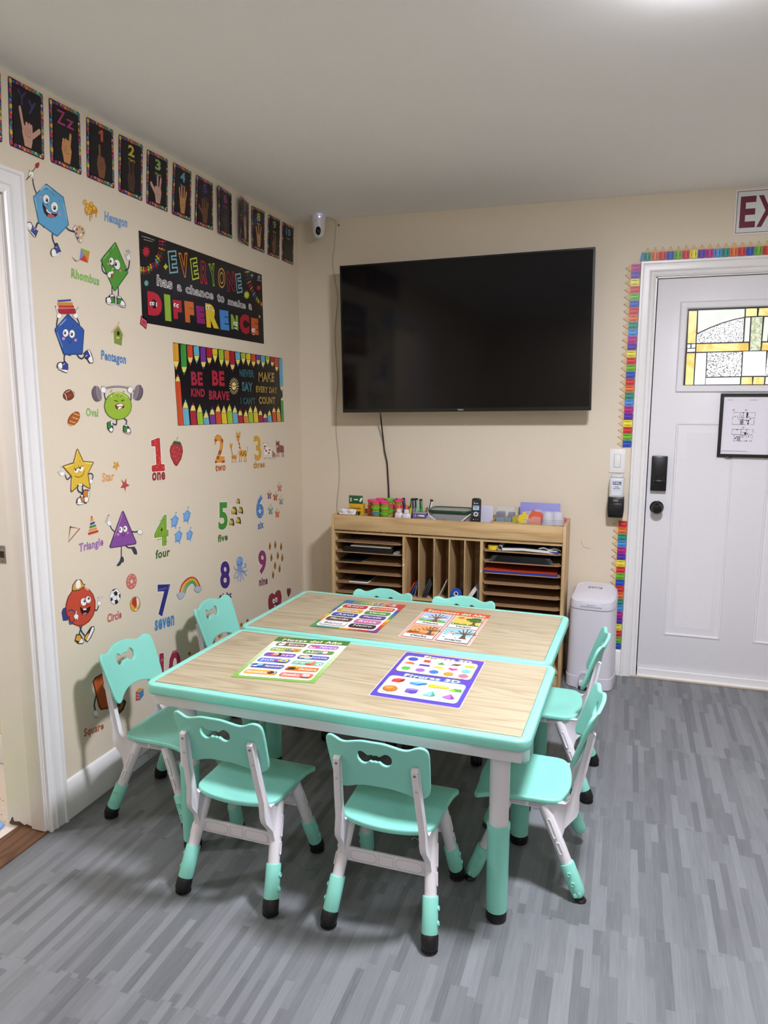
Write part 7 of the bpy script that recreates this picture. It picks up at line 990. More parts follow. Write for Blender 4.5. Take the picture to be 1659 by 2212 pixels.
sticker('octopus_sticker','blue octopus sticker right of the number eight','sticker','counting picture stickers on the left wall',-7662,6188,[(S,'6f94cc',56,-198,26,-499,68,-638,253),(S,'6f94cc',56,-253,-39,-510,-110,-673,-303),(S,'6f94cc',56,-206,-102,-322,-334,-576,-362),(S,'6f94cc',56,-107,-151,-226,-434,-316,-569),(S,'6f94cc',57,-26,-169,-4,-487,-55,-658),(S,'6f94cc',57,47,-160,187,-427,279,-633),(S,'6f94cc',57,100,-146,403,-320,625,-504),(S,'6f94cc',57,123,-99,459,-254,673,-223),(S,'6f94cc',57,156,-64,369,3,579,-17,587,113,430,137),(P,'7fa4d8',-249,37,-383,325,-369,553,-211,658,43,636,263,497,278,233,132,56,151,-157,-206,-102),(E,'1c2440',-184,255,50,-11,-2,-36),(E,'1c2440',103,260,51,-11,-2,-36),(E,'d88a9a',-259,205,60,-13,-2,-31),(E,'d88a9a',172,193,62,-13,-2,-31),(S,'1c2440',15,-107,187,-27,143,37,191),(E,'a8c4ec',-219,521,80,-17,-4,-71)])
sticker('bee_sticker','top left bee of the nine bees beside the number nine','sticker','bees beside the number nine',-4361,6750,[(E,'dcd6cc',-155,22,107,-21,-4,-77),(E,'dcd6cc',156,-38,108,-21,-4,-78),(E,'b8862f',-2,-41,132,-26,-10,-188),(S,'2c2010',39,-96,-1,96,-15),(S,'2c2010',39,-100,-89,92,-104),(E,'2c2010',-10,-207,60,-12,-2,-33),(S,'2c2010',17,-29,132,-73,207),(S,'2c2010',17,43,118,106,173)])
sticker('bee_sticker','top middle bee of the nine bees beside the number nine','sticker','bees beside the number nine',-3702,6702,[(E,'dcd6cc',-160,23,110,-21,-4,-78),(E,'dcd6cc',160,-39,112,-21,-4,-79),(E,'b8862f',-3,-42,136,-26,-10,-191),(S,'2c2010',39,-100,0,98,-15),(S,'2c2010',39,-104,-90,94,-106),(E,'2c2010',-11,-210,62,-12,-2,-34),(S,'2c2010',17,-31,134,-77,211),(S,'2c2010',17,43,120,108,176)])
sticker('bee_sticker','top right bee of the nine bees beside the number nine','sticker','bees beside the number nine',-2982,6466,[(E,'dcd6cc',-165,24,114,-22,-4,-80),(E,'dcd6cc',166,-40,116,-22,-4,-81),(E,'b8862f',-1,-43,141,-27,-9,-195),(S,'2c2010',40,-102,0,103,-16),(S,'2c2010',40,-106,-91,99,-108),(E,'2c2010',-10,-214,64,-13,-2,-34),(S,'2c2010',17,-31,136,-79,215),(S,'2c2010',17,45,122,112,179)])
sticker('bee_sticker','second row left bee of the nine bees beside the number nine','sticker','bees beside the number nine',-4213,6086,[(E,'dcd6cc',-157,24,108,-23,-4,-78),(E,'dcd6cc',157,-41,109,-23,-4,-78),(E,'b8862f',-2,-42,133,-28,-10,-190),(S,'2c2010',39,-97,1,97,-17),(S,'2c2010',39,-102,-89,92,-107),(E,'2c2010',-11,-209,60,-13,-2,-34),(S,'2c2010',17,-30,133,-74,210),(S,'2c2010',17,42,118,106,173)])
sticker('bee_sticker','second row middle bee of the nine bees beside the number nine','sticker','bees beside the number nine',-3423,6036,[(E,'dcd6cc',-162,25,112,-23,-4,-79),(E,'dcd6cc',163,-42,114,-23,-4,-80),(E,'b8862f',-1,-43,138,-29,-9,-193),(S,'2c2010',40,-100,1,101,-18),(S,'2c2010',40,-105,-90,96,-109),(E,'2c2010',-10,-213,63,-13,-2,-34),(S,'2c2010',17,-31,136,-77,214),(S,'2c2010',17,44,120,110,176)])
sticker('bee_sticker','second row right bee of the nine bees beside the number nine','sticker','bees beside the number nine',-2871,5795,[(E,'dcd6cc',-167,26,115,-24,-4,-80),(E,'dcd6cc',167,-44,117,-24,-4,-81),(E,'b8862f',-2,-44,142,-30,-9,-196),(S,'2c2010',40,-104,1,103,-19),(S,'2c2010',40,-108,-91,98,-111),(E,'2c2010',-11,-217,64,-14,-2,-35),(S,'2c2010',17,-33,137,-81,217),(S,'2c2010',17,44,121,112,177)])
sticker('bee_sticker','third row left bee of the nine bees beside the number nine','sticker','bees beside the number nine',-3798,5543,[(E,'dcd6cc',-159,26,110,-24,-4,-79),(E,'dcd6cc',160,-44,112,-25,-4,-79),(E,'b8862f',-2,-43,136,-30,-10,-192),(S,'2c2010',39,-99,2,99,-19),(S,'2c2010',40,-103,-89,95,-110),(E,'2c2010',-10,-212,62,-14,-2,-34),(S,'2c2010',17,-30,135,-76,213),(S,'2c2010',17,44,119,109,174)])
sticker('bee_sticker','third row right bee of the nine bees beside the number nine','sticker','bees beside the number nine',-3233,5246,[(E,'dcd6cc',-164,27,113,-25,-4,-80),(E,'dcd6cc',165,-46,115,-26,-4,-81),(E,'b8862f',-1,-44,140,-31,-9,-195),(S,'2c2010',40,-101,2,102,-21),(S,'2c2010',40,-106,-90,98,-113),(E,'2c2010',-10,-216,63,-14,-2,-34),(S,'2c2010',17,-31,136,-78,216),(S,'2c2010',17,45,120,112,175)])
sticker('bee_sticker','lowest bee of the nine bees beside the number nine','sticker','bees beside the number nine',-4057,5071,[(E,'dcd6cc',-158,27,109,-25,-4,-79),(E,'dcd6cc',159,-46,111,-26,-4,-79),(E,'b8862f',-2,-43,134,-31,-10,-192),(S,'2c2010',39,-98,2,98,-21),(S,'2c2010',39,-102,-88,94,-111),(E,'2c2010',-10,-212,61,-14,-2,-34),(S,'2c2010',17,-30,134,-75,213),(S,'2c2010',17,43,118,108,171)])
sticker('heart_sticker','crimson heart character sticker with a face, cut off by the table edge','sticker','counting picture stickers on the left wall',-3888,3446,[(P,'5a1420',-748,-215,-834,62,-818,374,-674,557,-367,604,-133,496,-52,387,112,545,430,585,708,442,835,98,784,-216,451,-452,-49,-604,-526,-500),(P,'8f2c40',-696,-197,-784,65,-769,353,-636,523,-369,576,-168,481,-55,331,163,516,429,553,671,427,771,115,721,-182,417,-410,-65,-567,-491,-478),(S,'c06a7a',22,-742,227,-682,401,-476,474),(S,'c06a7a',22,143,457,285,501,426,497),(E,'2c2c34',-170,90,155,-42,-8,-151),(E,'f2f0ec',-170,90,143,-38,-7,-142),(E,'1c1a20',-154,69,60,-16,-3,-60),(E,'f2f0ec',-170,91,19,-5,-1,-19),(E,'2c2c34',135,88,157,-42,-8,-152),(E,'f2f0ec',135,88,145,-39,-7,-143),(E,'1c1a20',124,75,61,-16,-3,-60),(E,'f2f0ec',107,97,19,-5,-1,-19),(P,'2c2c34',-304,-178,-25,-126,325,-124,248,-250,-35,-317),(P,'f2f0ec',-236,-181,-28,-174,110,-212,-33,-269)])
sticker('small_heart_sticker','small patterned crimson heart sticker right of the larger heart','sticker','counting picture stickers on the left wall',-2099,3548,[(P,'6a1c34',-84,-290,-257,13,-268,182,-170,290,-77,284,12,170,146,220,257,150,268,-21,128,-186),(S,'b0627a',13,-177,126,-119,178,-28,121,-89,20,0,-86),(S,'b0627a',13,47,119,162,140,195,48,79,-6)])
sticker('leaf_sticker','nearest of the three small orange leaf stickers along the table edge','sticker','orange leaves behind the table edge',-8446,3287,[(P,'a86a1c',-137,24,-31,122,18,107,138,-7,80,-121,-69,-88),(P,'8a5214',-58,-78,2,86,21,-102)])
sticker('leaf_sticker','middle of the three small orange leaf stickers along the table edge','sticker','orange leaves behind the table edge',-7729,3281,[(P,'a86a1c',-142,24,-32,124,19,109,143,-8,83,-124,-71,-90),(P,'8a5214',-60,-80,2,87,22,-105)])
sticker('leaf_sticker','farthest of the three small orange leaf stickers along the table edge','sticker','orange leaves behind the table edge',-7092,3292,[(P,'a86a1c',-147,25,-34,126,19,111,147,-8,86,-125,-74,-91),(P,'8a5214',-62,-81,2,89,22,-106)])
sticker('leaf_sticker','brown leaf sticker beneath the far left chair backrest','sticker','orange leaves behind the table edge',-9792,3366,[(P,'c8a080',-236,-63,-180,95,237,2,184,-95),(E,'b0701c',-95,-38,129,-41,-4,-64)])
sticker('leaf_sticker','small yellow-green leaf sticker right of the number ten','sticker','orange leaves behind the table edge',-12506,3349,[(P,'7a6a1c',-131,14,-3,107,132,19,83,-106)])
sticker('motivation_banner','black banner reading EVERYONE has a chance to make a DIFFERENCE','poster',None,-9636,19308,[(P,'1c181c',-5082,1806,5087,1669,5157,-1806,-5116,-1645),(T,'E',[(0.07,'7fb4bc'),(0.012,'1c181c')],-3134,485,-2506,624,-3208,1375),(T,'V',[(0.07,'cc7a2c'),(0.012,'1c181c')],-2351,434,-1644,555,-2445,1443),(T,'E',[(0.07,'b8c83a'),(0.012,'1c181c')],-1436,462,-875,620,-1565,1350),(T,'R',[(0.07,'b02438'),(0.012,'1c181c')],-792,424,-202,477,-692,1418),(T,'Y',[(0.07,'8fb43a'),(0.012,'1c181c')],66,401,592,512,-78,1381),(T,'O',[(0.07,'cc9a3a'),(0.012,'1c181c')],708,426,1377,493,729,1348),(T,'N',[(0.07,'8f1f2c'),(0.012,'1c181c')],1538,368,2284,476,1512,1292),(T,'E',[(0.07,'7fb4bc'),(0.012,'1c181c')],2458,399,3010,525,2317,1292),(T,'has',[(0.05,'e0dedc'),(0.004,'6a686a')],-4062,-117,-2985,-137,-4027,334),(T,'a',[(0.05,'e0dedc'),(0.004,'6a686a')],-2644,-130,-2304,-136,-2623,152),(T,'chance',[(0.05,'e0dedc'),(0.004,'6a686a')],-2013,-144,250,-163,-1984,248),(T,'to',[(0.05,'e0dedc'),(0.004,'6a686a')],570,-187,1214,-204,596,194),(T,'make',[(0.05,'e0dedc'),(0.004,'6a686a')],1544,-222,3290,-246,1565,118),(T,'a',[(0.05,'e0dedc'),(0.004,'6a686a')],3575,-216,3910,-238,3592,76),(T,'D',[(0.085,'b82838')],-4723,-1315,-3767,-1311,-4720,-398),(T,'I',[(0.085,'8fb43a')],-3585,-1433,-3149,-1429,-3599,-374),(T,'F',[(0.085,'b82838')],-2966,-1300,-2339,-1267,-2995,-535),(T,'F',[(0.085,'cc6a2c')],-2102,-1360,-1383,-1345,-2141,-472),(T,'E',[(0.085,'8f2468')],-1197,-1317,-532,-1297,-1233,-573),(T,'R',[(0.085,'dcc030')],-409,-1427,653,-1412,-468,-380),(T,'E',[(0.085,'4a86c8')],792,-1430,1614,-1418,744,-531),(T,'N',[(0.085,'7fa83a')],1794,-1326,2469,-1335,1785,-633),(T,'C',[(0.085,'a82030')],2616,-1455,3600,-1446,2628,-504),(T,'E',[(0.085,'c85a2c')],3795,-1409,4565,-1410,3802,-596),(E,'f2f0ec',-4518,-864,79,9,-6,-75),(E,'141414',-4495,-869,37,4,-3,-36),(E,'f2f0ec',-4359,-846,80,9,-6,-76),(E,'141414',-4335,-851,37,4,-3,-36),(E,'f2f0ec',-2856,-728,88,10,-6,-79),(E,'141414',-2830,-732,41,5,-3,-38),(E,'f2f0ec',-2656,-743,89,10,-6,-80),(E,'141414',-2629,-747,41,5,-3,-38),(E,'f2f0ec',-334,-553,102,11,-6,-85),(E,'141414',-303,-558,47,5,-3,-41),(E,'f2f0ec',-138,-532,103,11,-6,-86),(E,'141414',-107,-537,47,5,-3,-41),(E,'f2f0ec',2128,-1047,116,10,-6,-91),(E,'141414',2163,-1053,54,5,-3,-44),(E,'f2f0ec',2325,-1047,118,10,-6,-92),(E,'141414',2360,-1052,54,5,-3,-44),(E,'f2f0ec',3942,-1202,128,10,-5,-96),(E,'141414',3981,-1208,59,5,-3,-46),(E,'f2f0ec',4119,-1206,129,10,-5,-96),(E,'141414',4158,-1212,60,5,-3,-46),(P,'f2f0ec',-4182,-776,-4108,-775,-4122,-949,-4183,-948),(P,'f2f0ec',116,-626,317,-605,297,-660,137,-669),(P,'f2f0ec',3941,-1397,4088,-1395,4066,-1438,3968,-1441),(P,'f2f0ec',2046,-1227,2312,-1248,2292,-1284,2087,-1280),(P,'b82838',-4400,1137,-4525,1069,-4477,980,-4604,986,-4647,875,-4717,951,-4830,870,-4810,980,-4940,967,-4841,1059,-4927,1119,-4796,1152,-4799,1258,-4695,1216,-4612,1318,-4585,1220,-4454,1271,-4518,1162),(P,'5fb0a8',-4592,-90,-4666,-128,-4638,-182,-4713,-176,-4739,-241,-4780,-194,-4847,-240,-4836,-175,-4913,-180,-4854,-126,-4906,-88,-4827,-71,-4829,-8,-4767,-36,-4717,23,-4702,-36,-4624,-9,-4662,-72),(P,'b8c83a',-3231,751,-3333,680,-3410,593,-3475,658,-3567,698,-3466,769,-3389,856,-3324,792),(P,'b8c83a',3736,493,3589,431,3650,345,3498,353,3451,249,3364,322,3232,248,3251,352,3096,342,3211,428,3105,487,3261,516,3254,616,3379,574,3475,670,3511,576,3666,622,3594,519),(P,'b82838',4930,998,4820,946,4835,872,4722,886,4637,818,4606,887,4484,876,4557,949,4491,1003,4613,1024,4652,1103,4732,1057,4848,1101,4824,1022),(P,'5fa0a8',4176,1498,4076,1438,4001,1365,3934,1417,3840,1448,3939,1508,4014,1580,4082,1529),(E,'c8b03a',4718,-461,81,8,-4,-74),(E,'b8b83a',-5051,435,57,9,-3,-39),(P,'b8b83a',-5080,394,-5027,402,-4992,304,-5132,283),(S,'b8b83a',16,-5092,294,-5101,195),(S,'b8b83a',16,-5031,303,-5039,204),(S,'b8b83a',16,-5156,310,-5055,382,-4963,340),(E,'cc7a2c',-4897,441,58,9,-3,-39),(P,'cc7a2c',-4923,400,-4870,410,-4825,314,-4967,289),(S,'cc7a2c',16,-4928,301,-4927,203),(S,'cc7a2c',16,-4865,312,-4865,214),(S,'cc7a2c',16,-4994,315,-4897,390,-4799,351),(E,'b82838',-4743,466,58,9,-3,-40),(P,'b82838',-4769,424,-4716,434,-4670,338,-4814,312),(S,'b82838',16,-4773,325,-4773,226),(S,'b82838',16,-4711,336,-4710,237),(S,'b82838',16,-4841,338,-4743,414,-4643,374),(E,'8fa83a',-4581,532,59,9,-3,-40),(P,'8fa83a',-4605,491,-4551,502,-4496,409,-4640,378),(S,'8fa83a',16,-4600,392,-4591,294),(S,'8fa83a',16,-4537,405,-4528,308),(S,'8fa83a',16,-4670,403,-4576,481,-4471,446),(E,'cc9a2c',-4427,637,59,10,-3,-40),(P,'cc9a2c',-4447,595,-4393,608,-4328,518,-4474,483),(S,'cc9a2c',16,-4434,497,-4416,401),(S,'cc9a2c',16,-4370,513,-4352,417),(S,'cc9a2c',16,-4507,506,-4417,586,-4307,555),(E,'6a2a78',-4262,697,60,10,-3,-40),(P,'6a2a78',-4280,655,-4225,670,-4151,583,-4297,543),(S,'6a2a78',16,-4258,560,-4231,465),(S,'6a2a78',16,-4194,577,-4167,482),(S,'6a2a78',16,-4333,566,-4248,648,-4132,621),(E,'a82830',-4105,766,61,10,-3,-40),(P,'a82830',-4116,724,-4062,742,-3969,663,-4114,615),(S,'a82830',16,-4076,633,-4031,543),(S,'a82830',16,-4012,654,-3968,564),(S,'a82830',16,-4155,634,-4082,719,-3956,700),(E,'5f9aa8',-4070,883,61,10,-3,-40),(P,'5f9aa8',-4067,843,-4016,867,-3892,807,-4027,744),(S,'5f9aa8',16,-3993,766,-3914,689),(S,'5f9aa8',16,-3934,793,-3855,717),(S,'5f9aa8',16,-4076,756,-4029,843,-3891,843),(E,'b8b43a',-4001,1030,61,10,-3,-40),(P,'b8b43a',-3991,992,-3943,1018,-3803,969,-3932,899),(S,'b8b43a',16,-3901,923,-3806,854),(S,'b8b43a',16,-3845,953,-3750,885),(S,'b8b43a',16,-3985,908,-3952,995,-3809,1004),(E,'a82838',-3907,1124,61,11,-3,-40),(P,'a82838',-3882,1091,-3841,1121,-3676,1094,-3787,1014),(S,'a82838',16,-3762,1039,-3638,989),(S,'a82838',16,-3714,1074,-3589,1024),(S,'a82838',16,-3846,1015,-3842,1098,-3694,1125),(E,'3a4a3a',-3830,1226,61,11,-3,-40),(P,'3a4a3a',-3792,1199,-3759,1232,-3576,1229,-3664,1141),(S,'3a4a3a',16,-3647,1167,-3498,1138),(S,'3a4a3a',16,-3609,1206,-3459,1176),(S,'3a4a3a',16,-3728,1134,-3753,1211,-3606,1254),(E,'cc7a2c',-3798,1379,62,11,-3,-40),(P,'cc7a2c',-3749,1359,-3726,1393,-3532,1414,-3594,1323),(S,'cc7a2c',16,-3585,1349,-3418,1342),(S,'cc7a2c',16,-3558,1389,-3391,1382),(S,'cc7a2c',16,-3658,1309,-3712,1375,-3573,1434),(E,'6a2a78',-3772,1529,62,11,-3,-40),(P,'6a2a78',-3713,1518,-3701,1551,-3504,1596,-3537,1505),(S,'6a2a78',16,-3537,1530,-3358,1546),(S,'6a2a78',16,-3523,1570,-3344,1585),(S,'6a2a78',16,-3599,1484,-3680,1537,-3554,1608),(E,'b02a34',-3753,1649,62,12,-3,-40),(P,'b02a34',-3690,1642,-3684,1675,-3488,1731,-3506,1643),(S,'b02a34',16,-3510,1666,-3328,1693),(S,'b02a34',16,-3503,1705,-3320,1732),(S,'b02a34',16,-3566,1618,-3658,1663,-3542,1739),(E,'b8b83a',3709,1604,69,10,-2,-37),(P,'b8b83a',3635,1604,3637,1576,3431,1514,3424,1590),(S,'b8b83a',15,3436,1570,3240,1534),(S,'b8b83a',15,3439,1537,3243,1501),(S,'b8b83a',15,3485,1615,3605,1584,3495,1511),(E,'6a2a78',3737,1464,69,10,-2,-37),(P,'6a2a78',3659,1461,3668,1433,3469,1364,3445,1436),(S,'6a2a78',15,3462,1418,3267,1374),(S,'6a2a78',15,3472,1386,3277,1342),(S,'6a2a78',15,3502,1464,3633,1440,3535,1364),(E,'3a4a3a',3754,1309,69,10,-2,-37),(P,'3a4a3a',3674,1299,3695,1275,3515,1191,3459,1255),(S,'3a4a3a',15,3485,1240,3299,1181),(S,'3a4a3a',15,3509,1212,3323,1153),(S,'3a4a3a',15,3508,1286,3655,1277,3585,1198),(E,'cc7a2c',3821,1160,69,10,-2,-37),(P,'cc7a2c',3741,1142,3774,1122,3621,1028,3534,1081),(S,'cc7a2c',15,3567,1070,3398,997),(S,'cc7a2c',15,3605,1047,3435,974),(S,'cc7a2c',15,3571,1114,3730,1121,3691,1041),(E,'a82830',3901,1031,69,10,-2,-37),(P,'a82830',3825,1008,3868,992,3748,891,3633,931),(S,'a82830',15,3673,924,3526,840),(S,'a82830',15,3723,906,3576,822),(S,'a82830',15,3659,965,3823,987,3816,910),(E,'cc7a2c',3976,912,70,9,-2,-37),(P,'cc7a2c',3906,883,3958,873,3876,767,3738,794),(S,'cc7a2c',15,3783,791,3665,699),(S,'cc7a2c',15,3844,780,3725,688),(S,'cc7a2c',15,3750,828,3913,863,3940,792),(E,'b82838',4076,797,70,9,-2,-37),(P,'b82838',4011,765,4066,758,4005,652,3857,671),(S,'b82838',15,3904,670,3802,576),(S,'b82838',15,3968,662,3866,567),(S,'b82838',15,3861,704,4022,746,4065,678),(E,'5f9aa8',4195,668,71,9,-2,-37),(P,'5f9aa8',4134,635,4193,630,4153,525,3996,536),(S,'5f9aa8',15,4044,538,3960,441),(S,'5f9aa8',15,4113,533,4028,436),(S,'5f9aa8',15,3993,569,4150,617,4209,553),(E,'6a2a78',4315,565,71,9,-2,-38),(P,'6a2a78',4259,530,4321,529,4303,424,4139,428),(S,'6a2a78',15,4188,432,4122,334),(S,'6a2a78',15,4260,430,4194,332),(S,'6a2a78',15,4129,459,4280,514,4355,454),(E,'8fa83a',4455,458,71,9,-2,-38),(P,'8fa83a',4405,421,4470,423,4474,321,4303,316),(S,'8fa83a',15,4354,323,4307,225),(S,'8fa83a',15,4428,325,4382,226),(S,'8fa83a',15,4286,347,4430,407,4521,353),(E,'b8b43a',4606,364,72,9,-2,-38),(P,'b8b43a',4563,326,4629,331,4656,232,4481,219),(S,'b8b43a',15,4532,228,4505,130),(S,'b8b43a',15,4608,233,4582,135),(S,'b8b43a',15,4456,248,4592,313,4698,265),(E,'b02a34',4750,304,73,8,-2,-38),(P,'b02a34',4715,265,4781,273,4832,178,4653,157),(S,'b02a34',15,4704,168,4698,72),(S,'b02a34',15,4782,177,4776,81),(S,'b02a34',15,4622,184,4747,254,4867,212),(E,'cc9a2c',4929,252,73,8,-2,-38),(P,'cc9a2c',4893,212,4961,220,5012,124,4832,104),(S,'cc9a2c',15,4883,115,4877,18),(S,'cc9a2c',15,4961,124,4956,27),(S,'cc9a2c',15,4800,131,4926,201,5047,159),(T,'yourBRIGHTER',[(0.02,'c8c6c4')],-4945,1588,-4370,1595,-4941,1643),(L,'a8a6a4',25,-4332,1623,-4115,1622),(L,'a8a6a4',24,-4818,1517,-4254,1540),(E,'b8b6b4',4714,1478,141,21,-6,-100),(E,'1c181c',4714,1478,91,13,-4,-68),(E,'b8b6b4',4714,1478,40,6,-2,-32),(L,'a8a6a4',36,4487,1319,4937,1328)])
sticker('tape_square','red clear tape square on the lower left banner corner','tape',None,-14663,17669,[(P,'9a2c3a',-160,260,257,107,126,-259,-257,-81),(P,'c86a74',-109,178,195,76,98,-173,-186,-57),(P,'a83a48',-67,111,139,43,66,-123,-127,-45)])
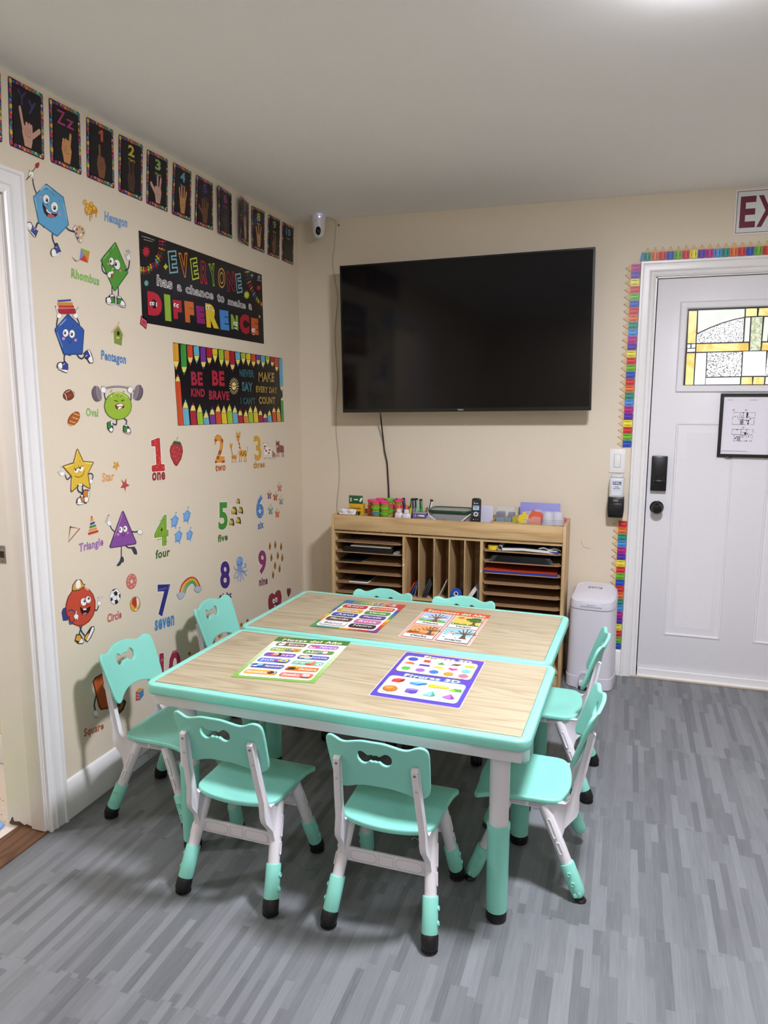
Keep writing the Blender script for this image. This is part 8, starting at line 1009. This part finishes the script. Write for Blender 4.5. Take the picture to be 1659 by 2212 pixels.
sticker('pencil_poster','black poster bordered with printed pencils reading BE KIND BE BRAVE','poster',None,-7531,15216,[(P,'1c181c',-5205,1819,5067,1655,5206,-1818,-5090,-1654),(P,'dca036',-5234,1780,-4824,1806,-4819,1073,-5230,1055),(L,'2c2422',9,-5093,1777,-5086,1080),(P,'e8d878',-5230,1055,-5163,1027,-5093,1061,-5028,1033,-4958,1067,-4892,1039,-4819,1073,-4957,824,-5130,818),(P,'dca036',-5132,842,-5044,827,-4951,849,-5054,687),(P,'3f9a40',-4659,1769,-4243,1796,-4239,861,-4657,846),(L,'2c2422',9,-4515,1766,-4510,870),(P,'e8d878',-4657,846,-4589,816,-4518,851,-4452,821,-4380,856,-4313,826,-4239,861,-4379,612,-4555,607),(P,'3f9a40',-4557,632,-4467,616,-4373,638,-4477,477),(P,'d0502f',-4162,1763,-3743,1789,-3730,1284,-4151,1263),(L,'2c2422',10,-4018,1759,-4003,1290),(P,'e8d878',-4151,1263,-4082,1235,-4011,1270,-3944,1241,-3872,1277,-3804,1248,-3730,1284,-3870,1035,-4047,1028),(P,'d0502f',-4049,1053,-3958,1038,-3864,1061,-3968,900),(P,'6ab4cc',-3651,1755,-3228,1781,-3212,1383,-3637,1362),(L,'2c2422',10,-3505,1751,-3488,1389),(P,'e8d878',-3637,1362,-3568,1333,-3496,1369,-3428,1340,-3356,1376,-3287,1347,-3212,1383,-3353,1135,-3532,1127),(P,'6ab4cc',-3534,1153,-3442,1138,-3347,1162,-3452,1002),(P,'7a3a98',-3120,1745,-2692,1771,-2678,1135,-3107,1117),(L,'2c2422',10,-2972,1741,-2957,1143),(P,'e8d878',-3107,1117,-3037,1087,-2964,1123,-2896,1093,-2823,1129,-2754,1099,-2678,1135,-2820,889,-3000,882),(P,'7a3a98',-3003,909,-2910,892,-2814,916,-2919,757),(P,'b0243a',-2609,1738,-2179,1764,-2161,1336,-2592,1315),(L,'2c2422',10,-2461,1733,-2441,1343),(P,'e8d878',-2592,1315,-2522,1285,-2449,1322,-2380,1292,-2307,1329,-2237,1298,-2161,1336,-2303,1090,-2485,1082),(P,'b0243a',-2487,1109,-2394,1093,-2297,1117,-2403,959),(P,'e4c838',-2113,1731,-1680,1756,-1660,1489,-2093,1467),(L,'2c2422',10,-1963,1726,-1941,1495),(P,'e8d878',-2093,1467,-2023,1436,-1949,1474,-1880,1443,-1806,1481,-1736,1451,-1660,1489,-1802,1244,-1985,1236),(P,'e4c838',-1987,1263,-1893,1247,-1796,1272,-1902,1115),(P,'a4c43a',-1553,1721,-1117,1746,-1097,1325,-1534,1305),(L,'2c2422',10,-1403,1716,-1381,1333),(P,'e8d878',-1534,1305,-1463,1274,-1389,1312,-1319,1280,-1245,1318,-1174,1287,-1097,1325,-1240,1082,-1424,1074),(P,'a4c43a',-1427,1102,-1332,1085,-1234,1110,-1340,954),(P,'dc8a3a',-1037,1712,-599,1737,-577,1305,-1017,1286),(L,'2c2422',11,-886,1707,-863,1314),(P,'e8d878',-1017,1286,-945,1254,-871,1292,-801,1260,-726,1299,-655,1267,-577,1305,-721,1063,-906,1056),(P,'dc8a3a',-908,1084,-813,1067,-715,1092,-821,938),(P,'b0243a',-537,1703,-98,1728,-76,1115,-517,1098),(L,'2c2422',11,-386,1698,-362,1125),(P,'e8d878',-517,1098,-445,1065,-370,1104,-300,1071,-225,1109,-153,1076,-76,1115,-219,875,-405,869),(P,'b0243a',-407,898,-312,880,-213,904,-320,752),(P,'6ab4cc',-4,1696,438,1720,461,1382,19,1362),(L,'2c2422',11,149,1690,174,1391),(P,'e8d878',19,1362,91,1329,166,1369,236,1336,312,1375,383,1342,461,1382,318,1144,132,1136),(P,'6ab4cc',129,1165,225,1147,324,1173,217,1022),(P,'a4c43a',542,1687,985,1711,1009,1479,565,1458),(L,'2c2422',11,695,1681,721,1488),(P,'e8d878',565,1458,638,1425,713,1465,784,1432,859,1472,931,1439,1009,1479,866,1243,679,1235),(P,'a4c43a',677,1264,773,1246,872,1272,765,1123),(P,'e4c838',1064,1679,1508,1702,1532,1432,1088,1412),(L,'2c2422',11,1217,1672,1243,1441),(P,'e8d878',1088,1412,1160,1378,1235,1419,1307,1385,1382,1425,1454,1391,1532,1432,1389,1197,1202,1190),(P,'e4c838',1200,1220,1296,1201,1395,1227,1289,1080),(P,'cc5a30',1591,1670,2034,1693,2060,1360,1615,1341),(L,'2c2422',11,1744,1663,1771,1370),(P,'e8d878',1615,1341,1688,1307,1763,1348,1834,1313,1910,1354,1982,1319,2060,1360,1917,1128,1730,1121),(P,'cc5a30',1728,1151,1824,1132,1924,1159,1817,1013),(P,'7a3a98',2110,1662,2553,1685,2578,1451,2134,1430),(L,'2c2422',11,2263,1655,2290,1460),(P,'e8d878',2134,1430,2207,1396,2282,1437,2353,1402,2428,1444,2500,1409,2578,1451,2436,1220,2249,1213),(P,'7a3a98',2247,1243,2343,1224,2442,1251,2337,1107),(P,'6ab4cc',2639,1653,3082,1675,3109,1372,2665,1353),(L,'2c2422',12,2792,1646,2821,1383),(P,'e8d878',2665,1353,2738,1318,2813,1360,2884,1324,2959,1366,3031,1330,3109,1372,2967,1145,2781,1138),(P,'6ab4cc',2778,1168,2874,1149,2973,1176,2868,1034),(P,'a4c43a',3174,1645,3616,1667,3640,1543,3198,1522),(L,'2c2422',12,3327,1637,3353,1553),(P,'e8d878',3198,1522,3271,1487,3345,1529,3416,1493,3491,1536,3563,1500,3640,1543,3500,1317,3314,1310),(P,'a4c43a',3311,1341,3407,1321,3506,1349,3401,1209),(P,'b0243a',3712,1636,4152,1657,4179,1415,3738,1396),(L,'2c2422',12,3864,1628,3892,1426),(P,'e8d878',3738,1396,3810,1360,3885,1402,3955,1366,4030,1409,4101,1372,4179,1415,4039,1193,3854,1186),(P,'b0243a',3851,1217,3947,1197,4045,1225,3941,1087),(P,'d0502f',4212,1627,4649,1648,4681,1185,4242,1169),(L,'2c2422',12,4363,1618,4396,1199),(P,'e8d878',4242,1169,4314,1132,4388,1174,4458,1137,4533,1180,4604,1142,4681,1185,4542,966,4358,960),(P,'d0502f',4355,992,4450,971,4548,999,4445,864),(P,'6ab4cc',4743,1614,5178,1635,5234,142,4795,136),(L,'2c2422',12,4894,1605,4949,163),(P,'e8d878',4795,136,4867,96,4941,138,5011,98,5086,140,5156,100,5234,142,5095,-73,4911,-74),(P,'6ab4cc',4909,-42,5004,-65,5101,-40,4999,-171),(P,'6ab4cc',-4665,-1639,-4222,-1655,-4272,-935,-4712,-928),(L,'2c2422',10,-4510,-1631,-4561,-950),(P,'e8d878',-4712,-928,-4636,-897,-4566,-931,-4491,-899,-4421,-933,-4345,-902,-4272,-935,-4382,-675,-4567,-674),(P,'6ab4cc',-4573,-700,-4475,-681,-4380,-701,-4464,-533),(P,'b0243a',-4086,-1648,-3638,-1664,-3688,-1061,-4134,-1053),(L,'2c2422',10,-3930,-1640,-3981,-1076),(P,'e8d878',-4134,-1053,-4057,-1022,-3986,-1056,-3910,-1024,-3839,-1059,-3763,-1027,-3688,-1061,-3800,-802,-3988,-800),(P,'b0243a',-3994,-826,-3895,-807,-3798,-828,-3884,-660),(P,'a4c43a',-3557,-1656,-3104,-1672,-3155,-1140,-3605,-1131),(L,'2c2422',10,-3399,-1648,-3451,-1154),(P,'e8d878',-3605,-1131,-3527,-1099,-3456,-1134,-3379,-1102,-3307,-1137,-3230,-1105,-3155,-1140,-3269,-881,-3458,-879),(P,'a4c43a',-3464,-905,-3364,-886,-3266,-908,-3354,-741),(P,'6ab4cc',-3047,-1663,-2592,-1679,-2637,-1405,-3091,-1393),(L,'2c2422',10,-2888,-1655,-2935,-1417),(P,'e8d878',-3091,-1393,-3012,-1361,-2940,-1397,-2863,-1365,-2791,-1401,-2713,-1369,-2637,-1405,-2753,-1146,-2943,-1142),(P,'6ab4cc',-2950,-1169,-2849,-1151,-2750,-1173,-2839,-1007),(P,'7a3a98',-2503,-1672,-2044,-1688,-2095,-1266,-2552,-1255),(L,'2c2422',10,-2343,-1663,-2395,-1279),(P,'e8d878',-2552,-1255,-2473,-1222,-2400,-1258,-2323,-1226,-2250,-1262,-2171,-1229,-2095,-1266,-2212,-1009,-2404,-1005),(P,'7a3a98',-2410,-1033,-2308,-1014,-2209,-1036,-2299,-871),(P,'d0502f',-1978,-1680,-1516,-1696,-1573,-1146,-2032,-1136),(L,'2c2422',11,-1817,-1671,-1874,-1161),(P,'e8d878',-2032,-1136,-1953,-1103,-1880,-1140,-1802,-1106,-1728,-1143,-1650,-1109,-1573,-1146,-1691,-891,-1884,-888),(P,'d0502f',-1890,-916,-1788,-897,-1688,-919,-1779,-756),(P,'e4c838',-1456,-1688,-993,-1704,-1049,-1218,-1510,-1208),(L,'2c2422',11,-1294,-1679,-1351,-1233),(P,'e8d878',-1510,-1208,-1430,-1175,-1357,-1212,-1279,-1178,-1205,-1215,-1126,-1181,-1049,-1218,-1168,-965,-1361,-962),(P,'e4c838',-1368,-990,-1265,-971,-1165,-993,-1256,-832),(P,'a4c43a',-926,-1696,-461,-1712,-522,-1148,-985,-1139),(L,'2c2422',11,-764,-1687,-825,-1164),(P,'e8d878',-985,-1139,-905,-1105,-831,-1142,-753,-1108,-678,-1145,-599,-1110,-522,-1148,-642,-897,-836,-895),(P,'a4c43a',-842,-923,-740,-903,-639,-926,-731,-766),(P,'6ab4cc',-411,-1704,55,-1720,-4,-1222,-468,-1212),(L,'2c2422',11,-248,-1695,-308,-1237),(P,'e8d878',-468,-1212,-388,-1178,-314,-1215,-235,-1181,-161,-1219,-82,-1184,-4,-1222,-125,-973,-320,-970),(P,'6ab4cc',-326,-999,-223,-979,-122,-1002,-215,-844),(P,'b0243a',97,-1711,564,-1727,508,-1368,44,-1357),(L,'2c2422',11,260,-1702,204,-1383),(P,'e8d878',44,-1357,124,-1322,198,-1361,277,-1325,352,-1364,431,-1329,508,-1368,387,-1121,192,-1117),(P,'b0243a',186,-1146,289,-1126,390,-1150,297,-993),(P,'dc8a3a',666,-1720,1134,-1736,1080,-1433,614,-1421),(L,'2c2422',11,829,-1711,775,-1447),(P,'e8d878',614,-1421,695,-1385,769,-1425,848,-1389,923,-1429,1002,-1393,1080,-1433,958,-1187,762,-1183),(P,'dc8a3a',756,-1213,859,-1193,961,-1217,867,-1062),(P,'a4c43a',1167,-1728,1633,-1744,1570,-1252,1105,-1243),(L,'2c2422',11,1330,-1718,1265,-1269),(P,'e8d878',1105,-1243,1186,-1206,1260,-1246,1338,-1210,1413,-1249,1492,-1213,1570,-1252,1448,-1010,1253,-1007),(P,'a4c43a',1246,-1037,1349,-1016,1450,-1041,1357,-888),(P,'e4c838',1710,-1737,2176,-1752,2110,-1246,1646,-1236),(L,'2c2422',12,1873,-1727,1806,-1263),(P,'e8d878',1646,-1236,1727,-1200,1801,-1240,1879,-1203,1954,-1243,2033,-1206,2110,-1246,1988,-1007,1793,-1004),(P,'e4c838',1787,-1034,1890,-1013,1991,-1037,1897,-887),(P,'b0243a',2234,-1744,2699,-1760,2640,-1404,2177,-1392),(L,'2c2422',12,2396,-1734,2337,-1420),(P,'e8d878',2177,-1392,2257,-1355,2331,-1396,2409,-1359,2484,-1400,2563,-1363,2640,-1404,2517,-1166,2323,-1163),(P,'b0243a',2317,-1194,2420,-1172,2520,-1197,2426,-1049),(P,'7a3a98',2763,-1752,3227,-1767,3176,-1565,2714,-1552),(L,'2c2422',12,2925,-1742,2873,-1581),(P,'e8d878',2714,-1552,2794,-1515,2867,-1557,2945,-1519,3020,-1561,3098,-1523,3176,-1565,3053,-1330,2859,-1326),(P,'7a3a98',2853,-1357,2955,-1336,3056,-1362,2962,-1215),(P,'6ab4cc',3267,-1760,3728,-1775,3669,-1448,3210,-1437),(L,'2c2422',12,3428,-1749,3368,-1464),(P,'e8d878',3210,-1437,3290,-1399,3363,-1440,3440,-1402,3514,-1444,3592,-1406,3669,-1448,3547,-1217,3354,-1213),(P,'6ab4cc',3348,-1245,3450,-1223,3549,-1249,3456,-1105),(P,'d0502f',3824,-1769,4282,-1784,4212,-1288,3756,-1279),(L,'2c2422',12,3984,-1758,3913,-1306),(P,'e8d878',3756,-1279,3835,-1240,3908,-1282,3985,-1243,4058,-1285,4136,-1246,4212,-1288,4090,-1061,3899,-1058),(P,'d0502f',3892,-1090,3994,-1067,4093,-1093,3999,-953),(P,'dca036',4365,-1777,4820,-1792,4750,-1317,4297,-1308),(L,'2c2422',12,4524,-1766,4453,-1336),(P,'e8d878',4297,-1308,4375,-1269,4448,-1311,4524,-1272,4597,-1314,4674,-1275,4750,-1317,4628,-1093,4438,-1090),(P,'dca036',4432,-1123,4533,-1100,4631,-1126,4538,-988),(P,'d0502f',-5083,-1638,-4708,-1652,-4822,198,-5191,192),(L,'2c2422',10,-4952,-1630,-5064,175),(P,'e8d878',-5191,192,-5126,224,-5068,194,-5005,226,-4947,196,-4883,229,-4822,198,-4913,418,-5068,414),(P,'d0502f',-5074,389,-4991,410,-4912,393,-4982,533),(P,'3f9a40',4873,-1807,5216,-1818,5165,-659,4825,-657),(L,'2c2422',12,4993,-1794,4942,-683),(P,'e8d878',4825,-657,4884,-617,4938,-658,4996,-617,5050,-659,5109,-618,5165,-659,5074,-486,4931,-485),(P,'3f9a40',4926,-518,5002,-494,5076,-519,5006,-417),(T,'BE',[(0.045,'b8344a'),(0.012,'3a2c2c'),(-0.012,'b8344a')],-3970,58,-3037,54,-3985,664),(T,'KIND',[(0.045,'b8344a'),(0.012,'3a2c2c'),(-0.012,'b8344a')],-4046,-424,-2927,-448,-4020,-66),(T,'BE',[(0.045,'c82c44'),(0.012,'3a2c2c'),(-0.012,'c82c44')],-2248,74,-1143,61,-2254,761),(T,'BRAVE',[(0.045,'b8344a'),(0.012,'3a2c2c'),(-0.012,'b8344a')],-2571,-561,-742,-605,-2562,-143),(T,'NEVER',[(0.045,'3f7078'),(0.012,'2a3a3c'),(-0.012,'3f7078')],329,535,1806,533,321,899),(T,'SAY',[(0.045,'4a848a'),(0.012,'2a3a3c'),(-0.012,'4a848a')],514,-158,1629,-189,511,301),(T,"I CAN'T",[(0.045, '3f686e'), (0.012, '2a3a3c'), (-0.012, '3f686e')],346,-802,1875,-833,345,-453),(T,'MAKE',[(0.045,'b89a4a'),(0.012,'3a2c2c'),(-0.012,'b89a4a')],2286,341,4083,346,2313,832),(T,'EVERY DAY',[(0.045, 'b89a4a'), (0.012, '3a2c2c'), (-0.012, 'b89a4a')],1976,-214,4417,-267,1978,118),(T,'COUNT',[(0.045,'b89a4a'),(0.012,'3a2c2c'),(-0.012,'b89a4a')],2272,-814,4159,-841,2260,-428),(S,'e8dca0',36,41,75,175,77),(S,'e8dca0',36,17,-14,139,-58),(S,'e8dca0',36,-42,-93,55,-177),(S,'e8dca0',36,-128,-152,-69,-265),(S,'e8dca0',36,-230,-184,-215,-312),(S,'e8dca0',36,-336,-184,-367,-312),(S,'e8dca0',36,-434,-154,-506,-267),(S,'e8dca0',36,-511,-97,-615,-181),(S,'e8dca0',36,-558,-20,-682,-65),(S,'e8dca0',36,-571,68,-700,66),(S,'e8dca0',36,-547,156,-666,198),(S,'e8dca0',36,-490,234,-584,315),(S,'e8dca0',36,-406,293,-464,404),(S,'e8dca0',36,-305,326,-320,453),(S,'e8dca0',36,-199,328,-168,456),(S,'e8dca0',36,-100,299,-27,413),(S,'e8dca0',36,-21,242,86,328),(S,'e8dca0',36,28,164,156,211),(E,'e0c868',-267,79,235,3,-13,-202),(E,'c89a3a',-267,79,198,2,-11,-177),(E,'f2f0ec',-327,161,58,1,-3,-47),(E,'f2f0ec',-203,170,59,1,-3,-47),(P,'f2f0ec',-414,52,-273,-19,-122,55,-166,-54,-349,-73)])
# ---------------------------------------------------------------- sign language cards
TRI=['b8443c','e0a83c','3f8f5a','2f6f9a','8a3a8a','c84a78','d8c84a','3a3a80','d8703a','4aa0a0']
def fhand(A,skin,fing,cx=.5,cy=.30,s=1,thumb=None,flip=1):
    ln='%02x%02x%02x'%tuple(int(int(skin[k:k+2],16)*.6) for k in (0,2,4))
    A.poly(skin,[(cx-.10*s,.085),(cx+.10*s,.085),(cx+.13*s,.16),(cx+.17*s,cy),(cx+.13*s,cy+.09),(cx-.15*s,cy+.09),(cx-.17*s,cy-.02),(cx-.12*s,.16)])
    for x,l,an in fing:
        x0=cx+x*s; A.stroke(skin,.075*s,[(x0,cy+.04),(x0+math.sin(an)*l*1.42*s,cy+.06+math.cos(an)*l)],False); 
        if l<.09: A.stroke(ln,.008,[(x0-.03*s,cy-.02),(x0-.03*s,cy+.06)],False)
    if thumb: A.stroke(skin,.085*s,[(cx+thumb[0]*.4*s,cy-.03),(cx+thumb[0]*s,cy+thumb[1])],False)
    A.stroke(ln,.008,[(cx-.08*s,cy-.02),(cx,cy-.06),(cx+.09*s,cy-.05)])
SK=['c89a88','c8925f','7a5236','4a332c','c89e90','c08a58','6a4630','3f2c2a','b89080','c0905c','6f4a38','33262a']
HANDS=[([(-.13,.26,-.25),(-.03,.06,0),(.05,.06,0),(.11,.05,0)],(.36,.10)),([(.09,.20,.2),(-.10,.07,0),(-.02,.08,0),(.04,.07,0)],None),([(-.06,.25,0),(.02,.06,0),(.09,.05,0),(-.1,.05,0)],None),([(-.06,.24,-.12),(.04,.24,.12),(.1,.05,0)],None),([(-.02,.22,.0),(.08,.20,.2)],(-.34,.10)),([(-.13,.19,-.25),(-.05,.23,-.05),(.05,.22,.1),(.13,.17,.3)],None),([(-.12,.19,-.25),(-.04,.22,-.06),(.05,.21,.12),(.12,.16,.3)],(-.36,.10)),([(-.09,.20,-.15),(0,.22,0),(.09,.20,.15)],None),([(-.13,.17,-.3),(-.03,.22,-.1),(.06,.22,.08)],None),([(-.13,.18,-.35),(-.02,.24,0),(.1,.21,.25)],None),([(-.06,.20,-.05),(.05,.18,.05),(.1,.14,.15)],None),([(-.03,.16,0),(.05,.08,0)],None)]
CC=['3a3468','a83a68','b8503c','c8b03a','8fae6a','5f9aa8','4a3a78','8a3a68','8a4a4a','b8a83a','7f9a6a','5f8a9a']
CARDS=[('Yy', '', [(-20782, 24348), (-19363, 24321), (-19494, 22302), (-20916, 22336)]), ('Zz', '', [(-19116, 24324), (-17676, 24336), (-17767, 22307), (-19221, 22336)]), ('1', 'one', [(-17363, 24325), (-15938, 24341), (-16035, 22296), (-17510, 22319)]), ('2', 'TWO', [(-15633, 24307), (-14192, 24346), (-14393, 22247), (-15823, 22266)]), ('3', 'three', [(-13939, 24286), (-12546, 24295), (-12719, 22220), (-14155, 22236)]), ('4', 'four', [(-12194, 24289), (-10836, 24293), (-11001, 22211), (-12451, 22220)]), ('5', 'five', [(-10510, 24257), (-9090, 24251), (-9201, 22213), (-10753, 22180)]), ('6', 'six', [(-8701, 24242), (-7435, 24225), (-7487, 22180), (-8926, 22168)]), ('7', 'seven', [(-6768, 24205), (-5751, 24190), (-5870, 22131), (-7104, 22184)]), ('8', 'eight', [(-5517, 24136), (-4062, 24166), (-4172, 22102), (-5601, 22108)]), ('9', 'nine', [(-3669, 24140), (-2255, 24158), (-2441, 22082), (-3889, 22101)]), ('10', 'ten', [(-2037, 24117), (-546, 24121), (-702, 22057), (-2171, 22085)])]
WORDS=['letters Yy','letters Zz','number 1','number 2','number 3','number 4','number 5','number 6','number 7, curling','number 8','number 9','number 10']
def card(i,big,small,q,lab):
    A=Art(); A.rect('2a2050',0,0,1,1,.045)
    n=13
    for k in range(n):
        for s_ in (0,1):
            y=.02+.96*k/n; h_=.96/n; x0,x1=(.012,.088) if s_==0 else (.912,.988)
            A.poly(TRI[(k*3+s_*4)%10],[(x0,y+.004),(x1,y+.004),(x0 if k%2 else x1,y+h_-.004)]); A.poly(TRI[(k*3+5+s_)%10],[(x1 if k%2 else x0,y+.010),(x0,y+h_-.002),(x1,y+h_-.002)] if k%2==0 else [(x1,y+.012),(x1,y+h_-.002),(x0+.01,y+h_-.002)])
    for k in range(9):
        x=.09+.82*k/9; w_=.82/9
        for y0,y1,s_ in ((.010,.062,0),(.938,.990,3)):
            A.poly(TRI[(k*7+s_)%10],[(x+.004,y0),(x+w_-.004,y0),(x+w_/2,y1)]); A.poly(TRI[(k*7+4+s_)%10],[(x+w_/2+.006,y1),(x+w_,y0+.006),(x+w_*1.4,y1)])
    A.rect('17131a',.095,.066,.905,.934)
    if big:
        c=CC[i]
        if small=='': A.text(big[0],[(.01,c)],(.22,.66),(.48,.66),(.22,.88)); A.text(big[1],[(.01,c)],(.52,.60 if big[0]=='Y' else .66),(.76,.60 if big[0]=='Y' else .66),(.52,.80))
        else:
            if big=='1': A.poly(c,[(.42,.84),(.52,.895),(.58,.895),(.58,.70),(.49,.70),(.49,.83),(.43,.80)])
            else: A.text(big,[(.035,c)],(.36 if len(big)<2 else .30,.70),(.62 if len(big)<2 else .68,.70),(.36 if len(big)<2 else .30,.895)); A.text(small,[(.02,c)],(.36,.60),(.64,.60),(.36,.655))
        f,th=HANDS[i]; fhand(A,SK[i],f,thumb=th,s=.95)
    bl,br,tr,tl=[Vector((a/1e4,b_/1e4)) for a,b_ in (q[3],q[2],q[1],q[0])]
    lift=.024 if i==8 else (.008 if i==7 else 0)
    if i in (7,8): # loose cards keep their full width, the left edge standing off the wall
        wd=.142; bl=br+(bl-br).normalized()*math.sqrt(wd*wd-lift*lift)*(1 if i==7 else .93); tl=tr+(tl-tr).normalized()*math.sqrt(wd*wd-lift*lift)*(1 if i==7 else .93)
    def fr(u,v,h):
        p=bl*(1-u)*(1-v)+br*u*(1-v)+tr*u*v+tl*(1-u)*v; return (h+lift*(1-u)+(.003*(1-u) if 4<i<10 else 0),p.x-bl.x,p.y-bl.y)
    o=A.mesh('sign_card',fr,None,(0,bl.x,bl.y),lift=.0012,rough=.22); tag(o,lab,'card','sign language cards along the top of the left wall')
for i,(a,b_,q) in enumerate(CARDS): card(i,a,b_,q,f'black sign language card with {WORDS[i]} in the row under the ceiling')
q=[(x-1700,y+10) for x,y in CARDS[0][2]]
card(0,'','',q,'sign language card cut off by the left edge of the picture, before the letters Yy')
